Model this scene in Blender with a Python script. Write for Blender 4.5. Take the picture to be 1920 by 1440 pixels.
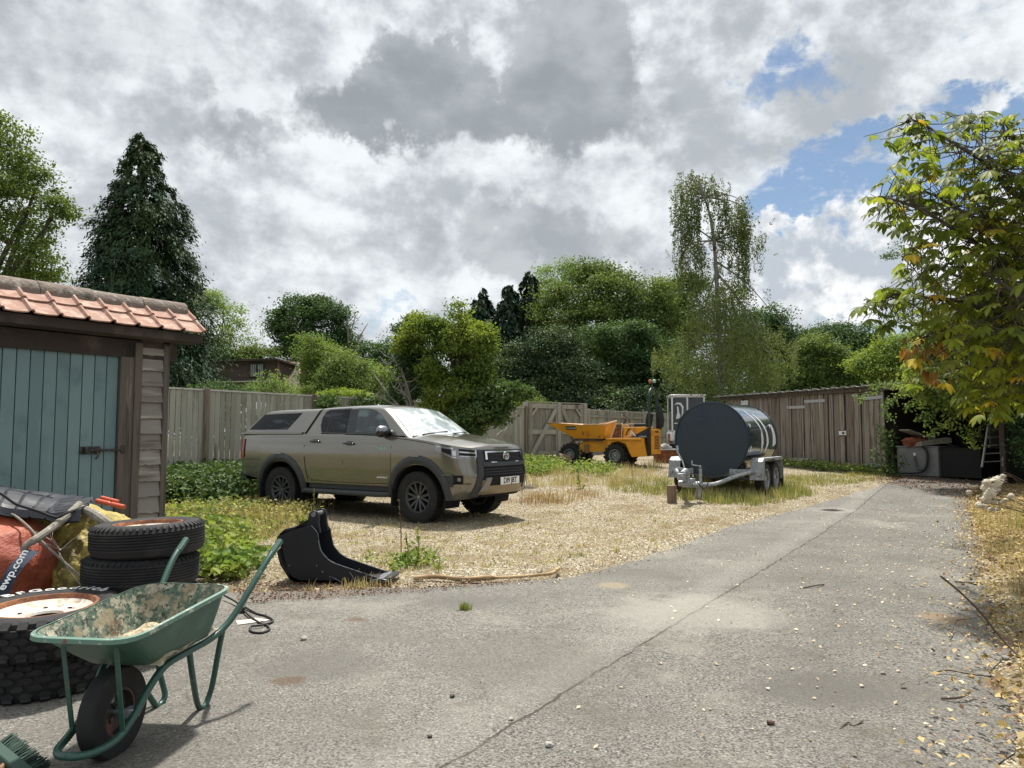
import bpy, math, random
import numpy as np
from mathutils import Vector, Matrix, noise, geometry
random.seed(7); RNG = np.random.default_rng(7)
R = math.radians; PI = math.pi
for o in list(bpy.data.objects): bpy.data.objects.remove(o)
SC = bpy.context.scene; COL = SC.collection
# ------------------------------------------------------------------ camera
F = 1400.0; TH = R(3.9); EYE = 1.4
cd = bpy.data.cameras.new('camera'); cam = bpy.data.objects.new('camera', cd); COL.objects.link(cam)
cam.location = (0, 0, EYE); cam.rotation_euler = (R(90) + TH, 0, 0)
cd.sensor_width = 36; cd.lens = 36 * F / 1920; cd.clip_start = .05; cd.clip_end = 2000
SC.camera = cam
# ------------------------------------------------------------------ sun, exposure
SUN = Vector((.03, .43, .90)).normalized()
sl = bpy.data.lights.new('sun', 'SUN'); sl.energy = 4.9; sl.angle = R(3.0); sl.color = (1, .95, .87)
so = bpy.data.objects.new('sun', sl); COL.objects.link(so)
so.rotation_euler = SUN.to_track_quat('Z', 'Y').to_euler()
SC.view_settings.view_transform = 'Standard'; SC.view_settings.look = 'None'
SC.view_settings.exposure = 0.38; SC.view_settings.gamma = 1
SC.cycles.max_bounces = 6; SC.cycles.transparent_max_bounces = 6
SC.cycles.diffuse_bounces = 1; SC.cycles.glossy_bounces = 3

def ray(px, py):
    cx = (px - 960) / F; cy = (720 - py) / F
    return Vector((cx, math.cos(TH) - cy * math.sin(TH), math.sin(TH) + cy * math.cos(TH)))
def P(px, py, Y):
    r = ray(px, py); return Vector((0, 0, EYE)) + r * (Y / r.y)
_gy = [0, 10.5, 11, 13.2, 13.8, 15.2, 20, 22, 25, 27, 40, 100, 400]
_gz = [0, .04, .06, .08, .12, .18, .38, .48, .68, .70, .62, .3, 0]
def gz(x, y): return float(np.interp(y, _gy, _gz)) + (.03 * max(0, min(1, (x - 4) / 3)) if x > 4 and y < 9 else 0)
def G(px, py, dz=0):
    r = ray(px, py); z = 0
    for k in range(12):
        t = (z - EYE) / r.z if r.z < -1e-4 else 60
        p = Vector((0, 0, EYE)) + r * t; z = .5 * z + .5 * (gz(p.x, p.y) + dz)
    return p

# ------------------------------------------------------------------ node helpers
class NT:
    def __init__(s, tree): s.t = tree; s.n = tree.nodes; s.l = tree.links
    def new(s, typ, **kw):
        nd = s.n.new(typ)
        for k, v in kw.items(): setattr(nd, k, v)
        return nd
    def put(s, inp, v):
        if isinstance(v, bpy.types.NodeSocket): s.l.new(v, inp)
        else: inp.default_value = v
    def m(s, op, a, b=0.0, c=None, clamp=False):
        nd = s.new('ShaderNodeMath', operation=op, use_clamp=clamp); s.put(nd.inputs[0], a); s.put(nd.inputs[1], b)
        if c is not None: s.put(nd.inputs[2], c)
        return nd.outputs[0]
    def vm(s, op, a, b=(0, 0, 0), sc=None):
        nd = s.new('ShaderNodeVectorMath', operation=op); s.put(nd.inputs[0], a); s.put(nd.inputs[1], b)
        if sc is not None: s.put(nd.inputs['Scale'], sc)
        return nd.outputs['Value'] if op in ('LENGTH', 'DOT_PRODUCT', 'DISTANCE') else nd.outputs[0]
    def ramp(s, v, lo, hi, a=0.0, b=1.0, smooth=True):
        nd = s.new('ShaderNodeMapRange', interpolation_type='SMOOTHSTEP' if smooth else 'LINEAR')
        s.put(nd.inputs['Value'], v); s.put(nd.inputs['From Min'], lo); s.put(nd.inputs['From Max'], hi)
        s.put(nd.inputs['To Min'], a); s.put(nd.inputs['To Max'], b); return nd.outputs[0]
    def noise(s, vec, scale, detail=4, rough=.55, dist=0, out='Fac'):
        nd = s.new('ShaderNodeTexNoise'); s.put(nd.inputs['Vector'], vec)
        nd.inputs['Scale'].default_value = scale; nd.inputs['Detail'].default_value = detail
        nd.inputs['Roughness'].default_value = rough; nd.inputs['Distortion'].default_value = dist
        return nd.outputs[out]
    def vor(s, vec, scale, feature='F1', out='Distance', rnd=1):
        nd = s.new('ShaderNodeTexVoronoi', feature=feature); s.put(nd.inputs['Vector'], vec)
        nd.inputs['Scale'].default_value = scale; nd.inputs['Randomness'].default_value = rnd
        return nd.outputs[out]
    def mix(s, f, a, b, mode='MIX'):
        nd = s.new('ShaderNodeMix', data_type='RGBA', blend_type=mode); nd.clamp_factor = True
        s.put(nd.inputs[0], f)
        for i, v in ((6, a), (7, b)):
            if isinstance(v, tuple) and len(v) == 3: v = v + (1,)
            s.put(nd.inputs[i], v)
        return nd.outputs[2]
    def mapping(s, vec, scale=(1, 1, 1), loc=(0, 0, 0), rot=(0, 0, 0)):
        nd = s.new('ShaderNodeMapping'); s.put(nd.inputs['Vector'], vec)
        nd.inputs['Scale'].default_value = scale; nd.inputs['Location'].default_value = loc; nd.inputs['Rotation'].default_value = rot
        return nd.outputs[0]

# ------------------------------------------------------------------ world: nishita sky behind procedural cloud
W = bpy.data.worlds.new('World'); SC.world = W; W.use_nodes = True
T = NT(W.node_tree); T.n.clear()
out = T.new('ShaderNodeOutputWorld'); bg = T.new('ShaderNodeBackground'); T.l.new(bg.outputs[0], out.inputs[0])
sky = T.new('ShaderNodeTexSky', sky_type='NISHITA', sun_disc=False)
sky.sun_elevation = math.asin(SUN.z); sky.sun_rotation = math.atan2(SUN.x, SUN.y); sky.air_density = 1.0; sky.dust_density = .6; sky.ozone_density = 1.6
tc = T.new('ShaderNodeTexCoord'); D = T.vm('NORMALIZE', tc.outputs['Generated'])
sep = T.new('ShaderNodeSeparateXYZ'); T.l.new(D, sep.inputs[0]); dx, dy, dz = sep.outputs
az = T.m('ARCTAN2', dx, dy); el = T.m('ARCSINE', dz)
cmb = T.new('ShaderNodeCombineXYZ'); T.put(cmb.inputs[0], az); T.put(cmb.inputs[1], el); AE = cmb.outputs[0]
# cloud deck coordinates (a layer overhead)
inv = T.m('DIVIDE', 1.0, T.m('ADD', T.m('MAXIMUM', dz, 0.0), .16))
deck = T.vm('SCALE', D, sc=inv)
def aep(px, py):
    r = ray(px, py).normalized(); return math.atan2(r.x, r.y), math.asin(r.z)
wn = T.noise(AE, 7.0, 6, .62, out='Color'); wn = T.vm('SUBTRACT', wn, (.5, .5, .5))
wn2 = T.noise(AE, 22.0, 5, .6, out='Color'); wn2 = T.vm('SUBTRACT', wn2, (.5, .5, .5))
warp = T.vm('ADD', AE, T.vm('ADD', T.vm('SCALE', wn, sc=.24), T.vm('SCALE', wn2, sc=.09)))
warp = T.vm('MULTIPLY', warp, (1, 1, 0))
def blob(px, py, rx, ry, lo=0.0, hi=.6):
    a, e = aep(px, py); v = T.vm('SUBTRACT', warp, (a, e, 0)); v = T.vm('MULTIPLY', v, (1400 / rx, 1400 / ry, 0))
    return T.ramp(T.m('SUBTRACT', 1.0, T.vm('LENGTH', v)), lo, hi)
def mx(*L):
    r = L[0]
    for q in L[1:]: r = T.m('MAXIMUM', r, q)
    return r
n1 = T.noise(deck, 1.7, 9, .56, .25); n2 = T.noise(T.mapping(deck, loc=(3.7, 9.1, 0)), 4.6, 8, .6, .2)
n3 = T.noise(T.mapping(AE, scale=(1, 1.5, 1), loc=(1.3, .4, 0)), 9.0, 7, .58)
n4 = T.noise(T.mapping(AE, scale=(1, 1.35, 1), loc=(7.3, 2.4, 0)), 5.6, 10, .60, .15)
n5 = T.noise(T.mapping(AE, scale=(1, 1.25, 1), loc=(2.3, 8.4, 0)), 17, 8, .6)
mott = T.m('ADD', T.m('MULTIPLY', n1, .08), T.m('ADD', T.m('MULTIPLY', n4, .46), T.m('ADD', T.m('MULTIPLY', n3, .22), T.m('MULTIPLY', n5, .24))))
lite = T.ramp(mott, .42, .575)
ccol = T.mix(lite, (.42, .455, .49), (.80, .84, .865))
# broad paler and darker areas
pale = mx(blob(300, 420, 520, 190, 0, 1), blob(720, 560, 500, 150, 0, 1), blob(1100, 400, 420, 160, 0, 1), blob(1550, 520, 300, 150, 0, .8))
ccol = T.mix(T.m('MULTIPLY', pale, .5), ccol, T.mix(lite, (.52, .56, .60), (.84, .87, .89)))
dk = mx(blob(700, 190, 200, 80, 0, .42), blob(820, 130, 150, 95, 0, .36), blob(960, 185, 370, 100, 0, .45), blob(1090, 110, 170, 110, 0, .36), T.m('MULTIPLY', blob(450, 215, 130, 50, 0, .8), .75),
        T.m('MULTIPLY', blob(1000, 450, 230, 85, 0, .5), .62), T.m('MULTIPLY', blob(120, 60, 420, 130, 0, 1), .42), T.m('MULTIPLY', blob(620, 470, 260, 60, 0, 1), .45))
dcol = T.mix(T.ramp(T.m('ADD', T.m('MULTIPLY', n3, .6), T.m('MULTIPLY', el, .9)), .62, .86), (.285, .315, .34), (.45, .485, .515))
ccol = T.mix(T.m('MULTIPLY', dk, .93), ccol, dcol)
# blue gaps
nb = T.noise(T.mapping(AE, scale=(1, 1.3, 1), loc=(.2, .7, 0)), 12.0, 8, .62)
hole = mx(blob(1640, 350, 300, 130, 0, .5), blob(1880, 230, 210, 110, 0, .6), T.m('MULTIPLY', blob(1480, 130, 150, 110, 0, .7), .78), T.m('MULTIPLY', blob(1380, 330, 60, 120, 0, .8), .45), T.m('MULTIPLY', blob(720, 590, 120, 40, 0, .9), .6),
          T.m('MULTIPLY', blob(1640, 640, 150, 60, 0, .8), .7), T.m('MULTIPLY', blob(1870, 20, 90, 30, 0, .8), .5))
holem = T.ramp(T.m('SUBTRACT', T.m('ADD', hole, T.m('MULTIPLY', hole, .25)), T.m('ADD', T.m('MULTIPLY', nb, .75), T.m('MULTIPLY', T.noise(T.mapping(AE, scale=(1, 2.2, 1), rot=(0, 0, .5)), 24, 7, .65), .65))), -.26, .42)
# bright cumulus low on the right
cum = mx(blob(1560, 500, 260, 90, 0, .3), blob(1640, 555, 160, 70, 0, .3), blob(1480, 480, 120, 60, 0, .3), blob(1760, 520, 200, 110, 0, .3))
cshade = T.mix(T.ramp(T.noise(AE, 16, 7, .6), .40, .60), (.47, .52, .58), (.90, .91, .92))
behind = T.ramp(dy, -.2, .25)
holem = T.m('MULTIPLY', holem, T.ramp(T.noise(T.mapping(AE, scale=(1, 2.2, 1), loc=(.7, .3, 0)), 12, 8, .62), .66, .50, .12, 1)); holem = T.m('MULTIPLY', holem, behind)
skyc = T.vm('MULTIPLY', T.vm('SCALE', sky.outputs[0], sc=.092), (1.02, 1.03, 1.0))
res = T.mix(holem, ccol, skyc)
res = T.mix(T.m('MULTIPLY', T.m('MULTIPLY', cum, behind), .95), res, cshade)
# thin cloud glows round the hidden sun
gl = T.ramp(T.vm('DOT_PRODUCT', D, tuple(SUN)), .885, 1.0)
res = T.mix(gl, res, (2.6, 2.5, 2.4))
res = T.mix(T.ramp(dz, -.02, -.08), res, (.10, .11, .09))
T.l.new(res, bg.inputs[0]); bg.inputs[1].default_value = .88

# ------------------------------------------------------------------ materials
MATS = {}
def M(name, base, rough=.6, metal=0, var=(), bump=None, coat=0, spec=.5, island=None, space='Object', ior=None, disp=None):
    """var: list of (color, scale, lo, hi, stretch) noise patches; island: (color, amount) per loose piece"""
    m = bpy.data.materials.new(name); m.use_nodes = True; t = NT(m.node_tree)
    b = t.n['Principled BSDF']; c = tuple(base) + (1,)
    tc = t.new('ShaderNodeTexCoord'); vec = tc.outputs['Object']
    if space == 'World': vec = t.new('ShaderNodeNewGeometry').outputs['Position']
    col = c
    if island:
        g = t.new('ShaderNodeNewGeometry'); col = t.mix(t.m('MULTIPLY', g.outputs['Random Per Island'], island[1]), col, island[0])
        vec = t.vm('ADD', vec, t.vm('SCALE', (1.0, 3.0, 7.0), sc=t.m('MULTIPLY', g.outputs['Random Per Island'], 20)))
    for i, vv in enumerate(var):
        c2, sc, lo, hi = vv[:4]; st = vv[4] if len(vv) > 4 else (1, 1, 1)
        f = t.noise(t.mapping(vec, scale=st, loc=(i * 3.1, i * 1.7, i * 5.3)), sc, vv[5] if len(vv) > 5 else 6, .62)
        col = t.mix(t.ramp(f, lo, hi), col, c2)
    t.put(b.inputs['Base Color'], col); b.inputs['Roughness'].default_value = rough; b.inputs['Metallic'].default_value = metal
    b.inputs['Specular IOR Level'].default_value = spec; b.inputs['Coat Weight'].default_value = coat; b.inputs['Coat Roughness'].default_value = .06
    if ior: b.inputs['IOR'].default_value = ior
    if bump:
        sc, stg, dist = bump[:3]; st = bump[3] if len(bump) > 3 else (1, 1, 1)
        bn = t.new('ShaderNodeBump'); bn.inputs['Strength'].default_value = stg; bn.inputs['Distance'].default_value = dist
        t.put(bn.inputs['Height'], t.noise(t.mapping(vec, scale=st), sc, 6, .6)); t.put(b.inputs['Normal'], bn.outputs[0])
    MATS[name] = m; return m
def leafmat(name, c1, c2, c3=None, trans=.3, rough=.65, spec=.16, big=.35):
    m = bpy.data.materials.new(name); m.use_nodes = True; t = NT(m.node_tree); b = t.n['Principled BSDF']
    g = t.new('ShaderNodeNewGeometry'); r = g.outputs['Random Per Island']
    col = t.mix(r, c1, c2)
    f = t.noise(g.outputs['Position'], big, 3, .6); col = t.mix(t.ramp(f, .38, .66), col, c3 or c1)
    hs = t.new('ShaderNodeHueSaturation'); t.put(hs.inputs['Value'], t.m('ADD', 1.12 if name.startswith('lf_') else .72, t.m('MULTIPLY', t.m('FRACT', t.m('MULTIPLY', r, 37.7)), .6))); t.put(hs.inputs['Color'], col); col = hs.outputs[0]
    t.put(b.inputs['Base Color'], col); b.inputs['Roughness'].default_value = rough; b.inputs['Specular IOR Level'].default_value = spec
    tr = t.new('ShaderNodeBsdfTranslucent'); t.put(tr.inputs[0], t.mix(1.0, col, (1.5, 1.5, .7), 'MULTIPLY'))
    ms = t.new('ShaderNodeMixShader'); ms.inputs[0].default_value = trans
    t.l.new(b.outputs[0], ms.inputs[1]); t.l.new(tr.outputs[0], ms.inputs[2]); t.l.new(ms.outputs[0], t.n['Material Output'].inputs[0])
    MATS[name] = m; return m

# ------------------------------------------------------------------ mesh builder
class MB:
    def __init__(s): s.v = []; s.f = []; s.mi = []
    def add(s, vs, fs, mi=0):
        o = len(s.v); s.v += [tuple(v) for v in vs]; s.f += [tuple(i + o for i in f) for f in fs]; s.mi += [mi] * len(fs); return s
    def box(s, c, d, rot=None, mi=0, jit=0):
        hx, hy, hz = d[0] / 2, d[1] / 2, d[2] / 2; c = Vector(c)
        vs = [Vector((x * hx, y * hy, z * hz)) for x in (-1, 1) for y in (-1, 1) for z in (-1, 1)]
        if jit: vs = [v + Vector((random.uniform(-jit, jit), random.uniform(-jit, jit), random.uniform(-jit, jit))) for v in vs]
        if rot is not None: vs = [rot @ v for v in vs]
        return s.add([v + c for v in vs], [(0, 1, 3, 2), (4, 6, 7, 5), (0, 4, 5, 1), (2, 3, 7, 6), (0, 2, 6, 4), (1, 5, 7, 3)], mi)
    def bar(s, p, q, w, h, up=(0, 0, 1), mi=0):
        p = Vector(p); q = Vector(q); x = (q - p); L = x.length; x.normalize(); u = Vector(up)
        y = u.cross(x).normalized(); z = x.cross(y)
        return s.box((p + q) / 2, (L, w, h), Matrix((x, y, z)).transposed(), mi)
    def tube(s, pts, r, n=8, mi=0, cap=True, closed=False):
        pts = [Vector(p) for p in pts]; N = len(pts); rr = r if isinstance(r, (list, tuple)) else [r] * N
        vs = []; prev = None
        for i, p in enumerate(pts):
            if closed: t = pts[(i + 1) % N] - pts[i - 1]
            else: t = pts[min(i + 1, N - 1)] - pts[max(i - 1, 0)]
            if t.length < 1e-9: t = Vector((0, 0, 1))
            t.normalize()
            if prev is None:
                a = Vector((0, 0, 1)) if abs(t.z) < .9 else Vector((1, 0, 0)); u = t.cross(a).normalized()
            else:
                u = (prev - t * prev.dot(t)); u = u.normalized() if u.length > 1e-6 else t.orthogonal().normalized()
            prev = u; w = t.cross(u)
            for k in range(n):
                a = 2 * PI * k / n; vs.append(p + (u * math.cos(a) + w * math.sin(a)) * rr[i])
        fs = []
        for i in range(N if closed else N - 1):
            j = (i + 1) % N
            for k in range(n): fs.append((i * n + k, i * n + (k + 1) % n, j * n + (k + 1) % n, j * n + k))
        if cap and not closed: fs.append(tuple(range(n))[::-1]); fs.append(tuple((N - 1) * n + k for k in range(n)))
        return s.add(vs, fs, mi)
    def lathe(s, prof, M4=None, n=32, mi=0, closed=False, arc=(0, 2 * PI)):
        """prof: (r, z) pairs; axis = local z of M4"""
        M4 = M4 or Matrix.Identity(4); vs = []; full = abs(arc[1] - arc[0] - 2 * PI) < 1e-6; m = n if full else n + 1
        for r, z in prof:
            for k in range(m):
                a = arc[0] + (arc[1] - arc[0]) * k / n; vs.append(M4 @ Vector((r * math.cos(a), r * math.sin(a), z)))
        fs = []; L = len(prof)
        for i in range(L if closed else L - 1):
            j = (i + 1) % L
            for k in range(n):
                k2 = (k + 1) % m if full else k + 1
                fs.append((i * m + k, i * m + k2, j * m + k2, j * m + k))
        return s.add(vs, fs, mi)
    def grid(s, fn, nu, nv, mi=0, wrap=False):
        vs = [fn(i / nu, j / nv) for i in range(nu + (0 if wrap else 1)) for j in range(nv + 1)]; fs = []
        A = nu if wrap else nu + 1
        for i in range(nu):
            i2 = (i + 1) % A
            for j in range(nv): fs.append((i * (nv + 1) + j, i2 * (nv + 1) + j, i2 * (nv + 1) + j + 1, i * (nv + 1) + j + 1))
        return s.add(vs, fs, mi)
    def prism(s, poly, t, fn=None, mi=0):
        """poly (a,b) list, extruded from 0 to t along third coordinate; fn maps (a,b,c)->xyz"""
        fn = fn or (lambda a, b, c: (a, b, c)); n = len(poly)
        vs = [fn(a, b, 0) for a, b in poly] + [fn(a, b, t) for a, b in poly]
        tri = geometry.tessellate_polygon([[Vector((a, b, 0)) for a, b in poly]])
        fs = [tuple(q)[::-1] for q in tri] + [tuple(i + n for i in q) for q in tri] + [(i, (i + 1) % n, (i + 1) % n + n, i + n) for i in range(n)]
        return s.add(vs, fs, mi)
    def build(s, name, mats, parent=None, bevel=0, smooth=35, fixn=True):
        me = bpy.data.meshes.new(name); me.from_pydata(s.v, [], s.f)
        if not isinstance(mats, (list, tuple)): mats = [mats]
        for m in mats: me.materials.append(MATS[m] if isinstance(m, str) else m)
        me.polygons.foreach_set('material_index', s.mi)
        if fixn:
            import bmesh; bm = bmesh.new(); bm.from_mesh(me); bmesh.ops.recalc_face_normals(bm, faces=bm.faces); bm.to_mesh(me); bm.free()
        if smooth is not None:
            me.polygons.foreach_set('use_smooth', [True] * len(me.polygons)); me.set_sharp_from_angle(angle=R(smooth))
        me.update(); o = bpy.data.objects.new(name, me); COL.objects.link(o)
        if parent is not None: o.parent = parent
        if bevel:
            b = o.modifiers.new('bevel', 'BEVEL'); b.width = bevel; b.segments = 2; b.limit_method = 'ANGLE'; b.angle_limit = R(40)
        return o
def tag(o, label=None, cat=None, group=None, kind=None):
    if label: o['label'] = label
    if cat: o['category'] = cat
    if group: o['group'] = group
    if kind: o['kind'] = kind
    return o
def thing(name, label, cat, loc=(0, 0, 0), rz=0, group=None, rot=None):
    o = bpy.data.objects.new(name, None); COL.objects.link(o); o.location = loc; o.rotation_euler = rot or (0, 0, rz); o.empty_display_size = .1
    return tag(o, label, cat, group)
def copy_tree(o, parent=None):
    c = o.copy(); COL.objects.link(c); c.parent = parent
    for ch in list(o.children): copy_tree(ch, c)
    return c
def text_mesh(name, s, size, mat, parent, mw, ext=.0, shear=0, bold=0):
    cu = bpy.data.curves.new(name, 'FONT'); cu.body = s; cu.size = size; cu.extrude = ext; cu.align_x = 'CENTER'; cu.align_y = 'CENTER'; cu.offset = bold; cu.shear = shear
    ob = bpy.data.objects.new(name, cu); COL.objects.link(ob); dg = bpy.context.evaluated_depsgraph_get()
    me = bpy.data.meshes.new_from_object(ob.evaluated_get(dg)); bpy.data.objects.remove(ob)
    me.materials.clear(); me.materials.append(MATS[mat]); o = bpy.data.objects.new(name, me); COL.objects.link(o)
    if parent is not None: o.parent = parent
    me.transform(mw); return o
def cyl_y(c): return Matrix.Translation(c) @ Matrix.Rotation(R(-90), 4, 'X')   # lathe axis along +y
def arcpts(c, r, a0, a1, n, ax='xz'):
    L = []
    for i in range(n + 1):
        a = a0 + (a1 - a0) * i / n; u, w = r * math.cos(a), r * math.sin(a)
        L.append((c[0] + u, c[1], c[2] + w) if ax == 'xz' else (c[0], c[1] + u, c[2] + w) if ax == 'yz' else (c[0] + u, c[1] + w, c[2]))
    return L
def smoothpath(pts, k=6):
    pts = [Vector(p) for p in pts]; out = []
    for i in range(len(pts) - 1):
        p0 = pts[max(i - 1, 0)]; p1 = pts[i]; p2 = pts[i + 1]; p3 = pts[min(i + 2, len(pts) - 1)]
        for j in range(k):
            t = j / k; out.append(.5 * ((2 * p1) + (p2 - p0) * t + (2 * p0 - 5 * p1 + 4 * p2 - p3) * t * t + (3 * p1 - p0 - 3 * p2 + p3) * t ** 3))
    out.append(pts[-1]); return out
# ------------------------------------------------------------------ numpy leaf meshes
def npmesh(name, V, Fc, mat, parent=None, k=4, smooth=False):
    me = bpy.data.meshes.new(name); nV = len(V); nF = len(Fc)
    me.vertices.add(nV); me.vertices.foreach_set('co', V.astype(np.float32).ravel())
    me.loops.add(nF * k); me.loops.foreach_set('vertex_index', Fc.astype(np.int32).ravel())
    me.polygons.add(nF); me.polygons.foreach_set('loop_start', np.arange(0, nF * k, k, dtype=np.int32)); me.polygons.foreach_set('loop_total', np.full(nF, k, dtype=np.int32))
    me.update(calc_edges=True); me.validate()
    for m in (mat if isinstance(mat, (list, tuple)) else [mat]): me.materials.append(MATS[m])
    o = bpy.data.objects.new(name, me); COL.objects.link(o)
    if parent is not None: o.parent = parent
    return o
def norm(a): return a / np.maximum(np.linalg.norm(a, axis=1, keepdims=True), 1e-9)
def leafverts(C, Nn, T, L, Wd, fold=.25, shape='diamond'):
    """C centres, Nn normals, T long directions; returns V,F (quads)"""
    n = len(C); Nn = norm(Nn); T = norm(T - Nn * np.sum(T * Nn, 1, keepdims=True)); B = np.cross(Nn, T)
    L = np.broadcast_to(np.asarray(L, float).reshape(-1, 1), (n, 1)); Wd = np.broadcast_to(np.asarray(Wd, float).reshape(-1, 1), (n, 1))
    if shape == 'diamond':
        V = np.stack([C - T * L / 2, C + B * Wd / 2 + Nn * Wd * fold, C + T * L / 2, C - B * Wd / 2 + Nn * Wd * fold], 1)
        Fc = np.arange(n * 4).reshape(n, 4)
    else:   # leaf with a midrib fold: base, R1, R2, tip, L2, L1
        f = Nn * Wd * fold
        V = np.stack([C - T * L / 2, C - T * L * .22 + B * Wd * .5 + f, C + T * L * .15 + B * Wd * .42 + f, C + T * L / 2 - Nn * L * .12,
                      C + T * L * .15 - B * Wd * .42 + f, C - T * L * .22 - B * Wd * .5 + f], 1)
        b = np.arange(n)[:, None] * 6; Fc = np.concatenate([b + np.array([[0, 1, 2, 3]]), b + np.array([[0, 3, 4, 5]])], 0)
    return V.reshape(-1, 3), Fc
def rsph(n):
    a = RNG.normal(size=(n, 3)); return norm(a)
def crown_pts(lobes, nclump, per, cs, flat=.6, inner=.72, sub=13):
    """clumps of leaves on the shells of ellipsoid lobes. lobes: (x,y,z,rx,ry,rz) arrays"""
    Lb = np.array(lobes, float); core = Lb
    if sub:
        ex = []
        for q in Lb:
            for _ in range(sub):
                d = rsph(1)[0]; d[2] = d[2] * .9 + .12; f = .17 + .24 * RNG.random() ** 1.3; c = q[:3] + d * q[3:] * (.78 + .30 * RNG.random()); r_ = q[3:] * f; rm = r_.mean(); ex.append(np.concatenate([c, r_ * .6 + rm * .4]))
        Lb = np.concatenate([Lb * np.array([1, 1, 1, .80, .80, .80]), np.array(ex)])
    area = (Lb[:, 3] * Lb[:, 5] + Lb[:, 4] * Lb[:, 5]) ** 1.0; p = area / area.sum()
    k = RNG.choice(len(Lb), nclump, p=p); d = rsph(nclump)
    rr = inner + (1.06 - inner) * RNG.random((nclump, 1)) ** .7
    rr *= 1 + .26 * np.array([noise.noise(Vector(q * 2.1 + float(abs(Lb[i, 0]) % 7))) for q, i in zip(d, k)])[:, None]; far = RNG.random((nclump, 1)) < .13; rr = rr + far * RNG.random((nclump, 1)) * .38
    cc = Lb[k, :3] + d * Lb[k, 3:] * rr
    # drop clumps deep inside another lobe
    keep = np.ones(nclump, bool)
    for q in core:
        e = np.linalg.norm((cc - q[:3]) / q[3:], axis=1); keep &= e > .62
    cc = cc[keep]; d = d[keep]; n = len(cc)
    sz = cs * (.6 + .8 * RNG.random((n, 1, 1)))
    off = RNG.normal(size=(n, per, 3)) * .5 * sz * np.array([1, 1, flat])
    C = (cc[:, None, :] + off).reshape(-1, 3)
    out = np.repeat(d, per, 0); up = np.array([0, 0, 1.0])
    Nn = norm(out * .45 + up * .55 + rsph(len(C)) * .75)
    return C, Nn, cc
# ------------------------------------------------------------------ material set
WD = (1, 1, .06)
M('bark', (.075, .06, .045), .9, var=[((.14, .125, .10), 14, .45, .7, (1, 1, .2))], bump=(18, .8, .03, (1, 1, .2)))
M('pale_bark', (.24, .23, .20), .8, var=[((.06, .05, .045), 6, .55, .62, (1, 1, .35))])
M('fence_wood', (.40, .385, .325), .88, island=((.19, .18, .14, 1), .7), var=[((.12, .10, .07), 2.2, .52, .75, (1, 1, .35)), ((.45, .44, .38), 26, .5, .75, (1, 1, .04)), ((.10, .12, .06), .9, .62, .85)], bump=(60, .35, .01, (1, 1, .04)), space='World')
M('cap_wood', (.56, .54, .48), .85, var=[((.30, .28, .22), 8, .5, .7)])
M('fence_post', (.21, .17, .12), .9, var=[((.09, .07, .05), 20, .45, .65, (1, 1, .05))], bump=(50, .4, .01, (1, 1, .05)))
M('grey_wood', (.30, .285, .24), .88, island=((.20, .185, .15, 1), .6), var=[((.13, .12, .09), 24, .48, .7, WD), ((.42, .41, .37), 30, .58, .72, WD)], bump=(60, .35, .01, WD))
M('clap_wood', (.27, .255, .23), .9, island=((.13, .115, .10, 1), .7), var=[((.40, .37, .33), 12, .52, .7, (.07, .07, 1)), ((.08, .065, .05), 16, .52, .72, (.07, .07, 1)), ((.16, .12, .08), 2, .55, .8)], bump=(40, .5, .01, (.07, .07, 1)))
M('shed_wood', (.19, .155, .125), .9, island=((.34, .30, .25, 1), .8), var=[((.085, .065, .052), 14, .45, .68, WD), ((.42, .385, .33), 9, .56, .72, WD), ((.14, .16, .075), 1.4, .62, .8)], bump=(45, .45, .012, WD))
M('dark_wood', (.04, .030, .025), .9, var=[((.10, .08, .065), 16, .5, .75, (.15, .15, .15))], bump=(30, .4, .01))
M('post_wood', (.115, .098, .082), .9, var=[((.05, .038, .03), 20, .45, .7, WD), ((.26, .22, .18), 22, .6, .75, WD)], bump=(45, .5, .01, WD))
M('teal_paint', (.165, .255, .265), .62, var=[((.10, .165, .18), 3, .50, .75), ((.19, .27, .28), 7, .55, .75, (1, 1, .2)), ((.20, .24, .22), 40, .70, .78), ((.04, .06, .06), 5, .72, .85, (1, 1, .15))], island=((.11, .18, .195, 1), .7))
M('teal_groove', (.014, .045, .052), .8)
M('terracotta', (.34, .205, .155), .85, island=((.33, .16, .11, 1), .6), var=[((.50, .345, .275), 9, .45, .66), ((.10, .075, .05), 7, .66, .80), ((.30, .27, .20), 30, .68, .76)], bump=(50, .3, .01))
M('ridge_tile', (.19, .15, .125), .95, var=[((.32, .30, .26), 16, .5, .66), ((.07, .075, .05), 8, .55, .72), ((.10, .06, .05), 3, .6, .8)], bump=(30, .8, .02))
M('iron', (.05, .047, .043), .6, metal=.6, var=[((.18, .17, .16), 30, .5, .75)])
M('galv', (.27, .285, .30), .5, metal=.5, var=[((.40, .42, .43), 16, .45, .6), ((.25, .26, .27), 9, .58, .8), ((.16, .12, .08), 22, .7, .8)])
M('galv_pale', (.27, .28, .285), .55, metal=.3, var=[((.42, .43, .435), 14, .46, .64), ((.27, .27, .26), 7, .6, .8)])
M('rubber', (.010, .010, .011), .8, var=[((.028, .027, .026), 8, .5, .75), ((.07, .063, .055), 40, .68, .8)], bump=(60, .25, .005))
M('rubber_dusty', (.014, .014, .016), .85, var=[((.042, .040, .037), 5, .45, .75), ((.14, .125, .10), 24, .64, .8)], bump=(50, .3, .006))
M('rubber_white', (.68, .68, .66), .7, var=[((.25, .24, .22), 30, .5, .7)])
M('rust', (.16, .060, .028), .9, var=[((.30, .125, .05), 14, .45, .65), ((.07, .03, .02), 22, .55, .75)], bump=(60, .5, .01))
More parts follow.
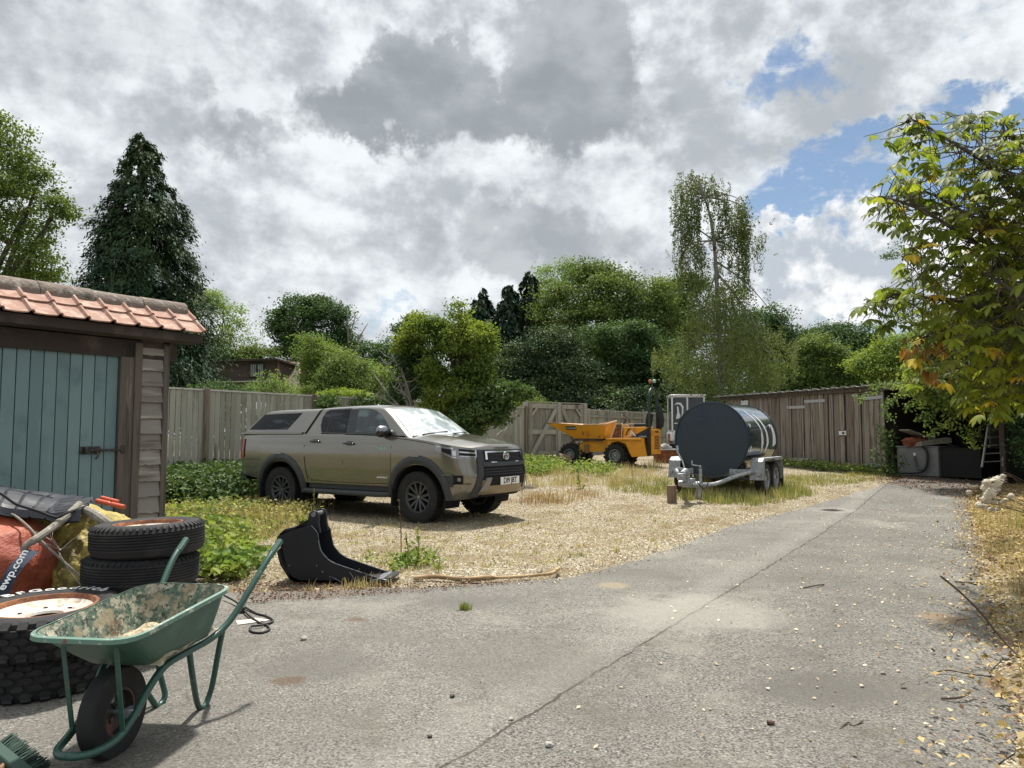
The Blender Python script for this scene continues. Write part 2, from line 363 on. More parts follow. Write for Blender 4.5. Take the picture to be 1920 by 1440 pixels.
M('rusty_white', (.62, .58, .50), .65, var=[((.27, .11, .045), 9, .54, .66), ((.42, .30, .20), 20, .5, .7), ((.12, .05, .03), 26, .66, .76)])
M('truck_paint', (.192, .178, .156), .25, metal=.6, coat=1, var=[((.205, .192, .162), 3, .4, .7)])
M('dark_trim', (.032, .036, .04), .52, var=[((.05, .052, .055), 20, .5, .7)])
M('gloss_black', (.010, .011, .013), .2, coat=.5)
M('void_black', (.006, .006, .007), .9)
M('under_black', (.012, .012, .013), .85)
M('chrome', (.75, .76, .78), .16, metal=1)
M('chrome_dark', (.25, .26, .28), .3, metal=1)
M('glass_dark', (.003, .004, .006), .05, spec=.35, ior=1.4, var=[((.045, .055, .07), 3.2, .54, .66, (.5, 1, 3))])  # pale streaks painted into the colour stand for reflections
M('glass_tint', (.016, .03, .034), .04, spec=.6, ior=1.5, var=[((.10, .15, .15), 2.2, .45, .6, (1, 1, 2))])
M('windscreen', (.22, .28, .28), .16, spec=.8, ior=1.8, coat=.6, var=[((.68, .74, .75), 1.9, .46, .56, (.7, 1, 1.5)), ((.12, .16, .165), 3.1, .60, .70, (1, .5, 1))])  # pale blotchy colour paints in the sky's reflection and a sunshade behind
M('lens', (.20, .205, .21), .08, metal=.3, coat=1, spec=.8)
M('lens_bright', (.52, .54, .56), .12, metal=.6, coat=1)
M('red_lens', (.30, .012, .018), .15, coat=1)
M('plate_white', (.80, .80, .77), .45)
M('plate_black', (.012, .012, .012), .6)
M('decal_white', (.72, .74, .76), .55, var=[((.55, .57, .60), 12, .5, .7)])
M('decal_green', (.30, .55, .42), .5)
M('dark_alloy', (.075, .077, .082), .4, metal=.6)
M('bronze_skid', (.26, .215, .165), .35, metal=.6, coat=.3)
M('yellow_paint', (.72, .31, .018), .5, var=[((.45, .17, .012), 4, .5, .75), ((.20, .09, .03), 18, .66, .76), ((.70, .34, .04), 9, .58, .74)], bump=(9, .1, .01))
M('skip_edge', (.52, .33, .20), .65, var=[((.25, .12, .06), 22, .5, .68)])
M('green_steel', (.018, .035, .035), .45, var=[((.09, .12, .115), 9, .6, .75)])
M('seat_black', (.014, .015, .018), .7)
M('cream_paint', (.55, .44, .28), .6, var=[((.25, .12, .06), 12, .6, .75)])
M('tank_blue', (.022, .036, .052), .17, coat=.6, var=[((.030, .046, .062), 2, .45, .7), ((.05, .06, .068), 6, .66, .82)], bump=(2.2, .05, .02))
M('tank_face', (.016, .029, .042), .50, var=[((.012, .026, .046), 1.5, .42, .62), ((.028, .042, .055), 5, .6, .8)])
M('tank_ghost', (.034, .048, .062), .42)
M('white_paint', (.72, .73, .73), .35, coat=.5, var=[((.55, .55, .53), 4, .55, .8)])
M('red_paint', (.40, .03, .03), .35, coat=.5)
M('steel_dark', (.035, .03, .028), .7, var=[((.17, .065, .04), 6, .48, .66)])
M('barrow_paint', (.040, .098, .074), .48, var=[((.065, .14, .11), 6, .5, .7), ((.025, .07, .055), 9, .58, .76), ((.14, .07, .05), 17, .70, .76)])
M('barrow_tube', (.018, .070, .053), .38, coat=.2, var=[((.10, .20, .17), 24, .6, .74), ((.13, .07, .04), 17, .68, .76)])
M('barrow_inside', (.085, .135, .10), .88, var=[((.40, .38, .29), 20, .46, .60), ((.17, .085, .05), 6, .54, .66), ((.035, .05, .04), 45, .52, .62), ((.50, .46, .35), 55, .58, .68), ((.30, .26, .17), 9, .52, .66)], bump=(40, .5, .01))
M('barrow_grime', (.42, .36, .24), .95, var=[((.20, .16, .09), 22, .48, .62), ((.17, .065, .05), 4, .60, .68), ((.58, .52, .38), 45, .55, .66)], bump=(60, .9, .012))
M('barrow_rim', (.105, .20, .155), .5, var=[((.50, .47, .40), 20, .52, .66), ((.16, .06, .055), 7, .56, .64)])
M('bucket_black', (.007, .009, .014), .42, var=[((.03, .032, .036), 12, .66, .8)], bump=(30, .15, .006))
M('worn_edge', (.22, .23, .25), .4, metal=.6, var=[((.03, .03, .035), 20, .5, .6)])
M('orange_cloth', (.34, .075, .032), .62, var=[((.27, .04, .02), 3.5, .46, .68), ((.42, .14, .075), 7, .58, .76), ((.08, .02, .02), 11, .68, .78)], bump=(5, .8, .05))
M('yellow_cloth', (.40, .315, .065), .68, var=[((.13, .10, .028), 4.5, .44, .60), ((.62, .52, .14), 9, .56, .7), ((.06, .05, .025), 7, .62, .72)], bump=(9, .9, .05))
M('rope_grey', (.24, .22, .18), .9, var=[((.40, .38, .32), 30, .5, .7), ((.06, .055, .05), 12, .6, .75)], bump=(80, .6, .005))
M('webbing', (.022, .035, .062), .75, bump=(120, .4, .003))
M('undertray', (.032, .035, .045), .42, var=[((.11, .115, .125), 4, .52, .72), ((.20, .20, .20), 18, .66, .8)])
M('red_plastic', (.55, .10, .045), .5, var=[((.36, .06, .03), 14, .55, .75)])
M('stone', (.36, .35, .32), .9, var=[((.2, .19, .17), 9, .5, .7)], bump=(20, .5, .02))
M('paper_pale', (.55, .51, .44), .9, var=[((.35, .31, .25), 9, .5, .7)])
M('stick_wood', (.44, .31, .16), .85, var=[((.20, .12, .06), 9, .46, .62, (.15, 1, 1)), ((.68, .56, .34), 14, .58, .72, (.15, 1, 1))])
M('twig', (.09, .065, .045), .9)
M('old_timber', (.22, .15, .10), .9, var=[((.10, .07, .05), 12, .5, .7, (1, 1, .2))], bump=(30, .6, .01, (1, 1, .2)))
M('chest_grey', (.205, .21, .21), .62, var=[((.13, .135, .135), 4, .5, .75), ((.27, .27, .26), 9, .6, .8)])
M('orange_rag', (.42, .14, .08), .8, var=[((.20, .06, .05), 8, .5, .7)], bump=(12, .8, .03))
M('hose_grey', (.12, .12, .115), .6)
M('hose_black', (.015, .015, .016), .5)
M('alu', (.45, .46, .46), .5, metal=.6)
M('corrugated', (.30, .30, .29), .8, metal=.1, var=[((.08, .075, .065), 5, .48, .7), ((.36, .36, .33), 14, .6, .75)])
M('house_dark', (.060, .045, .038), .9, var=[((.10, .08, .07), 8, .5, .75, (.1, .1, 1))])
M('house_tile', (.13, .065, .045), .9, var=[((.22, .12, .08), 10, .5, .66), ((.05, .035, .03), 6, .55, .7)])
M('house_cream', (.60, .55, .42), .9)
M('house_trim', (.40, .42, .40), .8)
M('chimney_brick', (.24, .11, .07), .9, var=[((.09, .06, .045), 5, .5, .7), ((.30, .19, .13), 12, .58, .7)])
M('pot_orange', (.45, .17, .08), .85)
M('cotton_seed', (.70, .63, .50), .95, var=[((.50, .40, .28), 16, .5, .7)], bump=(60, .8, .01))
M('broom_green', (.012, .04, .03), .6, island=((.03, .075, .055, 1), .8))
M('wall_panel', (.10, .105, .095), .9, var=[((.05, .055, .045), 3, .5, .7)])
# foliage
leafmat('lf_oak', (.050, .085, .024), (.085, .125, .032), (.12, .16, .04), .28, big=.6)
leafmat('lf_conifer', (0.0162, 0.0378, 0.0216), (0.0324, 0.0621, 0.0297), (0.0405, 0.0675, 0.027), .08, big=.6)
leafmat('lf_conifer2', (0.012, 0.027, 0.021), (0.024, 0.048, 0.03), (0.033, 0.054, 0.03), .06, big=.5)
leafmat('lf_pale', (0.12, 0.18, 0.06), (0.17, 0.22, 0.09), (0.1, 0.16, 0.05), .35)
leafmat('lf_dark', (0.0425, 0.0825, 0.03), (0.075, 0.125, 0.0425), (0.035, 0.06875, 0.0275), .2)
leafmat('lf_mid', (.050, .085, .026), (.095, .14, .040), (.115, .155, .045), .25, big=.3)
leafmat('lf_light', (.10, .15, .045), (.15, .20, .06), (.085, .13, .04), .35)
leafmat('lf_apple', (.060, .105, .024), (.12, .17, .040), (.17, .21, .045), .35, big=.9)
leafmat('lf_birch', (.048, .070, .024), (.088, .115, .038), (.10, .12, .038), .25, big=.6)
leafmat('lf_birchdark', (.035, .055, .020), (.065, .09, .03), (.05, .07, .025), .2)
leafmat('lf_yew', (0.0252, 0.0476, 0.028), (0.0476, 0.0784, 0.042), (0.07, 0.105, 0.0392), .1, big=.8)
leafmat('lf_chestnut', (.10, .135, .022), (.21, .225, .032), (.07, .10, .024), .55, big=1.6, rough=.5)
leafmat('lf_chestyellow', (.42, .36, .04), (.34, .20, .03), (.40, .33, .04), .4)
leafmat('lf_brown', (.26, .14, .04), (.34, .19, .05), (.17, .09, .03), .35)
leafmat('lf_hedge', (0.16, 0.22, 0.035), (0.22, 0.28, 0.05), (0.13, 0.19, 0.03), .35)
leafmat('lf_bramble', (.055, .105, .025), (.13, .19, .045), (.20, .23, .065), .3, big=2.5)
leafmat('lf_nettle', (.028, .055, .020), (.095, .14, .050), (.05, .08, .03), .2, big=3.0)
leafmat('lf_ivy', (0.036, 0.072, 0.0264), (0.084, 0.132, 0.042), (0.06, 0.096, 0.03), .2)
leafmat('lf_scrub', (.21, .18, .07), (.30, .27, .12), (.13, .14, .045), .25, big=3)
leafmat('gr_green', (.13, .19, .05), (.33, .33, .12), (.46, .40, .20), .25, big=2.4)
leafmat('gr_dry', (.46, .39, .22), (.36, .29, .15), (.52, .45, .28), .25, big=1.6)
leafmat('gr_red', (.36, .22, .14), (.42, .33, .17), (.28, .17, .11), .3)
leafmat('litter', (.55, .48, .33), (.70, .64, .48), (.48, .36, .20), .1, big=2.5)
leafmat('litter_brown', (.16, .085, .05), (.26, .15, .08), (.12, .06, .04), .05, big=2.5)
leafmat('litter_gold', (.44, .31, .11), (.60, .50, .28), (.25, .17, .07), .15, big=3)
leafmat('chips', (.36, .31, .215), (.58, .52, .395), (.22, .18, .12), .0, big=1.5, spec=.2)

# ------------------------------------------------------------------ ground, road
def ground_material():
    m = bpy.data.materials.new('gravel_ground'); m.use_nodes = True; t = NT(m.node_tree); b = t.n['Principled BSDF']
    p = t.new('ShaderNodeNewGeometry').outputs['Position']; sx = t.new('ShaderNodeSeparateXYZ'); t.l.new(p, sx.inputs[0]); x, y, z = sx.outputs
    fine = t.noise(p, 38, 5, .7); v = t.vor(p, 55, out='Color'); vb = t.new('ShaderNodeSeparateXYZ'); t.l.new(v, vb.inputs[0])
    col = t.mix(t.ramp(fine, .36, .64), (.115, .09, .055), (.40, .34, .235))
    col = t.mix(t.ramp(vb.outputs[0], .72, .9), col, (.66, .60, .46))
    col = t.mix(t.m('MULTIPLY', t.ramp(t.noise(p, 1.1, 6, .65), .48, .62), .7), col, (.22, .165, .09))
    col = t.mix(t.m('MULTIPLY', t.ramp(t.noise(t.mapping(p, loc=(5, 2, 0)), 1.9, 6, .7), .56, .72), .55), col, (.17, .18, .05))
    # leaf mould verge on the right, greener waste ground to the left and behind
    side = t.ramp(t.m('SUBTRACT', x, t.m('ADD', 1.2, t.m('MULTIPLY', y, .46))), 0, .5)
    col = t.mix(t.m('MULTIPLY', side, .8), col, t.mix(t.ramp(fine, .35, .65), (.10, .06, .03), (.36, .26, .10)))
    far = t.ramp(y, 26, 34); col = t.mix(far, col, (.05, .075, .025))
    lft = t.ramp(t.m('ADD', x, t.m('MULTIPLY', t.noise(p, 1.3, 4, .6), 1.5)), -2.9, -4.4); lf2 = t.m('MULTIPLY', lft, t.ramp(y, 6.5, 9))
    col = t.mix(t.m('MULTIPLY', lf2, .7), col, t.mix(t.ramp(fine, .4, .6), (.07, .06, .03), (.20, .19, .07)))
    t.put(b.inputs['Base Color'], col); b.inputs['Roughness'].default_value = .95; b.inputs['Specular IOR Level'].default_value = .15
    bn = t.new('ShaderNodeBump'); bn.inputs['Strength'].default_value = .9; bn.inputs['Distance'].default_value = .03; t.put(bn.inputs['Height'], t.m('ADD', fine, t.m('MULTIPLY', vb.outputs[0], .4))); t.put(b.inputs['Normal'], bn.outputs[0])
    MATS['gravel_ground'] = m
ground_material()
def bump_h(x, y):
    h = noise.noise(Vector((x * .7, y * .7, 0))) * .03 + noise.noise(Vector((x * 2.3, y * 2.3, 4))) * .012
    rr = RXR(y)
    if x > rr + .1 and y < 17: h += .10 * min(1, (x - rr - .1) / 1.0)
    return h
_ly = [3, 6.2, 6.5, 6.72, 6.85, 7.0, 7.26, 7.84, 8.9, 10.6, 12.6, 14.6, 16.2, 18.6, 19.3]
_lx = [-9, -9, -3.2, -1.6, -.9, -.25, .41, .95, 1.72, 2.8, 4.35, 6.2, 7.6, 9.6, 10.3]
_ry = [-3, 1, 3.13, 4.5, 6.87, 10.6, 13.5, 16.2, 18.5, 19.3]
_rx = [1.55, 1.7, 2.08, 2.87, 4.3, 6.5, 8.2, 9.9, 12.4, 13.5]
def RXL(y): return float(np.interp(y, _ly, _lx))
def RXR(y): return float(np.interp(y, _ry, _rx))
ys = np.unique(np.round(np.concatenate([np.arange(-6, 3, .5), np.arange(3, 16, .11), np.arange(16, 30, .3), np.arange(30, 60, 2), [70, 90, 130, 200, 400]]), 3))
xs = np.unique(np.round(np.concatenate([[-400, -150, -70, -40, -25, -18], np.arange(-14, -6, .5), np.arange(-6, 8, .14), np.arange(8, 14, .4), [15, 17, 20, 25, 40, 70, 150, 400]]), 3))
def gfull(x, y):
    z = gz(x, y)
    if -3 < y < 40 and abs(x) < 25:
        if not (RXL(y) - .25 < x < RXR(y) + .1 and y < 19.4): z += bump_h(x, y)
        else: z -= .03
    return z
V = np.array([[x, y, gfull(x, y)] for y in ys for x in xs]); nx = len(xs)
ii, jj = np.meshgrid(np.arange(len(ys) - 1), np.arange(nx - 1), indexing='ij'); a = (ii * nx + jj).ravel()
g = npmesh('ground', V, np.stack([a, a + 1, a + nx + 1, a + nx], 1), 'gravel_ground'); tag(g, kind='structure')
g.data.polygons.foreach_set('use_smooth', [True] * len(g.data.polygons))

A1 = G(840, 1440); A2 = G(1620, 945); SD = (A2 - A1); SD.z = 0; SD.normalize(); SN = Vector((-SD.y, SD.x, 0))
def asphalt_material():
    m = bpy.data.materials.new('asphalt'); m.use_nodes = True; t = NT(m.node_tree); b = t.n['Principled BSDF']
    p = t.new('ShaderNodeNewGeometry').outputs['Position']; sx = t.new('ShaderNodeSeparateXYZ'); t.l.new(p, sx.inputs[0]); x, y, z = sx.outputs
    f1 = t.noise(p, 75, 4, .7); f2 = t.noise(p, 22, 5, .7); big = t.noise(p, .75, 5, .6); med = t.noise(t.mapping(p, loc=(4, 9, 0)), 2.6, 6, .65)
    v = t.vor(p, 95, out='Color'); vb = t.new('ShaderNodeSeparateXYZ'); t.l.new(v, vb.inputs[0])
    col = t.mix(t.ramp(f1, .38, .60), (.052, .049, .043), (.210, .200, .178))
    col = t.mix(t.m('MULTIPLY', t.ramp(vb.outputs[0], .86, .97), .6), col, (.36, .35, .31))
    col = t.mix(t.ramp(vb.outputs[1], .90, .97), col, (.05, .048, .045))
    col = t.mix(t.m('MULTIPLY', t.ramp(f2, .46, .60), .32), col, (.225, .21, .18))
    col = t.mix(t.m('MULTIPLY', t.ramp(big, .48, .64), .55), col, (.105, .098, .085))
    col = t.mix(t.m('MULTIPLY', t.ramp(big, .46, .34), .45), col, (.26, .245, .21))
    col = t.mix(t.m('MULTIPLY', t.ramp(med, .55, .70), .6), col, (.10, .088, .07))
    col = t.mix(t.m('MULTIPLY', t.ramp(t.noise(t.mapping(p, loc=(1, 3, 0)), 7, 6, .7), .56, .66), .45), col, (.12, .11, .095))
    ck = t.vor(t.vm('ADD', p, t.vm('SCALE', t.noise(p, 2.5, 5, .6, out='Color'), sc=.5)), .55, feature='DISTANCE_TO_EDGE')
    col = t.mix(t.m('MULTIPLY', t.ramp(ck, .006, .001), t.ramp(t.noise(p, .9, 3, .5), .5, .6, 0, .7)), col, (.06, .055, .045))
    # old join between two strips of tarmac, wandering a little
    d = t.m('SUBTRACT', t.vm('DOT_PRODUCT', p, tuple(SN)), float(A1.dot(SN)))
    d = t.m('ADD', d, t.m('MULTIPLY', t.m('SUBTRACT', t.noise(p, 4, 6, .7), .5), .11))
    ln = t.ramp(t.m('ABSOLUTE', d), .011, .003); ln = t.m('MULTIPLY', ln, t.ramp(t.noise(p, 3.4, 4, .6), .34, .55, .35, 1))
    col = t.mix(t.m('MULTIPLY', t.ramp(d, -.02, .03), .05), col, (.38, .37, .34))
    col = t.mix(t.m('MULTIPLY', t.ramp(t.m('ABSOLUTE', t.m('SUBTRACT', d, .20)), .22, .02), .14), col, (.36, .35, .31))
    col = t.mix(t.m('MULTIPLY', ln, .9), col, (.055, .05, .038))
    # dark oil and rust stains
    for cx, cy, r, cc, sg in [(G(250 * .4 + 500, 1080 + 400 / 2.4).x, G(600, 1247).y, .55, (.11, .105, .095), .6), (G(540, 1281).x, G(540, 1281).y, .14, (.10, .065, .04), .7), (G(1560, 958).x, G(1560, 958).y, .6, (.34, .33, .30), .35), (G(1560, 958).x, G(1560, 958).y, .30, (.015, .015, .015), 1.0), (G(1530, 1300).x, G(1530, 1300).y, .5, (.10, .095, .085), .65), (G(670, 1165).x, G(670, 1165).y, .12, (.11, .075, .05), .7), (G(880, 1130).x, G(880, 1130).y, .5, (.12, .115, .105), .5), (G(1150, 1100).x, G(1150, 1100).y, .22, (.30, .25, .16), .6), (G(1770, 1160).x, G(1770, 1160).y, .25, (.24, .17, .10), .7), (G(1000, 1250).x, G(1000, 1250).y, .8, (.13, .12, .105), .45), (G(1300, 1150).x, G(1300, 1150).y, 1.0, (.34, .325, .285), .5)]:
        q = t.vm('SUBTRACT', t.vm('ADD', p, t.vm('SCALE', t.vm('SUBTRACT', t.noise(p, 3.5, 5, .65, out='Color'), (.5, .5, .5)), sc=.9 * r)), (cx, cy, 0)); q = t.vm('MULTIPLY', q, (1, 1.2, 0))
        col = t.mix(t.m('MULTIPLY', t.ramp(t.vm('LENGTH', q), r, r * .35), sg), col, cc)
    t.put(b.inputs['Base Color'], col); b.inputs['Roughness'].default_value = .9; b.inputs['Specular IOR Level'].default_value = .25
    bn = t.new('ShaderNodeBump'); bn.inputs['Strength'].default_value = .75; bn.inputs['Distance'].default_value = .008
    t.put(bn.inputs['Height'], t.m('SUBTRACT', t.m('ADD', f1, t.m('MULTIPLY', f2, .6)), t.m('MULTIPLY', ln, 2))); t.put(b.inputs['Normal'], bn.outputs[0])
    MATS['asphalt'] = m
asphalt_material()
mb = MB(); rows = list(np.arange(-4, 3, .5)) + list(np.arange(3, 19.3, .06)) + [19.3]; vs = []; fs = []; NXR = 24
for i, y in enumerate(rows):
    xl = RXL(y); xr = RXR(y)
    xl += .10 * noise.noise(Vector((y * 2.2, 1, 0))) + .07 * noise.noise(Vector((y * 9, 5, 0))); xr += .14 * noise.noise(Vector((y * 1.7, 7, 0))) + .07 * noise.noise(Vector((y * 8, 9, 0)))
    for j in range(NXR + 1):
        u = j / NXR; x = xl + (xr - xl) * u; e = min(u, 1 - u); vs.append((x, y, gz(x, y) + .012 - (.035 if e == 0 else 0)))
for i in range(len(rows) - 1):
    for j in range(NXR): k = i * (NXR + 1) + j; fs.append((k, k + 1, k + NXR + 2, k + NXR + 1))
mb.add(vs, fs); tag(mb.build('road', 'asphalt'), kind='structure')
# ================================================================== wheels
def wheel(parent, c, r, w, rim_r, tyre_mat='rubber', rim_mat='dark_alloy', style='spoke', side=1, name='wheel', lugs=0, lugh=.02, lugw=.03, chev=False, nspk=6):
    """axle along local y; side = +1 outer face looks to +y"""
    o = bpy.data.objects.new(name, None); COL.objects.link(o); o.parent = parent; o.location = c; o.empty_display_size = .1
    h = w / 2; Mx = Matrix.Rotation(R(-90 * side), 4, 'X')
    mb = MB(); rt = r - (lugh if lugs else 0)
    prof = [(rim_r * .98, -h * .72), (rim_r * 1.03, -h * .86), (rim_r + (rt - rim_r) * .45, -h), (rt * .955, -h * .93), (rt * .99, -h * .74), (rt, -h * .4), (rt, 0), (rt, h * .4), (rt * .99, h * .74), (rt * .955, h * .93), (rim_r + (rt - rim_r) * .45, h), (rim_r * 1.03, h * .86), (rim_r * .98, h * .72)]
    if not lugs:
        for gx in (-.5, 0, .5):
            pass
    mb.lathe(prof, Mx, 44)
    if lugs:
        for k in range(lugs):
            for sd in (-1, 1):
                a = 2 * PI * (k + (.5 if sd > 0 else 0)) / lugs; rot = Mx.to_3x3() @ Matrix.Rotation(a, 3, 'Z') @ Matrix.Rotation((R(38) * sd if chev else R(12) * sd), 3, 'X')
                cc = Mx.to_3x3() @ (Matrix.Rotation(a, 3, 'Z') @ Vector((rt - .002 + lugh / 2 - .004, 0, sd * h * .50)))
                mb.box(cc, (lugh + .012, lugw, h * .92), rot)
                if not chev:
                    cc = Mx.to_3x3() @ (Matrix.Rotation(a + PI / lugs * .9, 3, 'Z') @ Vector((rt * .975, 0, sd * h * .90))); mb.box(cc, (.04, lugw * .8, .012), Mx.to_3x3() @ Matrix.Rotation(a + PI / lugs * .9, 3, 'Z'))
    mb.build('tyre', tyre_mat, o, smooth=30)
    mb = MB()
    mb.lathe([(rim_r * .90, -h * .8), (rim_r, -h * .8), (rim_r * 1.02, -h * .75), (rim_r * .93, -h * .5), (rim_r * .90, 0), (rim_r * .93, h * .6), (rim_r * 1.03, h * .82), (rim_r * 1.03, h * .90), (rim_r * .96, h * .90), (rim_r * .90, h * .72)], Mx, 40)
    if style == 'spoke':
        mb.lathe([(0, h * .62), (rim_r * .20, h * .62), (rim_r * .24, h * .50), (rim_r * .24, h * .1)], Mx, 20)
        for k in range(nspk):
            for dd in (-.10, .10):
                a = 2 * PI * k / nspk + dd * .6; a2 = 2 * PI * k / nspk + dd * 2.5
                p = Mx.to_3x3() @ Vector((math.cos(a) * rim_r * .16, math.sin(a) * rim_r * .16, h * .50)); q = Mx.to_3x3() @ Vector((math.cos(a2) * rim_r * .95, math.sin(a2) * rim_r * .95, h * .66))
                mb.bar(p, q, rim_r * .15, .045, up=Mx.to_3x3() @ Vector((0, 0, 1)))
        mb.lathe([(rim_r * .9, -h * .1), (.01, -h * .12)], Mx, 24, mi=1)
        mb.lathe([(0, h * .70), (rim_r * .12, h * .69), (rim_r * .13, h * .6)], Mx, 16, mi=2)
    else:
        mb.lathe([(rim_r * .92, h * .1), (rim_r * .78, h * .22), (rim_r * .60, h * .50), (rim_r * .42, h * .52), (rim_r * .30, h * .40), (rim_r * .28, h * .62), (rim_r * .20, h * .72), (0, h * .74)], Mx, 36)
        for k in range(5):
            a = 2 * PI * k / 5; cc = Mx.to_3x3() @ Vector((math.cos(a) * rim_r * .45, math.sin(a) * rim_r * .45, h * .56)); mb.box(cc, (.02, .02, .02), Mx.to_3x3(), mi=2)
    mb.build('rim', [rim_mat, 'void_black', 'chrome_dark'], o, smooth=30)
    return o

# ================================================================== pickup truck
TX = (-1.44988, 11.43095); THD = math.atan2(-.53895, .84234)
fN = Vector((.53895, .84234, 0)) * .92
truck = thing('pickup_truck', 'olive bronze double-cab pickup with a hard top canopy parked on the gravel', 'pickup truck', (TX[0] + fN.x, TX[1] + fN.y, .065), THD)

def wz(z): return float(np.interp(z, [.34, .45, .55, .62, .8, 1.0, 1.10, 1.2, 1.29, 1.37], [.84, .87, .885, .895, .915, .93, .928, .918, .902, .868]))
def xfz(z): return float(np.interp(z, [.34, .42, .5, .62, .72, .85, .95, 1.06, 1.12, 1.18, 1.25], [.84, .92, .98, 1.03, 1.04, 1.01, .985, .97, .955, .92, .88]))
NF = 3.3; XC = .30; XR = -4.02
def S(th, z):  # front arc point, th 0 at side .. pi/2 at nose (right side y<0)
    w = wz(z); xf = xfz(z)
    return (XC + (xf - XC) * math.sin(th) ** (2 / NF) if th > 0 else XC, w * max(0.0, math.cos(th)) ** (2 / NF))
def FX(y, z):
    w = wz(z); return XC + (xfz(z) - XC) * max(0, 1 - (abs(y) / w) ** NF) ** (1 / NF)
def WY(x, z):
    w = wz(z)
    if x > XC: return w * max(0, 1 - ((x - XC) / (xfz(z) - XC)) ** NF) ** (1 / NF)
    return w
def ztop(x): return float(np.interp(x, [-4.3, -2.5, -2.4, -1.4, -.6, -.3, 0, .35, .7, .9, 1.05], [1.365, 1.355, 1.352, 1.343, 1.318, 1.298, 1.268, 1.225, 1.175, 1.145, 1.13]))
def zbot(x):
    z = float(np.interp(x, [-4.3, -3.7, -2.6, -2.4, -.5, .5, .7, .9, 1.04], [.66, .56, .53, .53, .53, .36, .36, .38, .42]))
    for xc in (0, -3.085):
        if abs(x - xc) < .505: z = max(z, .40 + .90 * math.sqrt(max(0, .505 ** 2 - (x - xc) ** 2)) * 1.06)
    return z
def stations():
    st = []
    for k in range(10): st.append(('r', PI / 2 * (1 - k / 10)))
    xs_ = list(np.linspace(XR, XC, 60))
    for xc in (0, -3.085):
        for k in range(25): xs_.append(xc + .505 * math.cos(PI * k / 24))
        xs_ += [xc - .509, xc + .509]
    xs_ = sorted(x for x in set(np.round(xs_, 4)) if XR <= x < XC)
    st += [('s', x) for x in xs_]
    ths = [PI / 2 * (k / 26) ** 1.0 for k in range(0, 27)]
    # extra stations near the end of the arch
    for xx in np.linspace(XC + .01, .515, 14):
        v = ((xx - XC) / (xfz(.5) - XC)) ** (NF / 2); ths.append(math.asin(v))
    st += [('f', t_) for t_ in sorted(ths)]
    return st
ST = stations()
def stpt(s, v, sgn):
    k, q = s
    if k == 's': x0 = q
    elif k == 'f': x0 = S(q, .6)[0]
    else: x0 = -4.2
    zb, zt = zbot(x0), ztop(x0) if k != 'r' else 1.365; z = zb + (zt - zb) * v
    if k == 's': x, y = q, wz(z)
    elif k == 'f': x, y = S(q, z)
    else:
        w = wz(z); x = XR - (.225 - .02 * abs(z - 1)) * math.sin(q) ** (2 / 5); y = w * math.cos(q) ** (2 / 5) if q < PI / 2 else 0
    if k == 's' and x < -3.6: y -= .012 * (-3.6 - x) / .4
    if k == 'r': y -= .012 * (1 if y > .1 else 0)
    return Vector((x, y * sgn, z))
mb = MB(); NVv = 18
for sgn in (-1, 1):
    n = len(ST); vs = [stpt(s, j / NVv, sgn) for s in ST for j in range(NVv + 1)]; fs = []
    for i in range(n - 1):
        for j in range(NVv): fs.append((i * (NVv + 1) + j, (i + 1) * (NVv + 1) + j, (i + 1) * (NVv + 1) + j + 1, i * (NVv + 1) + j + 1))
    mb.add(vs, fs)
# bonnet and bed top
def crown(x): return float(np.interp(x, [-2.4, -.5, -.2, .5, .9, 1.04], [.0, .0, .075, .075, .055, .0]))
top = [stpt(s, 1, 1) for s in ST]; NC = 16; vs = []; fs = []
for p in top:
    for j in range(NC + 1):
        s_ = -1 + 2 * j / NC; q = abs(s_)
        e = crown(p.x) * (1 - q ** 3.2) * min(1, p.y / .5) + (.014 * math.exp(-((q - .52) / .12) ** 2) if p.x > -.3 else 0) * min(1, p.y / .5) * min(1, max(0, (1.0 - p.x) / .3)); vs.append((p.x, p.y * s_, p.z + e))
for i in range(len(top) - 1):
    for j in range(NC): k = i * (NC + 1) + j; fs.append((k, k + NC + 1, k + NC + 2, k + 1))
mb.add(vs, fs)
import bmesh
body = mb.build('body', 'truck_paint', truck, smooth=32)
bm = bmesh.new(); bm.from_mesh(body.data); bmesh.ops.remove_doubles(bm, verts=bm.verts, dist=.0008); bmesh.ops.recalc_face_normals(bm, faces=bm.faces); bm.to_mesh(body.data); bm.free()
body.data.set_sharp_from_angle(angle=R(38))
# greenhouse (cab)
def gy(z): return .868 - (z - 1.33) * .40
CABT = [(-2.42, 1.345), (-2.38, 1.76), (-2.30, 1.785), (-1.9, 1.80), (-1.5, 1.805), (-1.1, 1.798), (-.92, 1.782), (-.84, 1.755)] 
def roofz(x): return float(np.interp(x, [-2.5, -2.2, -1.7, -1.3, -1.0, -.84], [1.772, 1.79, 1.803, 1.80, 1.785, 1.76]))
def section(x, zr, lean=0, wsf=0, cr=.045, base=1.335):
    """list of points right to left over the roof"""
    L = []
    prof = [(0, 0), (.5, .5), (.86, .86), (.95, .95), (1, .99)]
    pts = []
    for f, _ in prof:
        z = base + (zr - .03 - base) * f; pts.append((gy(z), z))
    ye = gy(zr - .03); pts += [(ye - .025, zr - .008), (ye - .07, zr + .006)]
    for q in (.8, .6, .4, .2, 0): pts.append(((ye - .07) * q, zr + .006 + cr * (1 - q * q)))
    full = [(-y, z) for y, z in pts] + [(y, z) for y, z in pts[::-1][1:]]
    for y, z in full:
        xx = x + lean * (z - base) + wsf * .17 * (1 - min(1, (y / .75) ** 2)); L.append(Vector((xx, y, z)))
    return L
mb = MB(); secs = []
for x in np.linspace(-2.50, -.90, 20):
    f = max(0, 1 - (x + 2.5) / .6); secs.append(section(x, roofz(x + .5 * f * .45), lean=.5 * f))
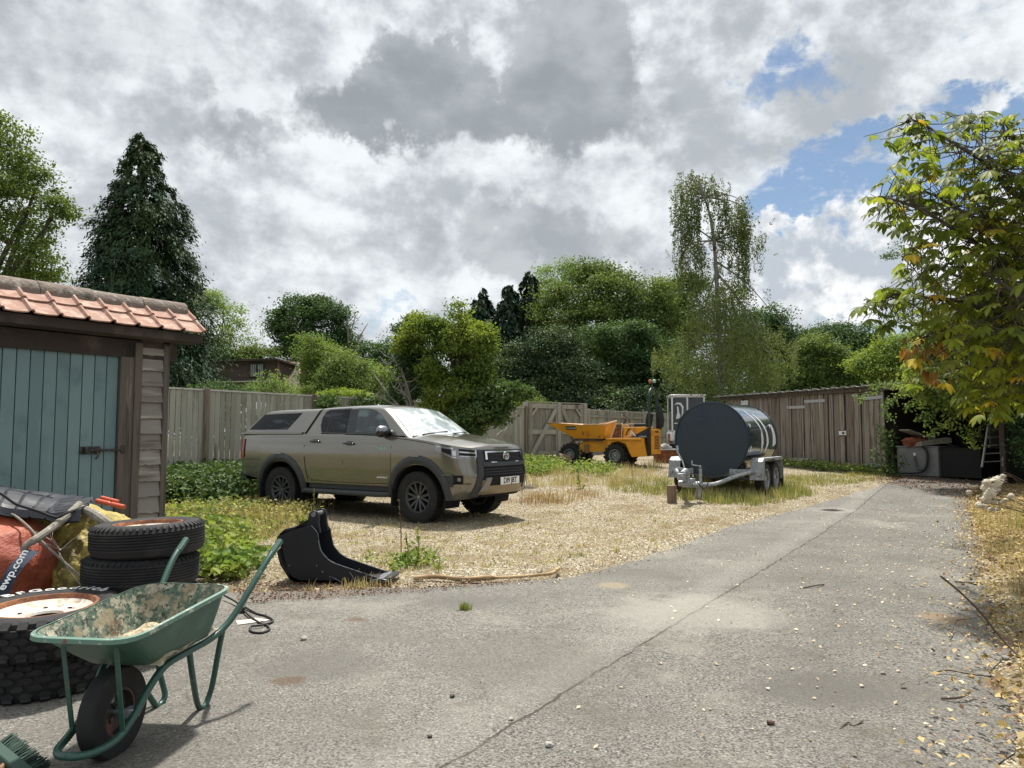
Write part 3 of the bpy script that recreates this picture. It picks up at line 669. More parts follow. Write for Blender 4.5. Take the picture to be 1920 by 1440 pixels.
WS0, WS1 = (-.86, 1.755), (-.18, 1.285)
for k in range(0, 11):
    u = k / 10; x = WS0[0] + (WS1[0] - WS0[0]) * u; z = WS0[1] + (WS1[1] - WS0[1]) * (u ** 1.06)
    secs.append(section(x, max(z, 1.30), wsf=min(1, u * 1.1 + .12), cr=.045 - .02 * u, base=min(1.325, z - .03)))
n = len(secs[0]); vs = [p for s_ in secs for p in s_]; fs = []
for i in range(len(secs) - 1):
    for j in range(n - 1): fs.append((i * n + j, (i + 1) * n + j, (i + 1) * n + j + 1, i * n + j + 1))
fs.append(tuple(range(n)))
mb.add(vs, fs); mb.build('cab_roof', 'truck_paint', truck, smooth=40)
# windscreen, as a sheet standing just off the raked face
def wsp(u, v):  # u 0 top..1 bottom ; v -1..1
    uu = .07 + .88 * u; x = WS0[0] + (WS1[0] - WS0[0]) * uu; z = WS0[1] + (WS1[1] - WS0[1]) * uu ** 1.06
    cr = .045 - .02 * uu; ye = gy(z - .03) - .085; y = v * ye; zz = max(z, 1.30) + .006 + cr * (1 - v * v); xx = x + min(1, uu * 1.1 + .12) * .17 * (1 - min(1, (y / .75) ** 2))
    return Vector((xx, y, zz)) + Vector((.45, 0, .8)) * .010
mb = MB(); mb.grid(lambda a, b: wsp(a, 2 * b - 1), 10, 16); mb.build('windscreen', 'windscreen', truck)
mb = MB()
for y0, y1 in ((-.62, -.05), (.02, .60)):
    a = wsp(1.0, y0 / .8); b = wsp(.93, y1 / .8); mb.tube([a + Vector((.02, 0, .012)), b + Vector((.0, 0, .014))], .009, 6)
mb.build('wiper', 'gloss_black', truck)
mb = MB(); mb.grid(lambda a, b: wsp(1.0 + .09 * a, 2 * b - 1) + Vector((0, 0, .003)), 2, 16); mb.build('cowl', 'dark_trim', truck)
# canopy over the bed
mb = MB(); secs = []
for x, zr in [(-4.16, 1.385), (-4.12, 1.43), (-4.0, 1.56), (-3.86, 1.69), (-3.78, 1.735), (-3.70, 1.752), (-3.5, 1.765), (-3.2, 1.772), (-2.9, 1.775), (-2.72, 1.776)]:
    f = max(0, 1 - (-2.72 - x) / .6); secs.append(section(x + .02 + .17 * f - f * .0, zr, cr=.035, base=1.372))
for s_ in secs[-1:]: 
    for p in s_: p.x += .5 * (p.z - 1.372) - .015
vs = [p for s_ in secs for p in s_]; fs = []
for i in range(len(secs) - 1):
    for j in range(n - 1): fs.append((i * n + j, (i + 1) * n + j, (i + 1) * n + j + 1, i * n + j + 1))
fs += [tuple(range(n))[::-1], tuple((len(secs) - 1) * n + j for j in range(n))]
mb.add(vs, fs)
mb.prism([(-4.20, 1.352), (-4.20, 1.385), (-2.58, 1.382), (-2.58, 1.352)], 1.79, lambda a, b, c: (a, c - .895, b))
mb.build('canopy', 'truck_paint', truck, smooth=40)
mb = MB(); 
for s_ in (-1, 1):
    mb.prism([(-2.535, 1.34), (-2.49, 1.34), (-2.29, 1.77), (-2.335, 1.77)], .02, lambda a, b, c: (a, s_ * (gy(b) - .012 + c * .3), b))
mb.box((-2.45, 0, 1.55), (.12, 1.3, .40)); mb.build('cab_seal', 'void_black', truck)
# side windows (proud glass on the tumblehome plane)
def sidepoly(poly, off, t=.006, s=-1): 
    return [lambda a, b, c: (a, s * (gy(b) + off + c), b)][0]
rear_w = [(-2.13, 1.385), (-2.20, 1.50), (-2.215, 1.62), (-2.17, 1.72), (-2.10, 1.752), (-1.63, 1.762), (-1.615, 1.60), (-1.575, 1.375)]
front_w = [(-1.36, 1.372), (-1.42, 1.755), (-1.18, 1.748), (-1.04, 1.722), (-.90, 1.655), (-.74, 1.53), (-.58, 1.375), (-.56, 1.352)]
can_w = [(-4.03, 1.435), (-3.96, 1.50), (-3.83, 1.63), (-3.745, 1.705), (-2.78, 1.72), (-2.97, 1.50), (-3.03, 1.435)]
def rim_poly(poly, g):
    c = (sum(a for a, b in poly) / len(poly), sum(b for a, b in poly) / len(poly)); return [(c[0] + (a - c[0]) * (1 + g / .3), c[1] + (b - c[1]) * (1 + g / .17)) for a, b in poly]
for s_ in (-1, 1):
    for nm, pl, mt in (('rear_window', rear_w, 'glass_dark'), ('front_window', front_w, 'glass_tint'), ('canopy_window', can_w, 'glass_dark')):
        if nm != 'canopy_window':
            mb = MB(); mb.prism(rim_poly(pl, .017), .009, lambda a, b, c: (a, s_ * (gy(b) - .004 + c), b)); mb.build('window_seal', 'gloss_black', truck, smooth=None)
        mb = MB(); mb.prism(pl, .012, lambda a, b, c: (a, s_ * (gy(b) - (0 if nm != 'canopy_window' else .003) + c), b)); mb.build(nm, mt, truck, smooth=None)
    mb = MB(); mb.prism([(-1.60, 1.36), (-1.63, 1.765), (-1.42, 1.762), (-1.37, 1.36)], .0095, lambda a, b, c: (a, s_ * (gy(b) - .004 + c), b)); mb.build('window_pillar', 'dark_trim', truck, smooth=None); mb = MB(); mb.prism([(-2.02, 1.38), (-2.035, 1.76), (-2.02, 1.76), (-2.005, 1.38)], .014, lambda a, b, c: (a, s_ * (gy(b) + c), b)); mb.build('window_divider', 'dark_trim', truck, smooth=None)
# panel gaps, seen as dark lines on the flank
def sline(mb, pts, s, w=.005, off=.0015):
    for (x0, z0), (x1, z1) in zip(pts[:-1], pts[1:]):
        y0 = (WY(x0, z0) if z0 <= 1.345 else gy(z0)) + off; y1 = (WY(x1, z1) if z1 <= 1.345 else gy(z1)) + off
        d = Vector((x1 - x0, 0, z1 - z0)).normalized(); nn = Vector((-d.z, 0, d.x)) * w
        a, b = Vector((x0, s * y0, z0)), Vector((x1, s * y1, z1)); mb.add([a - nn, a + nn, b + nn, b - nn], [(0, 1, 2, 3)])
for s_ in (-1, 1):
    mb = MB()
    sline(mb, [(-2.41, .58), (-2.45, .75), (-2.47, .95), (-2.48, 1.15), (-2.485, 1.345)], s_, .010)
    sline(mb, [(-2.33, .575), (-1.95, .565), (-1.57, .56)], s_, .004); sline(mb, [(-1.57, .56), (-1.57, .9), (-1.57, 1.2), (-1.565, 1.34)], s_, .0042)
    sline(mb, [(-1.57, .56), (-1.1, .56), (-.60, .575), (-.555, .62), (-.54, .8), (-.53, 1.0), (-.52, 1.15), (-.51, 1.30)], s_, .0042)
    sline(mb, [(-2.33, .575), (-2.41, .65)], s_, .004)
    sline(mb, [(-.45, 1.285), (-.2, 1.262), (.0, 1.238), (.2, 1.212), (.34, 1.185)], s_, .005)
    sline(mb, [(-1.56, 1.345), (-1.2, 1.338), (-.9, 1.328), (-.56, 1.315)], s_, .009, .004); sline(mb, [(-2.15, 1.352), (-1.6, 1.346)], s_, .009, .004)
    sline(mb, [(-4.1, .90), (-3.62, .90)], s_, .0035)
    mb.build('panel_gap', 'void_black', truck, smooth=None, fixn=False)
    # doors handles
    for hx, hz in ((-2.22, 1.225), (-1.42, 1.195)):
        mb = MB(); y = wz(hz); mb.tube(smoothpath([(hx - .10, s_ * (y + .002), hz), (hx - .085, s_ * (y + .035), hz + .004), (hx, s_ * (y + .045), hz + .004), (hx + .085, s_ * (y + .035), hz - .002), (hx + .10, s_ * (y + .002), hz - .004)], 4), .016, 8)
        mb.box((hx, s_ * (y - .001), hz), (.13, .01, .075)); mb.build('door_handle', 'gloss_black', truck, bevel=.004)
    # mirror
    mb = MB(); mr = bpy.data.objects.new('door_mirror', None); COL.objects.link(mr); mr.parent = truck; mr.location = (-.66, s_ * .98, 1.395)
    def mir(u, v, zc=0):
        a = 2 * PI * u; b = PI * (v - .5); cb = math.cos(b) ** .6; return Vector((.075 * cb * math.cos(a) * (1.25 if math.cos(a) > 0 else .7), .125 * (abs(math.sin(b)) ** .8) * (1 if b > 0 else -1), .088 * cb * math.sin(a)))
    mb.grid(lambda a, b: mir(a, b), 20, 12, wrap=True); mb.build('mirror_shell', 'chrome_dark', mr, smooth=60)
    mb = MB(); mb.box((0, -s_ * .08, -.075), (.09, .16, .04)); mb.box((0.03, -s_ * .14, -.10), (.13, .05, .09)); mb.grid(lambda a, b: mir(a, b) * 1.02 + Vector((0, 0, -.012)) if math.sin(2 * PI * a) < 0.15 else mir(a, b) * .97, 20, 12, wrap=True); mb.build('mirror_arm', 'gloss_black', mr, bevel=.008)
    # side step
    mb = MB(); mb.tube([(-2.50, s_ * .78, .41), (-2.44, s_ * .92, .405), (-2.3, s_ * .95, .40), (-.75, s_ * .95, .40), (-.60, s_ * .92, .405), (-.52, s_ * .80, .41)], .042, 10); mb.box((-1.5, s_ * .87, .425), (1.75, .16, .03)); mb.box((-1.48, s_ * .80, .49), (1.95, .06, .10)); mb.build('side_step', 'dark_trim', truck, bevel=.01)
    # arch flares
    for xc in (0, -3.085):
        mb = MB()
        def fl(u, v):
            a = R(-14) + R(208) * u; lip = [(.497, -.05), (.500, .028), (.535, .046), (.585, .034), (.612, .012), (.618, -.02)][int(round(v * 5))]
            rr, o_ = lip; x = xc + rr * math.cos(a) * 1.0; z = .40 + rr * (.96 if math.sin(a) > 0 else 1) * math.sin(a) * (1.03 if rr < .55 else 1.06)
            if z < .36: z = .36
            return Vector((x, s_ * (WY(min(x, .95), max(z, .4)) + o_), z))
        mb.grid(fl, 44, 5); mb.build('wheel_arch_trim', 'dark_trim', truck, smooth=40)
        mb = MB(); mb.grid(lambda u, v: Vector((xc + .505 * math.cos(R(-20) + R(220) * u), s_ * (.90 - .42 * v), .40 + .50 * math.sin(R(-20) + R(220) * u))), 24, 2); mb.box((xc, s_ * .50, .62), (1.0, .03, .55)); mb.build('wheel_well', 'void_black', truck)
        mb = MB(); mb.box((xc, s_ * (WY(xc, 1.04) + .034), 1.012), (.15, .014, .022)); mb.build('trim_inset', 'chrome_dark', truck, bevel=.003)
        mb = MB(); mb.box((xc - .50, s_ * .80, .40), (.018, .26, .34)); mb.build('mud_flap', 'rubber', truck)
        wheel(truck, (xc, s_ * .785, .388), .390, .262, .232, side=s_, lugs=40, lugh=.012, lugw=.034)
    # tail light
    mb = MB(); mb.grid(lambda u, v: (lambda z, q: Vector((XR + .02 - (.235 - .02 * abs(z - 1)) * math.sin(q) ** .4 - .006, s_ * ((wz(z)) * math.cos(q) ** .4 + .004), z)))(.93 + .34 * v, R(1) + R(74) * u), 8, 6); mb.build('tail_light', 'red_lens', truck)
    # headlight on the wrapping corner
    hl = bpy.data.objects.new('headlight', None); COL.objects.link(hl); hl.parent = truck
    t62 = math.acos((.60 / .92) ** (NF / 2))
    def hlp(u, v, off=.006, a=0, b=1, c=0, d=1):
        u = a + (b - a) * u; v = c + (d - c) * v; th = .02 + (t62 - .02) * u; zt_ = 1.178 - .062 * u; zb_ = float(np.interp(u, [0, .12, .32, 1], [1.10, 1.045, .985, .968])); z = zb_ + (zt_ - zb_) * v
        x, y = S(th, z); nx, ny = (math.sin(th) ** 1.2, math.cos(th)); l_ = math.hypot(nx, ny); return Vector((x + off * nx / l_, s_ * (y + off * ny / l_), z))
    mb = MB(); mb.grid(lambda u, v: hlp(u, v, .005), 18, 5); mb.build('lamp_housing', 'lens', hl)
    mb = MB(); 
    mb.grid(lambda u, v: hlp(u, v, .010, .02, .36, .78, .93), 8, 2); mb.grid(lambda u, v: hlp(u, v, .010, .33, .42, .25, .70), 4, 3); mb.grid(lambda u, v: hlp(u, v, .011, .52, .93, .55, .68), 8, 2); mb.grid(lambda u, v: hlp(u, v, .011, .52, .96, .22, .30), 8, 2); mb.grid(lambda u, v: hlp(u, v, .011, .93, .97, .22, .9), 2, 3); mb.grid(lambda u, v: hlp(u, v, .010, .15, .42, .05, .16), 5, 2)
    mb.build('lamp_reflector', 'lens_bright', hl)
    mb = MB(); mb.grid(lambda u, v: hlp(u, v, .009, .10, .30, .28, .72), 5, 2); mb.grid(lambda u, v: hlp(u, v, .0085, .5, .92, .3, .54), 5, 2); mb.grid(lambda u, v: hlp(u, v, .0085, .5, .92, .70, .9), 5, 2); mb.build('lamp_bowl', 'void_black', hl)
# ---- front fascia, mapped on the nose surface by (y, z)
def fp(mb, yL, yR, z0, z1, off, ny=10, nz=4, mi=0):
    f = lambda g, v: g if not callable(g) else g(v)
    def q(u, v):
        z = z0 + (z1 - z0) * v if not callable(z0) else None
        y = f(yL, v) + (f(yR, v) - f(yL, v)) * u
        if callable(z0): z = z0(y) + (z1(y) - z0(y)) * v
        return Vector((FX(y, z) + off, y, z))
    mb.grid(q, ny, nz, mi)
def edge_strip(mb, yL, yR, z0, z1, off, dep=.03, mi=0):
    fp(mb, yL, yR, z0, z1, off, 12, 5, mi)
def solid(mb, yL, yR, z0, z1, off, mi=0, ny=12):
    """patch with returns back to the nose surface"""
    fp(mb, yL, yR, z0, z1, off, ny, 4, mi)
    f = lambda g, v: g(v) if callable(g) else g
    for v, z in ((0, z0), (1, z1)):
        mb.grid(lambda a, b: (lambda y: Vector((FX(y, z) + off - b * (off + .02), y, z)))(f(yL, v) + (f(yR, v) - f(yL, v)) * a), ny, 1, mi)
    for g in (yL, yR): mb.grid(lambda a, b: (lambda y, z: Vector((FX(y, z) + off - b * (off + .02), y, z)))(f(g, a), z0 + (z1 - z0) * a), 4, 1, mi)
mb = MB(); solid(mb, lambda v: -.69 + .07 * v, lambda v: .69 - .07 * v, .40, 1.112, .010); mb.build('grille_surround', 'dark_trim', truck, smooth=50)
mb = MB()
for s_ in (-1, 1): solid(mb, (lambda v: -.70 + .07 * v) if s_ < 0 else (lambda v: .60 - .05 * v), (lambda v: -.60 + .05 * v) if s_ < 0 else (lambda v: .70 - .07 * v), .42, 1.108, .034, ny=4)
solid(mb, -.62, .62, 1.095, 1.115, .030); solid(mb, -.56, .56, .865, .925, .036); mb.build('grille_frame', 'dark_trim', truck, smooth=50)
mb = MB(); solid(mb, -.50, .50, .935, 1.085, .014); solid(mb, -.58, .58, .69, .855, .016); mb.build('grille', 'void_black', truck)
mb = MB()
for k in range(6): solid(mb, -.45, .45, .948 + k * .021, .957 + k * .021, .028)
for k in range(3): solid(mb, -.54, .54, .735 + k * .04, .743 + k * .04, .022)
mb.build('grille_slat', 'dark_trim', truck)
mb = MB(); solid(mb, -.50, .50, 1.070, 1.090, .040); 
for s_ in (-1, 1): solid(mb, (-.51 if s_ < 0 else .47), (-.47 if s_ < 0 else .51), .965, 1.085, .041, ny=2); solid(mb, s_ * .33 - .07, s_ * .33 + .07, .918, .932, .044, ny=3)
mb.build('grille_chrome', 'chrome', truck)
# emblem: three overlapping ellipses
mb = MB(); ex = FX(0, 1.01) + .047
for cz, a, b in ((1.012, .078, .062), (1.012, .026, .056), (1.036, .050, .026)):
    mb.tube([(ex, a * math.cos(2 * PI * k / 32), cz + b * math.sin(2 * PI * k / 32)) for k in range(32)], .0075, 6, closed=True)
mb.build('front_emblem', 'chrome', truck)
mb = MB(); solid(mb, -.60, .60, .44, .66, .045); mb.build('bumper_skid', 'bronze_skid', truck)
mb = MB(); solid(mb, -.50, .50, .575, .70, .052); solid(mb, -.52, .52, .40, .44, .03); mb.build('bumper_recess', 'void_black', truck)
mb = MB()
for s_ in (-1, 1):
    mb = MB(); solid(mb, (lambda v: -.62 + .07 * v) if s_ < 0 else (lambda v: .50 - .05 * v), (lambda v: -.50 + .05 * v) if s_ < 0 else (lambda v: .62 - .07 * v), .50, .70, .060, ny=4); mb.build('bumper_horn', 'chrome_dark', truck)
pl = MB(); px_ = FX(0, .64) + .066; pl.box((px_, 0, .638), (.006, .525, .113)); plate = pl.build('number_plate', 'plate_white', truck)
text_mesh('plate_text', 'DI9 JBT', .118, 'plate_black', plate, Matrix.Translation((px_ + .0045, 0, .637)) @ Matrix(((0, 0, 1, 0), (1, 0, 0, 0), (0, 1, 0, 0), (0, 0, 0, 1))), ext=.001, bold=.0022)
# fog lamp recesses, bronze lips, arch to bumper trim
for s_ in (-1, 1):
    def sp(mb, th0, th1, z0, z1, off, nu=8, nv=3):
        def q(u, v):
            th = th0 + (th1 - th0) * u; z = z0 + (z1 - z0) * v; x, y = S(th, z); nx_, ny_ = math.sin(th) ** 1.2, math.cos(th); l_ = math.hypot(nx_, ny_); return Vector((x + off * nx_ / l_, s_ * (y + off * ny_ / l_), z))
        mb.grid(q, nu, nv)
    mb = MB(); sp(mb, .30, .56, .62, .735, .006); sp(mb, .30, .56, .60, .62, .02); mb.build('fog_lamp_recess', 'void_black', truck)
    mb = MB(); sp(mb, .10, .32, .56, .745, .010); mb.build('bumper_corner_trim', 'dark_trim', truck)
    mb = MB(); sp(mb, .10, .30, .735, .757, .022); mb.build('bumper_brightwork', 'chrome_dark', truck)
    mb = MB(); sp(mb, .42, .50, .65, .70, .012); mb.build('fog_lamp', 'lens', truck)
    mb = MB(); sp(mb, .36, .80, .58, .605, .030); mb.build('bumper_lip', 'truck_paint', truck)
# badges on the door
Ms = lambda x, z: Matrix.Translation((x, -(wz(z) + .004), z)) @ Matrix(((1, 0, 0, 0), (0, 0, -1, 0), (0, 1, 0, 0), (0, 0, 0, 1)))
text_mesh('door_badge', 'INVINCIBLE X', .036, 'decal_white', truck, Ms(-.72, .665), ext=.0015, shear=.2, bold=.001)
mb = MB()
for k, w_ in enumerate((.03, .02, .035, .022, .03, .03)): mb.box((-.80 + k * .037, -(wz(1.125) + .004), 1.13), (w_ * .8, .002, .030), rot=Matrix.Rotation(.1, 3, 'Y'))
mb.box((-.72, -(wz(1.1) + .004), 1.10), (.16, .002, .008)); mb.build('door_sticker', 'decal_green', truck)
# underbody, far hull, rear bumper, aerial
mb = MB(); mb.box((-1.65, 0, .56), (4.6, 1.25, .26)); mb.box((-3.4, 0, .50), (1.2, .8, .16)); mb.box((-.0, 0, .40), (.9, .9, .10)); mb.tube([(0, -.6, .38), (0, .6, .38)], .05, 8); mb.tube([(-3.085, -.65, .38), (-3.085, .65, .38)], .06, 8); mb.build('chassis', 'under_black', truck)
mb = MB(); mb.prism([(-4.31, .50), (-4.31, .68), (-4.12, .70), (-4.12, .52)], 1.62, lambda a, b, c: (a, c - .81, b)); mb.build('rear_bumper', 'dark_trim', truck, bevel=.03)
mb = MB(); mb.prism([(-1.72, 1.845), (-1.66, 1.875), (-1.60, 1.848)], .03, lambda a, b, c: (a, c - .015, b)); mb.build('roof_aerial', 'truck_paint', truck, bevel=.008)
# ================================================================== wheelbarrow
bax = math.atan2(.99, .128)
bar = thing('wheelbarrow', 'green steel wheelbarrow with a rust-stained tray, standing on the tarmac beside the tyres', 'wheelbarrow', (-1.73, 3.33, .012), bax)
rimc = [(-.25, .235, .565), (.57, .235, .62), (.57, -.235, .62), (-.25, -.235, .565)]
floc = [(.03, .155, .375), (.47, .19, .395), (.47, -.19, .395), (.03, -.155, .375)]
def rrect(c, rad, k=6):
    pts = []; n = 4
    for i in range(n):
        p = Vector(c[i]); a = (Vector(c[i - 1]) - p); b = (Vector(c[(i + 1) % n]) - p); ra = min(rad, a.length * .4); a.normalize(); b.normalize()
        for j in range(k + 1):
            t = j / k; pts.append(p + a * ra * (1 - t) ** 2 + b * ra * t ** 2)
    return pts
def ring(t, off=0):
    f = t ** 1.0; c = [Vector(floc[i]).lerp(Vector(rimc[i]), f) for i in range(4)]
    m = sum(c, Vector()) / 4; return [p + (Vector((p.x - m.x, p.y - m.y, 0)).normalized() * off if off else Vector()) for p in rrect(c, .07 + .05 * t)]
def ringsurf(mb, lev, offs, mi=0, cap=True, zoff=0):
    rr = [ring(t, o_) for t, o_ in zip(lev, offs)]; n = len(rr[0]); vs = [p + Vector((0, 0, zoff)) for r_ in rr for p in r_]; fs = []
    for i in range(len(rr) - 1):
        for k in range(n): fs.append((i * n + k, i * n + (k + 1) % n, (i + 1) * n + (k + 1) % n, (i + 1) * n + k))
    if cap: fs.append(tuple(range(n)))
    mb.add(vs, fs, mi)
mb = MB(); ringsurf(mb, [0, .05, .3, .6, 1], [-.03, 0, .004, .004, 0]); tray = mb.build('tray', 'barrow_paint', bar, smooth=50, fixn=True)
mb = MB(); ringsurf(mb, [0, .05, .3, .6, 1], [-.035, -.006, -.004, -.004, -.005], zoff=.005); mb.build('tray_inside', 'barrow_inside', tray, smooth=50)
mb = MB(); rr = ring(1, 0); ro = ring(1, .020); N_ = len(rr)
ro = [p + Vector((0, 0, .004)) for p in ro]; ri = [p + Vector((0, 0, .007)) for p in rr]; rd = [p + Vector((0, 0, -.014)) for p in ring(1, .022)]
for A_, B_ in ((ri, ro), (ro, rd)):
    mb.add(A_ + B_, [(k, (k + 1) % N_, N_ + (k + 1) % N_, N_ + k) for k in range(N_)])
mb.build('tray_rim', 'barrow_rim', tray, smooth=50, fixn=False)
mb = MB()
def grime(u, v):
    x = .03 + .50 * u; y = (-.19 + .38 * v); h = .395 + .025 * noise.noise(Vector((x * 9, y * 9, 0))) + .012 * noise.noise(Vector((x * 40, y * 40, 0))) + .055 * min(1, .45 + u)
    e = min(u, 1 - u, v, 1 - v); return Vector((x, y, h - .03 * max(0, 1 - e * 8)))
mb.grid(grime, 30, 22); mb.build('dried_mortar', 'barrow_grime', tray, smooth=80)
C_, F_ = [], []
mb = MB()
for s_ in (-1, 1):
    pth = smoothpath([(1.0, s_ * .285, .78), (.87, s_ * .275, .70), (.73, s_ * .252, .575), (.60, s_ * .215, .445), (.48, s_ * .18, .382), (.30, s_ * .155, .362), (.14, s_ * .145, .345), (.05, s_ * .125, .27), (-.03, s_ * .115, .185), (-.13, s_ * .11, .13), (-.22, s_ * .085, .115), (-.265, s_ * .04, .113), (-.272, 0, .113)], 5)
    mb.tube(pth, .0165, 10)
fr = mb.build('frame', 'barrow_tube', bar, smooth=60)
mb = MB()
for s_ in (-1, 1): mb.tube([(1.01, s_ * .2855, .786), (.92, s_ * .279, .732)], .0185, 10)
mb.build('handle_grip', 'barrow_tube', fr)
for s_ in (-1, 1):
    mb = MB(); yo = .14 if s_ > 0 else .10
    mb.tube(smoothpath([(.575, s_ * (yo + .09), .42), (.59, s_ * (yo + .06), .30), (.61, s_ * (yo + .02), .12), (.61, s_ * yo, .05), (.58, s_ * yo, .018), (.54, s_ * yo, .018), (.50, s_ * yo, .06), (.40, s_ * (yo + .03), .22), (.33, s_ * (yo + .05), .36)], 5), .0145, 10); mb.build('leg', 'barrow_tube', bar, smooth=60)
    mb = MB(); mb.bar((-.17, s_ * .12, .52), (-.10, s_ * .115, .145), .022, .005, up=(1, 0, 0)); mb.build('front_strut', 'barrow_tube', bar)
    mb = MB(); mb.box((.0, s_ * .085, .19), (.05, .05, .045)); mb.build('axle_bracket', 'galv', bar, bevel=.006)
mb = MB(); mb.tube([(0, -.12, .19), (0, .12, .19)], .009, 8); mb.build('axle', 'galv', bar)
wheel(bar, (0, 0, .190), .190, .082, .10, rim_mat='steel_dark', style='steel', lugs=0)

# ================================================================== tyres
def tyre(loc, r, w, rim_r, label, kind, rzr=0, rim='rusty_white', group=None, tiltx=0, tilty=0, centre=True):
    o = thing('spare_tyre', label, 'tyre', loc, 0, group, rot=(tiltx, tilty, rzr)); h = w
    rt = r
    mb = MB()
    if kind == 'rib':
        prof = [(rim_r * 1.0, .02), (rim_r * 1.05, 0), (r * .86, -.0), (r * .95, .018), (r * .985, .045)]
        g0, g1 = .05, w - .05; ng = 6
        for k in range(ng):
            z0 = g0 + (g1 - g0) * k / ng; z1 = g0 + (g1 - g0) * (k + 1) / ng; prof += [(r, z0 + .004), (r, z1 - .005), (r - .010, z1 - .004), (r - .010, z1)]
        prof += [(r, g1 + .004), (r * .985, w - .04), (r * .955, w - .016), (r * .93, w - .008), (r * .90, w - .004), (r * .80, w + .003), (rim_r * 1.10, w - .006), (rim_r * 1.05, w - .012), (rim_r, w - .03)]
        mb.lathe(prof, None, 64)
        for k in range(56):
            a = 2 * PI * k / 56; rot = Matrix.Rotation(a, 3, 'Z'); mb.box(rot @ Vector((r * .952, 0, w - .016)), (.042, .014, .012), rot @ Matrix.Rotation(R(28), 3, 'Y'))
    else:
        ri = r - .014
        prof = [(rim_r, .02), (rim_r * 1.05, .0), (r * .83, -.004), (r * .93, .012), (ri, .045), (ri, w - .045), (r * .93, w - .012), (r * .83, w + .004), (rim_r * 1.08, w - .002), (rim_r * 1.03, w - .010), (rim_r, w - .03)]
        mb.lathe(prof, None, 64); nb_ = 30
        for k in range(nb_):
            for row in range(4):
                a = 2 * PI * (k + .5 * (row % 2)) / nb_; rot = Matrix.Rotation(a, 3, 'Z'); zz = .035 + (w - .07) * (row + .5) / 4
                L = 2 * PI * r / nb_ * .74; ys_ = L * .5; zs = (w - .07) / 4 * .42
                poly = [(-ys_, -zs * .4), (-ys_ * .3, -zs), (ys_ * .6, -zs * .8), (ys_, zs * .1), (ys_ * .4, zs), (-ys_ * .7, zs * .9)]
                if row % 2: poly = [(-b_, c_) for b_, c_ in poly][::-1]
                mb.prism(poly, .014, lambda b_, c_, d_: rot @ Vector((ri - .002 + d_, b_, zz + c_)))
            a = 2 * PI * k / nb_; rot = Matrix.Rotation(a, 3, 'Z'); mb.box(rot @ Vector((r * .952, 0, w - .022)), (.05, .045, .016), rot @ Matrix.Rotation(R(35), 3, 'Y')); mb.box(rot @ Vector((r * .952, 0, .022)), (.05, .045, .016), rot @ Matrix.Rotation(R(-35), 3, 'Y'))
    t = mb.build('tyre', 'rubber_dusty' if kind == 'rib' else 'rubber', o, smooth=30)
    if rim:
        mb = MB(); q = rim_r
        mb.lathe([(q * 1.03, w - .012), (q * 1.03, w - .006), (q * .97, w - .006), (q * .94, w - .016), (q * .91, w - .03)], None, 48, mi=1)
        mb.lathe([(q * .91, w - .03), (q * .84, w - .045), (q * .74, w - .062), (q * .60, w - .060), (q * .46, w - .055), (q * .36, w - .062), (q * .33, w - .075)], None, 48, mi=0)
        mb.lathe([(q * .33, w - .075), (q * .33, w - .12), (0, w - .125)], None, 32, mi=2)
        for k in range(6):
            a = 2 * PI * k / 6; mb.lathe([(.012, 0), (.012, .004), (0, .004)], Matrix.Translation((q * .53 * math.cos(a), q * .53 * math.sin(a), w - .056)), 10, mi=2)
        mb.build('rim', [rim, 'rust', 'void_black'], o, smooth=40)
    return o, t
g1_ = 'off-road tyres stacked by the wheelbarrow'; g2_ = 'van tyres stacked beside the shed'
zb = .012
cA = (-2.62, 4.27)
tyre((cA[0] - .02, cA[1] + .01, zb), .405, .222, .25, 'bottom off-road tyre of the near stack, resting on the tarmac', 'mud', .3, None, g1_)
oA, tA = tyre((cA[0], cA[1], zb + .222), .41, .222, .262, 'white-lettered off-road tyre with rusty white rim on top of the near stack', 'mud', 0, 'rusty_white', g1_, tiltx=R(2.2))
# lettering round the sidewall
s_txt = 'BFGoodrich'; widths = [.074, .067, .080, .066, .066, .066, .048, .036, .058, .064]; tot = sum(widths); rl = .345; ang = R(108) + (tot / rl) / 2; 
for ch, wdt in zip(s_txt, widths):
    ang -= wdt / rl / 2
    Mx = Matrix.Translation((rl * math.cos(ang), rl * math.sin(ang), .2275)) @ Matrix.Rotation(ang - PI / 2, 4, 'Z'); text_mesh('sidewall_letter', ch, .100, 'rubber_white', tA, Mx, ext=.0015, bold=.001); ang -= wdt / rl / 2
cB = (-2.40, 4.98)
tyre((cB[0] - .03, cB[1] + .02, zb), .345, .205, .21, 'lowest van tyre hidden at the foot of the far stack', 'rib', 0, None, g2_)
tyre((cB[0] - .015, cB[1] + .02, zb + .205), .33, .20, .21, 'third van tyre down in the far stack', 'rib', 0, None, g2_)
tyre((cB[0] - .035, cB[1] + .0, zb + .405), .352, .205, .21, 'second van tyre down, set slightly left of the one on top', 'rib', .2, None, g2_)
tyre((cB[0] + .005, cB[1], zb + .612), .348, .205, .205, 'ribbed van tyre with rusty cream rim, topmost of the far stack', 'rib', .5, 'rusty_white', g2_, tiltx=R(-1.0), tilty=R(-1.5))

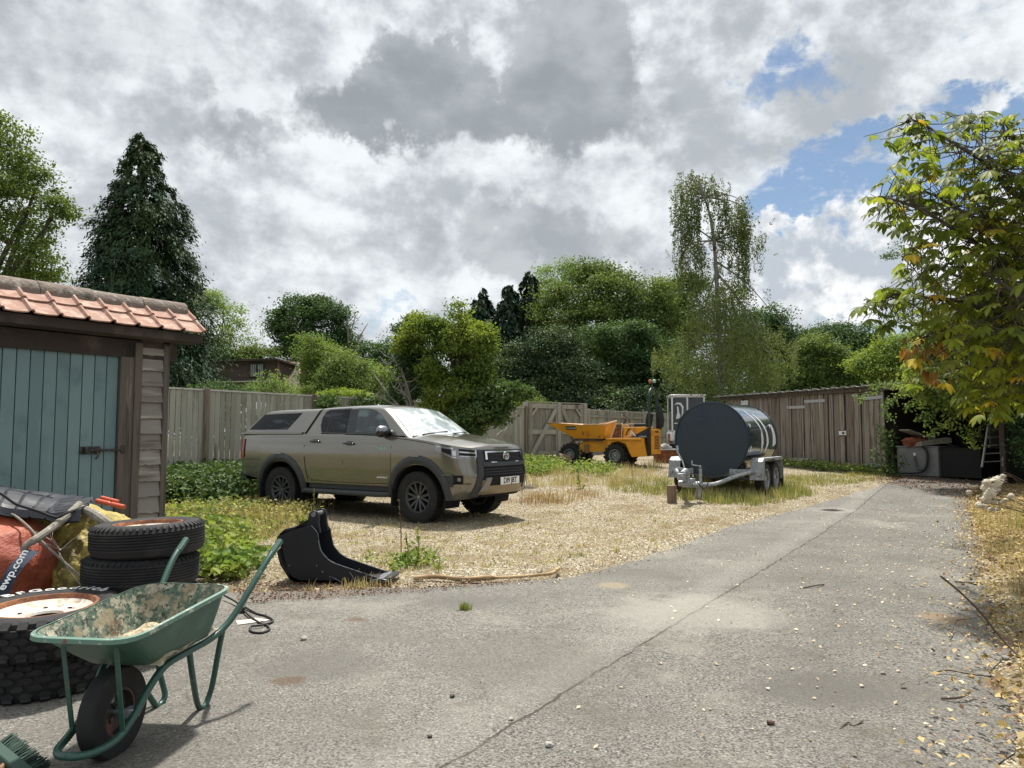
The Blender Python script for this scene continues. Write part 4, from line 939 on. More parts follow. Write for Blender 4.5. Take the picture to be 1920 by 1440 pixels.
# ================================================================== heap of bags by the blue door
def blobmesh(c, rx, ry, rz, amp, fr, seed, nu=72, nv=40, flat=None, ridge=0):
    def q(u, v):
        a = 2 * PI * u; b = PI * v; d = Vector((math.sin(b) * math.cos(a), math.sin(b) * math.sin(a), math.cos(b)))
        n_ = noise.noise(d * fr + Vector((seed, 0, 0))) * amp + noise.noise(d * fr * 2.7 + Vector((seed, 5, 0))) * amp * .5
        if ridge: n_ += (abs(noise.noise(d * fr * 1.6 + Vector((seed, 9, 2)))) * -1 + .3) * ridge
        p = Vector((c[0] + rx * d.x * (1 + n_), c[1] + ry * d.y * (1 + n_), c[2] + rz * d.z * (1 + n_)))
        if p.z < .012: p.z = .012
        return p
    mb = MB(); mb.grid(q, nu, nv, wrap=True); return mb
ob = blobmesh((-3.62, 5.15, .42), .50, .50, .46, .05, 1.6, 3.1, ridge=.07).build('orange_bag', 'orange_cloth', smooth=80)
tag(ob, 'bulging orange-red tarpaulin bag at the left edge, behind the lettered tyre', 'bag')
yb = blobmesh((-3.40, 5.78, .38), .80, .42, .46, .10, 2.2, 8.4, 96, 56, ridge=.16).build('yellow_bag', 'yellow_cloth', smooth=80)
tag(yb, 'crumpled yellow plastic sack in the heap between the orange bag and the tyres', 'bag')
yb2 = blobmesh((-2.98, 5.42, .34), .36, .28, .36, .12, 2.8, 1.7, 80, 48, ridge=.20).build('yellow_bag', 'yellow_cloth', smooth=80)
tag(yb2, 'smaller dirty yellow sack with its neck tied, just left of the far tyre stack', 'bag')
# seam piping of the orange bag
mb = MB(); pts = [P(x, y, d) for x, y, d in ((-20, 955, 5.2), (20, 963, 5.12), (50, 985, 5.05), (75, 1012, 5.0), (100, 1035, 5.0), (118, 1052, 5.02), (150, 1080, 5.05))]
mb.tube(smoothpath(pts, 5), .008, 8); tag(mb.build('rope', 'rope_grey'), 'weathered grey rope lying along the top of the orange bag', 'rope')
mb = MB(); pts = [P(x, y, d) for x, y, d in ((110, 1035, 5.0), (118, 1050, 4.98), (140, 1085, 5.0), (165, 1105, 5.0))]
mb.tube(smoothpath(pts, 5), .005, 7)
for k in range(7):
    a = G(0, 1300); p = P(113, 1032, 4.99); q = P(113 + random.uniform(-55, 60), 1032 + random.uniform(-45, 60), 5.05 + random.uniform(-.02, .1)); m_ = (p + q) / 2 + Vector((random.uniform(-.03, .03), 0, random.uniform(.0, .04))); mb.tube(smoothpath([p, m_, q], 5), .0025, 5)
tag(mb.build('cord', 'rope_grey'), 'thin frayed cords knotted round the neck of the smaller yellow sack', 'cord')
mb = MB(); pts = [P(x, y, d) for x, y, d in ((150, 945, 5.3), (125, 968, 5.15), (100, 988, 5.02), (78, 1004, 4.92), (62, 1014, 4.86), (50, 1022, 4.84), (45, 1033, 4.84))]
mb.tube(smoothpath(pts, 5), [.026] * 22 + [.022] * 9, 10); tag(mb.build('bent_pipe', 'rope_grey'), 'dirty bent pipe leaning over the orange bag, ending above the black strap', 'pipe')
# strap
a_, b_ = P(62, 1032, 4.82), P(8, 1120, 4.66); mb = MB()
dirv = (b_ - a_).normalized(); side_ = dirv.cross(Vector((0, -1, .35)).normalized()).normalized(); 
def strapf(u, v): 
    p = a_ + (b_ - a_) * u * 1.15; bow = Vector((0, -.05, .03)) * math.sin(PI * min(1, u)); return p + bow + side_ * (v - .5) * .085
mb.grid(strapf, 14, 2); strap = mb.build('webbing_strap', 'webbing', smooth=60); tag(strap, 'black and blue webbing strap with white lettering hanging down the orange bag', 'strap')
nrm = (-dirv).cross(side_); nrm = nrm if nrm.y < 0 else -nrm
xdir = -dirv; ydir = nrm.cross(xdir)
cpos = a_ + (b_ - a_) * .50 + Vector((0, -.05, .03)) * 1.0 + nrm * .006
Mx = Matrix(((xdir.x, ydir.x, nrm.x, cpos.x), (xdir.y, ydir.y, nrm.y, cpos.y), (xdir.z, ydir.z, nrm.z, cpos.z), (0, 0, 0, 1)))
text_mesh('strap_text', 'ewp.com', .072, 'decal_white', strap, Mx, ext=.001, bold=.001)
# black undertray on top of the heap
ut = thing('plastic_undertray', 'black moulded plastic undertray lying on top of the sacks in front of the blue door', 'vehicle panel')
mb = MB()
def tray_pt(px, py, d, dz=0): 
    p = P(px, py, d); return Vector((p.x, p.y, p.z + dz))
TL, TR, BR_, BL_ = P(-70, 895, 5.75), P(160, 930, 5.85), P(100, 963, 5.20), P(-80, 925, 4.95)
def ut_f(u, v, e=0):
    p = TL.lerp(TR, u).lerp(BL_.lerp(BR_, u), v); h_ = -.02 * math.sin(PI * u) + .03 * noise.noise(Vector((u * 3, v * 3, 1)))
    if .12 < v < .9 and .06 < u < .94: h_ += .018
    if abs(v - .35) < .03 and .3 < u < .8: h_ -= .03
    if abs((u * 6) % 1 - .5) < .05: h_ += .012
    if v > .96: h_ -= .05
    return p + Vector((0, 0, h_ + e))
mb.grid(ut_f, 60, 40); mb.grid(lambda u, v: ut_f(u, v, -.008), 60, 40)
mb.build('panel', 'undertray', ut, smooth=25)
mb = MB(); A_, B_, C2, D2 = P(120, 942, 5.55), P(178, 934, 5.7), P(150, 962, 5.15), P(96, 970, 5.1)
def ut2(u, v): 
    p = A_.lerp(B_, u).lerp(D2.lerp(C2, u), v); return p + Vector((0, 0, (.02 if abs((v * 5) % 1 - .5) < .2 else 0) - .05 * (v > .95)))
mb.grid(ut2, 20, 30); mb.grid(lambda u, v: ut2(u, v) - Vector((0, 0, .01)), 20, 30); mb.build('broken_flap', 'undertray', ut, smooth=25)
mb = MB(); mb.tube(smoothpath([P(-30, 922, 5.0), P(0, 925, 4.95), P(30, 945, 4.95), P(70, 958, 5.0), P(105, 970, 5.05), P(125, 962, 5.1), P(165, 948, 5.3)], 5), .009, 6); mb.build('rubber_edge', 'rubber', ut)
for nm_, a_, b_, r_ in (('red_tube', P(181, 939, 5.55), P(233, 951, 5.5), .018), ('red_tube', P(190, 933, 5.62), P(222, 941, 5.6), .015)):
    mb = MB(); d_ = (b_ - a_); mb.tube([a_, a_ + d_ * .45, a_ + d_ * .47, a_ + d_ * .53, a_ + d_ * .55, b_], [r_, r_, r_ * .75, r_ * .75, r_, r_], 12)
    tag(mb.build('red_tube', 'red_plastic', bevel=.003), 'longer orange-red plastic tube lying on the yellow sack by the door' if r_ > .017 else 'shorter orange-red tube, just behind the longer one on the yellow sack', 'tube', 'orange-red plastic tubes on the sacks')
mb = MB(); mb.tube(smoothpath([P(150, 955, 5.3), P(172, 962, 5.25), P(192, 975, 5.2), P(205, 985, 5.2)], 4), .035, 10); tag(mb.build('grey_bolster', 'rope_grey'), 'grimy grey roll poking out between the undertray and the top van tyre', 'roll')
# ================================================================== broom at the bottom left
br = thing('broom', 'dark green bristled broom head on the tarmac in the bottom left corner', 'broom')
mb = MB(); h0, h1 = G(-8, 1428), G(52, 1480); tip = (G(100, 1400) - G(40, 1450)); tip.z = 0; tip.normalize(); hd = (h1 - h0).normalized()
for k in range(520):
    u = random.random(); q0 = h0.lerp(h1, u) + Vector((0, 0, random.uniform(.02, .075))); q1 = q0 + tip * random.uniform(.11, .15) + hd * (u - .5) * .07 + Vector((0, 0, -.015 + random.uniform(-.012, .012))); q1.z = max(q1.z, .016); mb.bar(q0, q1, .0032, .0032)
mb.build('bristles', 'broom_green', br, smooth=None)
mb = MB(); mb.bar(h0 - hd * .02 + Vector((0, 0, .05)) - tip * .02, h1 + hd * .02 + Vector((0, 0, .05)) - tip * .02, .05, .07); mb.build('head', 'broom_green', br, bevel=.006)
mb = MB(); mid = (h0 + h1) / 2; mb.tube([mid + Vector((0, 0, .06)) - tip * .04, mid - tip * 1.2 + Vector((0, 0, .03))], .013, 8); mb.build('handle', 'stick_wood', br)

# ================================================================== excavator bucket
bk = thing('excavator_bucket', 'black steel digger bucket standing on the gravel edge', 'digger bucket')
def bp(cx, cy, D_=6.95): return P(500 + cx / 7.385, 940 + cy / 7.385, D_)
def bxz(cx, cy): p = bp(cx, cy); return (p.x, p.z)
off = Vector((.04, .34, 0))
fnb = lambda a, b, c: Vector((a, 6.95, b)) + off * c
zfix = lambda L: [(a, max(b, .045)) for a, b in L]
near = zfix([bxz(*q) for q in ((620, 335), (705, 440), (722, 560), (755, 690), (845, 800), (950, 862), (1250, 965), (1575, 1078), (1300, 1125), (1000, 1165), (780, 1185), (600, 1200), (420, 1150), (320, 1080), (270, 900), (245, 780), (205, 600), (165, 480), (350, 400))])
mb = MB(); mb.prism(near, .06, fnb); mb.build('side_plate', 'bucket_black', bk, bevel=.004)
mb = MB(); mb.prism(near, .06, lambda a, b, c: fnb(a, b, c + .94)); mb.build('side_plate', 'bucket_black', bk, bevel=.004)
shell = [bxz(*q) for q in ((520, 300), (360, 395), (215, 425), (140, 500), (150, 590), (200, 640), (140, 700), (185, 880), (310, 1075), (430, 1160), (600, 1200), (780, 1192), (1000, 1172), (1300, 1130), (1690, 1100))]
shell = zfix(shell); inner = [(a + .02, b + .025) for a, b in shell][::-1]
mb = MB(); mb.prism(shell + inner, 1.0, fnb); mb.build('shell', 'bucket_black', bk, smooth=25)
lip = zfix([bxz(*q) for q in ((1290, 1120), (1560, 1065), (1690, 1085), (1700, 1110), (1500, 1150), (1290, 1165))])
mb = MB(); mb.prism(lip, 1.08, lambda a, b, c: fnb(a, b, c - .04)); mb.build('cutting_edge', 'worn_edge', bk, bevel=.004)
for c0_ in (.12, .70):
    ear = [bxz(*q) for q in ((360, 410), (540, 270), (560, 190), (590, 150), (630, 133), (670, 150), (695, 200), (700, 330), (720, 440), (560, 520), (330, 560), (180, 520), (150, 450), (215, 415))]
    mb = MB(); mb.prism(ear, .09, lambda a, b, c: fnb(a, b, c + c0_)); mb.build('mounting_ear', 'bucket_black', bk, bevel=.005)
pc = bxz(628, 190); mb = MB(); mb.tube([fnb(pc[0], pc[1], .08), fnb(pc[0], pc[1], .84)], .022, 12); mb.build('pin', 'worn_edge', bk)
mb = MB(); e_ = [bp(*q) + Vector((0, -.006, .002)) for q in ((620, 335), (705, 440), (722, 560), (755, 690), (845, 800), (950, 862), (1250, 965), (1575, 1072))]; mb.tube(smoothpath(e_, 3), .0035, 5)
mb.build('worn_rim', 'worn_edge', bk)
mb = MB()
for q in ((690, 880, 700, 900), (770, 960, 780, 985), (870, 1045, 910, 1050), (1150, 975, 1240, 1110), (310, 880, 316, 900), (900, 1040, 1040, 1120)): mb.tube([bp(q[0], q[1]) + Vector((0, -.006, 0)), bp(q[2], q[3]) + Vector((0, -.006, 0))], .0035, 5)
mb.build('scratch', 'worn_edge', bk)

# ================================================================== small things on the tarmac
mb = MB(); s0, s1 = G(775, 1086), G(1048, 1076)
pts = [G(x, y) + Vector((0, 0, h_)) for x, y, h_ in ((775, 1088, .02), (820, 1087, .03), (870, 1091, .02), (905, 1090, .03), (960, 1087, .025), (1010, 1084, .03), (1035, 1081, .035), (1047, 1073, .04))]
mb.tube(smoothpath(pts, 4), [.022] * 8 + [.027] * 6 + [.014] * 9 + [.018] * 6, 8); tag(mb.build('stripped_branch', 'stick_wood', smooth=50), 'long pale stripped branch lying along the edge of the tarmac', 'branch')
mb = MB(); c_ = G(465, 1170); mb.box(c_ + Vector((0, 0, .012)), (.16, .10, .012), Matrix.Rotation(.5, 3, 'Z'), jit=.006); mb.box(c_ + Vector((.07, .05, .016)), (.14, .05, .01), Matrix.Rotation(-.4, 3, 'Z')); tag(mb.build('broken_board', 'paper_pale'), 'torn pale scrap of board under the black hooks by the wheelbarrow', 'board scrap')
mb = MB(); pts = [G(x, y) + Vector((0, 0, h_)) for x, y, h_ in ((420, 1128, .05), (445, 1140, .04), (465, 1160, .03), (485, 1172, .02), (500, 1178, .02), (505, 1186, .02), (490, 1192, .02), (472, 1190, .02), (470, 1183, .03), (490, 1180, .03), (512, 1170, .02), (498, 1160, .02), (480, 1155, .02), (455, 1143, .03))]
mb.tube(smoothpath(pts, 5), .008, 6); tag(mb.build('wire_hook', 'hose_black'), 'looped black wire hook lying on the tarmac beside the wheelbarrow', 'hook')
mb = MB(); c_ = G(451, 1152); mb.box(c_ + Vector((0, 0, .03)), (.07, .05, .05), Matrix.Rotation(.4, 3, 'Z'), jit=.006); tag(mb.build('metal_lump', 'steel_dark', bevel=.006), 'small dark metal block at the end of the wire hook', 'metal block')
STN = [(570, 1203, .022, 'pale broken stone on open tarmac between the wheelbarrow and the bucket'), (806, 1388, .012, 'small dark stone near the tarmac join at the bottom edge'), (1030, 1405, .018, 'pale flat stone just right of the tarmac join at the bottom'), (1445, 1363, .018, 'whitish stone on the tarmac below the dark stain'), (1885, 1240, .02, 'grey stone at the foot of the leaf litter'), (1656, 1268, .013, 'small pale stone in the middle of the right-hand tarmac'), (848, 1312, .013, 'black pebble in the centre foreground'), (958, 1355, .011, 'white pebble just left of the tarmac join')]
for i, (x, y, r_, lb) in enumerate(STN):
    c_ = G(x, y) + Vector((0, 0, r_ * .55 + .012)); sd_ = i * 3.3
    def sf(u, v): a = 2 * PI * u; b = PI * v; d = Vector((math.sin(b) * math.cos(a), math.sin(b) * math.sin(a), math.cos(b) * .6)); return c_ + d * r_ * (1 + .45 * noise.noise(d * 1.6 + Vector((sd_, 0, 0))))
    mb = MB(); mb.grid(sf, 14, 8, wrap=True); tag(mb.build('stone', 'steel_dark' if 'dark' in lb or 'black' in lb else 'stone', smooth=30), lb, 'stone', 'loose stones on the tarmac')
for i, (pts, r_, lb) in enumerate([([(1920, 1245, .02), (1880, 1200, .15), (1840, 1150, .28), (1800, 1110, .36), (1763, 1080, .42)], .007, 'long thin bare stem arching out of the leaf litter over the tarmac'),
    ([(1780, 1200, .02), (1795, 1180, .06), (1820, 1160, .12)], .004, 'short curved stem beside the long arching one'),
    ([(1575, 1372, .012), (1590, 1362, .02), (1600, 1366, .012), (1618, 1360, .02)], .004, 'small forked twig lying on the tarmac at bottom right'),
    ([(1750, 1265, .012), (1780, 1262, .015), (1820, 1268, .012), (1870, 1275, .015)], .004, 'thin dry twig lying across the edge of the litter'),
    ([(1765, 1314, .012), (1800, 1315, .02), (1822, 1306, .03)], .006, 'thick curved twig with a pale tip near the right edge'),
    ([(1500, 1106, .012), (1530, 1104, .03), (1545, 1100, .02)], .006, 'brown twig lying flat well inside the tarmac'),
    ([(1790, 1094, .012), (1834, 1097, .012)], .012, 'short brown stub of branch by the right verge'),
    ([(1845, 1040, .02), (1868, 1055, .03), (1900, 1062, .03)], .014, 'dark stub of branch among the fallen leaves')]):
    Yb = G(1880, 1240).y + .1
    mb = MB(); mb.tube(smoothpath([G(a, b) + Vector((0, 0, h_)) if h_ < .1 else P(a, b, Yb) for a, b, h_ in pts], 4), r_, 6); tag(mb.build('twig', 'twig'), lb, 'twig', 'twigs on the tarmac')
# ================================================================== garden store with the blue door (left)
c0 = Vector((-3.42, 7.38, 0)); ud = Vector((-.582, -.813, 0)).normalized(); nd = Vector((.813, -.582, 0)).normalized()   # ud runs toward the camera along the wall, nd faces out
def SH(s, o_, z): return c0 + ud * s + nd * o_ + Vector((0, 0, z))
shed = thing('garden_store', 'small timber store with a blue boarded door and clay tiled roof', 'shed')
fsh = lambda a, b, c: SH(a, c, b)
# corner post, bay post, frame posts
def shbox(mb, s0, s1, o0, o1, z0, z1, mi=0): mb.prism([(s0, z0), (s1, z0), (s1, z1), (s0, z1)], o1 - o0, lambda a, b, c: SH(a, o0 + c, b), mi)
for s0, s1, o1, nm in ((-.0, .062, .045, 'corner_post'), (.275, .345, .05, 'inner_post'), (.345, .475, .035, 'door_post')):
    mb = MB(); shbox(mb, s0, s1, -.06, o1, 0, 2.28); mb.build(nm, 'post_wood', shed, bevel=.004)
mb = MB(); z = .05
while z < 2.2:
    w0 = random.uniform(-.006, .006); n_ = 7
    lo = [(.062 + (.275 - .062) * k / n_, z + .010 * noise.noise(Vector((k * .9, z * 7, 0)))) for k in range(n_ + 1)]
    poly = lo + [(.275, z + .175), (.062, z + .175)]
    mb.prism(poly, .016, lambda a, b, c: SH(a, .030 - (b - z) * .16 + c, b)); z += .152 + random.uniform(-.006, .006)
mb.build('weatherboard', 'clap_wood', shed)
mb = MB(); shbox(mb, -.02, 3.6, -.10, -.06, 0, 2.3); mb.prism([(0, 0), (.05, 0), (.05, 2.25), (0, 2.25)], -2.6, lambda a, b, c: SH(a, -.05 + c, b)); shbox(mb, 0, 3.6, -2.65, -2.6, 0, 2.1); shbox(mb, 3.55, 3.6, -2.6, -.1, 0, 2.1)
mb.build('wall', 'dark_wood', shed)
door = MB(); s = .475 + .006; 
while s < 2.55:
    w_ = .107; shbox(door, s, s + w_ - .007, -.03, .0, .04, 2.15); s += w_
dr = door.build('door', 'teal_paint', shed, bevel=.003)
mb = MB(); shbox(mb, .476, 2.55, -.05, -.022, .03, 2.15); mb.build('board_groove', 'teal_groove', dr)
mb = MB(); zL = 1.26; shbox(mb, .62, .80, .002, .012, zL - .035, zL + .035); mb.tube([SH(.43, .028, zL), SH(.74, .028, zL)], .012, 8); shbox(mb, .41, .45, .0, .045, zL - .03, zL + .04); mb.tube([SH(.66, .03, zL), SH(.66, .06, zL - .05), SH(.68, .05, zL - .08)], .010, 6); shbox(mb, .74, .77, .012, .045, zL - .03, zL + .03); mb.build('latch', 'iron', dr, bevel=.003)
mb = MB(); shbox(mb, -.08, 3.6, .0, .035, 2.13, 2.30); shbox(mb, -.21, 3.6, .02, .20, 2.31, 2.335); mb.build('lintel', 'dark_wood', shed, bevel=.004)
mb = MB(); shbox(mb, -.235, 3.6, .205, .228, 2.315, 2.40); shbox(mb, -.235, -.21, -.1, .205, 2.315, 2.40); mb.build('fascia', 'dark_wood', shed, bevel=.003)
# roof: two courses of clay pantiles, cap course, slope falling behind
E0 = (.27, 2.395); RG = (-.09, 2.67); sl_ = Vector((RG[0] - E0[0], RG[1] - E0[1])); SLN = sl_.length; sl_.normalize(); nn_ = Vector((-sl_.y, sl_.x)) * -1
nn_ = Vector((sl_.y, -sl_.x)); nn_ = nn_ if nn_.y > 0 else -nn_
roof = MB(); TW = .222
for row in range(2):
    for k in range(18):
        s0 = -.235 + k * TW; a0 = row * .215; a1 = a0 + .245; lift = .020 if True else 0; jt = random.uniform(-.003, .003)
        def tl(u, v, top=0):
            s_ = s0 + TW * u * 1.03
            # flat pan with a raised roll at the camera-right side
            q = u; prof = .0
            if q < .22: prof = .030 * math.sin(PI * (q + .02) / .24)
            else: prof = -.004 * math.sin(PI * (q - .22) / .78)
            a = a0 + (a1 - a0) * v; h_ = prof + .016 * (1 - v) + .012 + row * .002 + jt - top
            o_, z_ = E0[0] + sl_.x * a + nn_.x * h_, E0[1] + sl_.y * a + nn_.y * h_; return SH(s_, o_, z_)
        NU = 14
        vs = [tl(i / NU, j) for i in range(NU + 1) for j in (0, 1)] + [tl(i / NU, j, .013) for i in range(NU + 1) for j in (0, 1)]; fs = []
        b_ = 2 * (NU + 1)
        for i in range(NU):
            fs += [(2 * i, 2 * i + 2, 2 * i + 3, 2 * i + 1), (b_ + 2 * i, b_ + 2 * i + 1, b_ + 2 * i + 3, b_ + 2 * i + 2), (2 * i, b_ + 2 * i, b_ + 2 * i + 2, 2 * i + 2)]
        fs += [(0, 1, b_ + 1, b_), (2 * NU, b_ + 2 * NU, b_ + 2 * NU + 1, 2 * NU + 1)]
        roof.add(vs, fs)
roof.build('roof_tiles', 'terracotta', shed, smooth=30)
mb = MB(); k = 0; s = -.205
while s < 3.6:
    L = .46; jz = random.uniform(-.006, .006)
    def rg(u, v): a = R(-25) + R(215) * v; return SH(s + L * .99 * u, RG[0] - .03 + .125 * math.cos(a), RG[1] - .045 + jz + .125 * math.sin(a) + .008 * noise.noise(Vector((s + u, v * 4, 0))))
    mb.grid(rg, 12, 12); s += L
mb.build('ridge_tiles', 'ridge_tile', shed, smooth=50)
mb = MB(); mb.prism([(-.17, 2.66), (-.17, 2.62), (-2.8, 2.12), (-2.8, 2.16)], 3.9, lambda a, b, c: SH(-.2 + c, a, b)); mb.build('rear_roof', 'corrugated', shed)
mb = MB(); mb.prism([(.20, 2.40), (-.15, 2.66), (-2.7, 2.12), (-2.6, 2.05), (.0, 2.1), (.05, 2.30)], .03, lambda a, b, c: SH(-.02 + c, a, b)); mb.build('gable_board', 'dark_wood', shed)

# ================================================================== fences and gate
def board_fence(name, label, A, B, top, h, bw=.125, lap=.018, posts=2.6, capw=.035, back=False, facing=None, post_style='front', first_off=0, base=None):
    A = Vector((A[0], A[1], 0)); B = Vector((B[0], B[1], 0)); d = (B - A); L = d.length; d.normalize(); nrm = Vector((d.y, -d.x, 0)); 
    if facing and nrm.dot(Vector(facing + (0,))) < 0: nrm = -nrm
    o = thing(name, label, 'fence', (0, 0, 0))
    tz = lambda s: top[0] + (top[1] - top[0]) * s / L
    mb = MB(); s = 0
    while s < L:
        p = A + d * (s + bw / 2); t = tz(s); w_ = bw + random.uniform(-.006, .01); dz = random.uniform(-.008, .008)
        mb.box(p + nrm * (random.uniform(-.003, .003)) + Vector((0, 0, t - h / 2 - .02 + dz)), (w_ - .022, lap, h), Matrix((d, nrm, Vector((0, 0, 1)))).transposed() @ Matrix.Rotation(random.uniform(-.004, .004), 3, 'Y') @ Matrix.Rotation(.10, 3, 'Z')); s += bw
    mb.build('boards', 'fence_wood', o, smooth=None)
    mb = MB(); mb.bar(A + Vector((0, 0, tz(0))), B + Vector((0, 0, tz(L))), .055, capw); mb.build('capping_rail', 'cap_wood', o)
    if back:
        for f in (.12, .52, .86):
            mb = MB(); mb.bar(A + nrm * .045 + Vector((0, 0, tz(0) - h * f)), B + nrm * .045 + Vector((0, 0, tz(L) - h * f)), .04, .08); mb.build('rail', 'fence_wood', o)
    s = first_off
    while s <= L:
        p = A + d * s + nrm * (.03 if post_style == 'front' else .06); t = tz(s) + .035; mb = MB(); mb.box(p + Vector((0, 0, t - h / 2 - .05)), (.115, .10, h + .1), Matrix((d, nrm, Vector((0, 0, 1)))).transposed())
        mb.build('post', 'fence_post' if post_style == 'front' else 'fence_wood', o, bevel=.006); s += posts
    return o
FA = P(200, 719.5, 14.6); FB = P(985, 762, 24.6)
pp = P(385, 733, 17); 
# where the fence line crosses the ray at px 385
def cross(px):
    r = ray(px, 740); k = r.x / r.y; t = (FA.x - k * FA.y) / (k * (FB.y - FA.y) - (FB.x - FA.x)); return t
LF = math.hypot(FB.x - FA.x, FB.y - FA.y); s385 = cross(386) * LF
def topat(px, py):
    t = cross(px); Y = FA.y + (FB.y - FA.y) * t; return P(px, py, Y).z, t
(za, ta), (zb_, tb) = topat(312, 727), topat(640, 745); slope = (zb_ - za) / (tb - ta); top0, top1 = za - slope * ta, za + slope * (1 - ta)
board_fence('closeboard_fence', 'long grey close-boarded fence behind the pickup, running from the store to the gate', (FA.x, FA.y), (FB.x, FB.y), (top0, top1), 2.0, posts=2.75, first_off=s385 % 2.75, facing=(1, -1))
GA = P(990, 755, 24.7); GB = P(1092, 764, 26.2)
gd = Vector((GB.x - GA.x, GB.y - GA.y, 0)); GL = gd.length; gd.normalize(); gn = Vector((gd.y, -gd.x, 0))
gate = thing('double_gate', 'grey boarded double gate with diagonal braces, half behind the yellow dumper', 'gate')
def GP(s, o_, z): return Vector((GA.x, GA.y, 0)) + gd * s + gn * o_ + Vector((0, 0, z))
zt0, zb0 = GA.z, .72
for a, b in ((0.02, GL * .53), (GL * .55, GL - .02)):
    leaf = bpy.data.objects.new('gate_leaf', None); COL.objects.link(leaf); leaf.parent = gate
    mb = MB(); s = a
    while s < b - .02: mb.prism([(s, zb0), (min(s + .118, b), zb0), (min(s + .118, b), zt0 - .05), (s, zt0 - .05)], .02, lambda x, z, c: GP(x, -.03 + c + random.uniform(0, .0), z)); s += .124
    mb.build('boards', 'grey_wood', leaf, smooth=None)
    mb = MB(); W_ = .13
    mb.bar(GP(a, .02, zt0 - .10), GP(b, .02, zt0 - .10), .05, .15, up=(0, 0, 1)); mb.bar(GP(a, .02, zb0 + .78), GP(b, .02, zb0 + .78), .05, .16); mb.bar(GP(a, .02, zb0 + .08), GP(b, .02, zb0 + .08), .05, .12)
    mb.bar(GP(a + .07, .025, zb0), GP(a + .07, .025, zt0), .05, .12, up=tuple(gd)); mb.bar(GP(b - .07, .025, zb0), GP(b - .07, .025, zt0), .05, .12, up=tuple(gd))
    mb.build('frame', 'fence_wood', leaf, bevel=.004)
    mb = MB()
    if a < .5: mb.bar(GP(a + .10, .06, zb0 + .05), GP(b - .10, .06, zt0 - .15), .05, .14, up=(0, 0, 1)); mb.bar(GP(a + .10, .05, zt0 - .42), GP(a + .32, .05, zt0 - .17), .04, .07)
    else: mb.bar(GP(b - .10, .06, zb0 + .05), GP(a + .10, .06, zt0 - .15), .05, .14); mb.bar(GP(b - .10, .05, zt0 - .42), GP(b - .32, .05, zt0 - .17), .04, .07)
    mb.build('brace', 'fence_wood', leaf, bevel=.004)
for s_ in (-.12, GL * .54, GL + .10):
    mb = MB(); mb.prism([(s_ - .07, zb0 - .3), (s_ + .07, zb0 - .3), (s_ + .07, zt0 + .03), (s_ - .07, zt0 + .03)], .13, lambda x, z, c: GP(x, -.06 + c, z)); mb.build('gate_post', 'fence_wood', gate, bevel=.006)
mb = MB(); mb.bar(GP(-.15, .0, zt0 + .03), GP(GL + .15, 0, zt0 + .03), .09, .035); mb.build('top_rail', 'fence_wood', gate)
HB = P(1096, 768, 26.4); HE = P(1262, 777, 33.5); HF = Vector((HE.x, HE.y, 0)) + Vector((HE.x - HB.x, HE.y - HB.y, 0)) * .9
board_fence('post_and_panel_fence', 'grey boarded fence with pale posts between the gate and the white van', (HB.x, HB.y), (HF.x, HF.y), (HB.z, HE.z + .04), 1.85, bw=.15, posts=1.62, first_off=.15, facing=(1, -1), post_style='rail', back=True)
mb = MB(); a_, b_ = P(932, 822, 20.6), P(953, 803, 20.75); mb.bar(a_, b_, .04, .08); mb.bar(a_ + Vector((0, .02, .07)), a_ + (b_ - a_) * .6 + Vector((0, .02, .07)), .03, .05); tag(mb.build('loose_plank', 'fence_wood'), 'short pale plank leaning across the fence just above the pickup bonnet', 'plank')

# ================================================================== timber barn on the right
B0 = Vector((9.9, 19.8, 0)); bd_ = Vector((-.52, .854, 0)).normalized(); bn2 = Vector((-.854, -.52, 0)).normalized()
def BN(s, o_, z): return B0 + bd_ * s + bn2 * o_ + Vector((0, 0, z))
zg = .30
barn = thing('timber_barn', 'long low timber barn with plank doors, strap hinges and a corrugated roof', 'barn')
BL_len = 5.5
rt_ = lambda s: 2.62 - .01 * s
mb = MB(); s = 0
splits = [1.42, 2.36]
while s < BL_len:
    w_ = random.choice((.14, .15, .16, .17)); d0 = random.uniform(-.008, .008) + (.02 if s < 3.1 else 0)
    mb.prism([(s, zg + (.06 if s < 3.1 else 0)), (s + w_ - .012, zg + (.06 if s < 3.1 else 0)), (s + w_ - .012, 2.56), (s, 2.56)], .022, lambda a, b, c: BN(a, d0 + c, b)); s += w_
mb.build('wall_boards', 'shed_wood', barn, smooth=None)
mb = MB(); mb.prism([(0, zg), (BL_len, zg), (BL_len, 2.58), (0, 2.58)], -.04, lambda a, b, c: BN(a, -.015 + c, b)); mb.prism([(BL_len - .05, zg), (BL_len, zg), (BL_len, 2.5), (BL_len - .05, 2.5)], -3.6, lambda a, b, c: BN(a, -.02 + c, b)); mb.build('inner_wall', 'dark_wood', barn)
for a, b in ((0, .07), (1.52, 1.535), (3.02, 3.06)):
    mb = MB(); mb.prism([(a, zg), (b, zg), (b, 2.56), (a, 2.56)], .05 if a != 1.52 else .026, lambda x, z, c: BN(x, .02 + c, z)); mb.build('door_gap' if a == 1.52 else 'post', 'grey_wood' if a != 1.52 else 'void_black', barn)
# shut lines between the door leaves
for pxl in (1487, 1510, 1556, 1588, 1618):
    r = ray(pxl, 815); t_ = (B0 - Vector((0, 0, EYE))).dot(bn2) / r.dot(bn2); h_ = Vector((0, 0, EYE)) + r * t_; s_ = (h_ - B0).dot(bd_)
    mb = MB(); mb.prism([(s_ - .012, zg + .03), (s_ + .012, zg + .03), (s_ + .012, 2.50), (s_ - .012, 2.50)], .006, lambda a, b, c: BN(a, .048 + c, b)); mb.build('shut_line', 'void_black', barn)
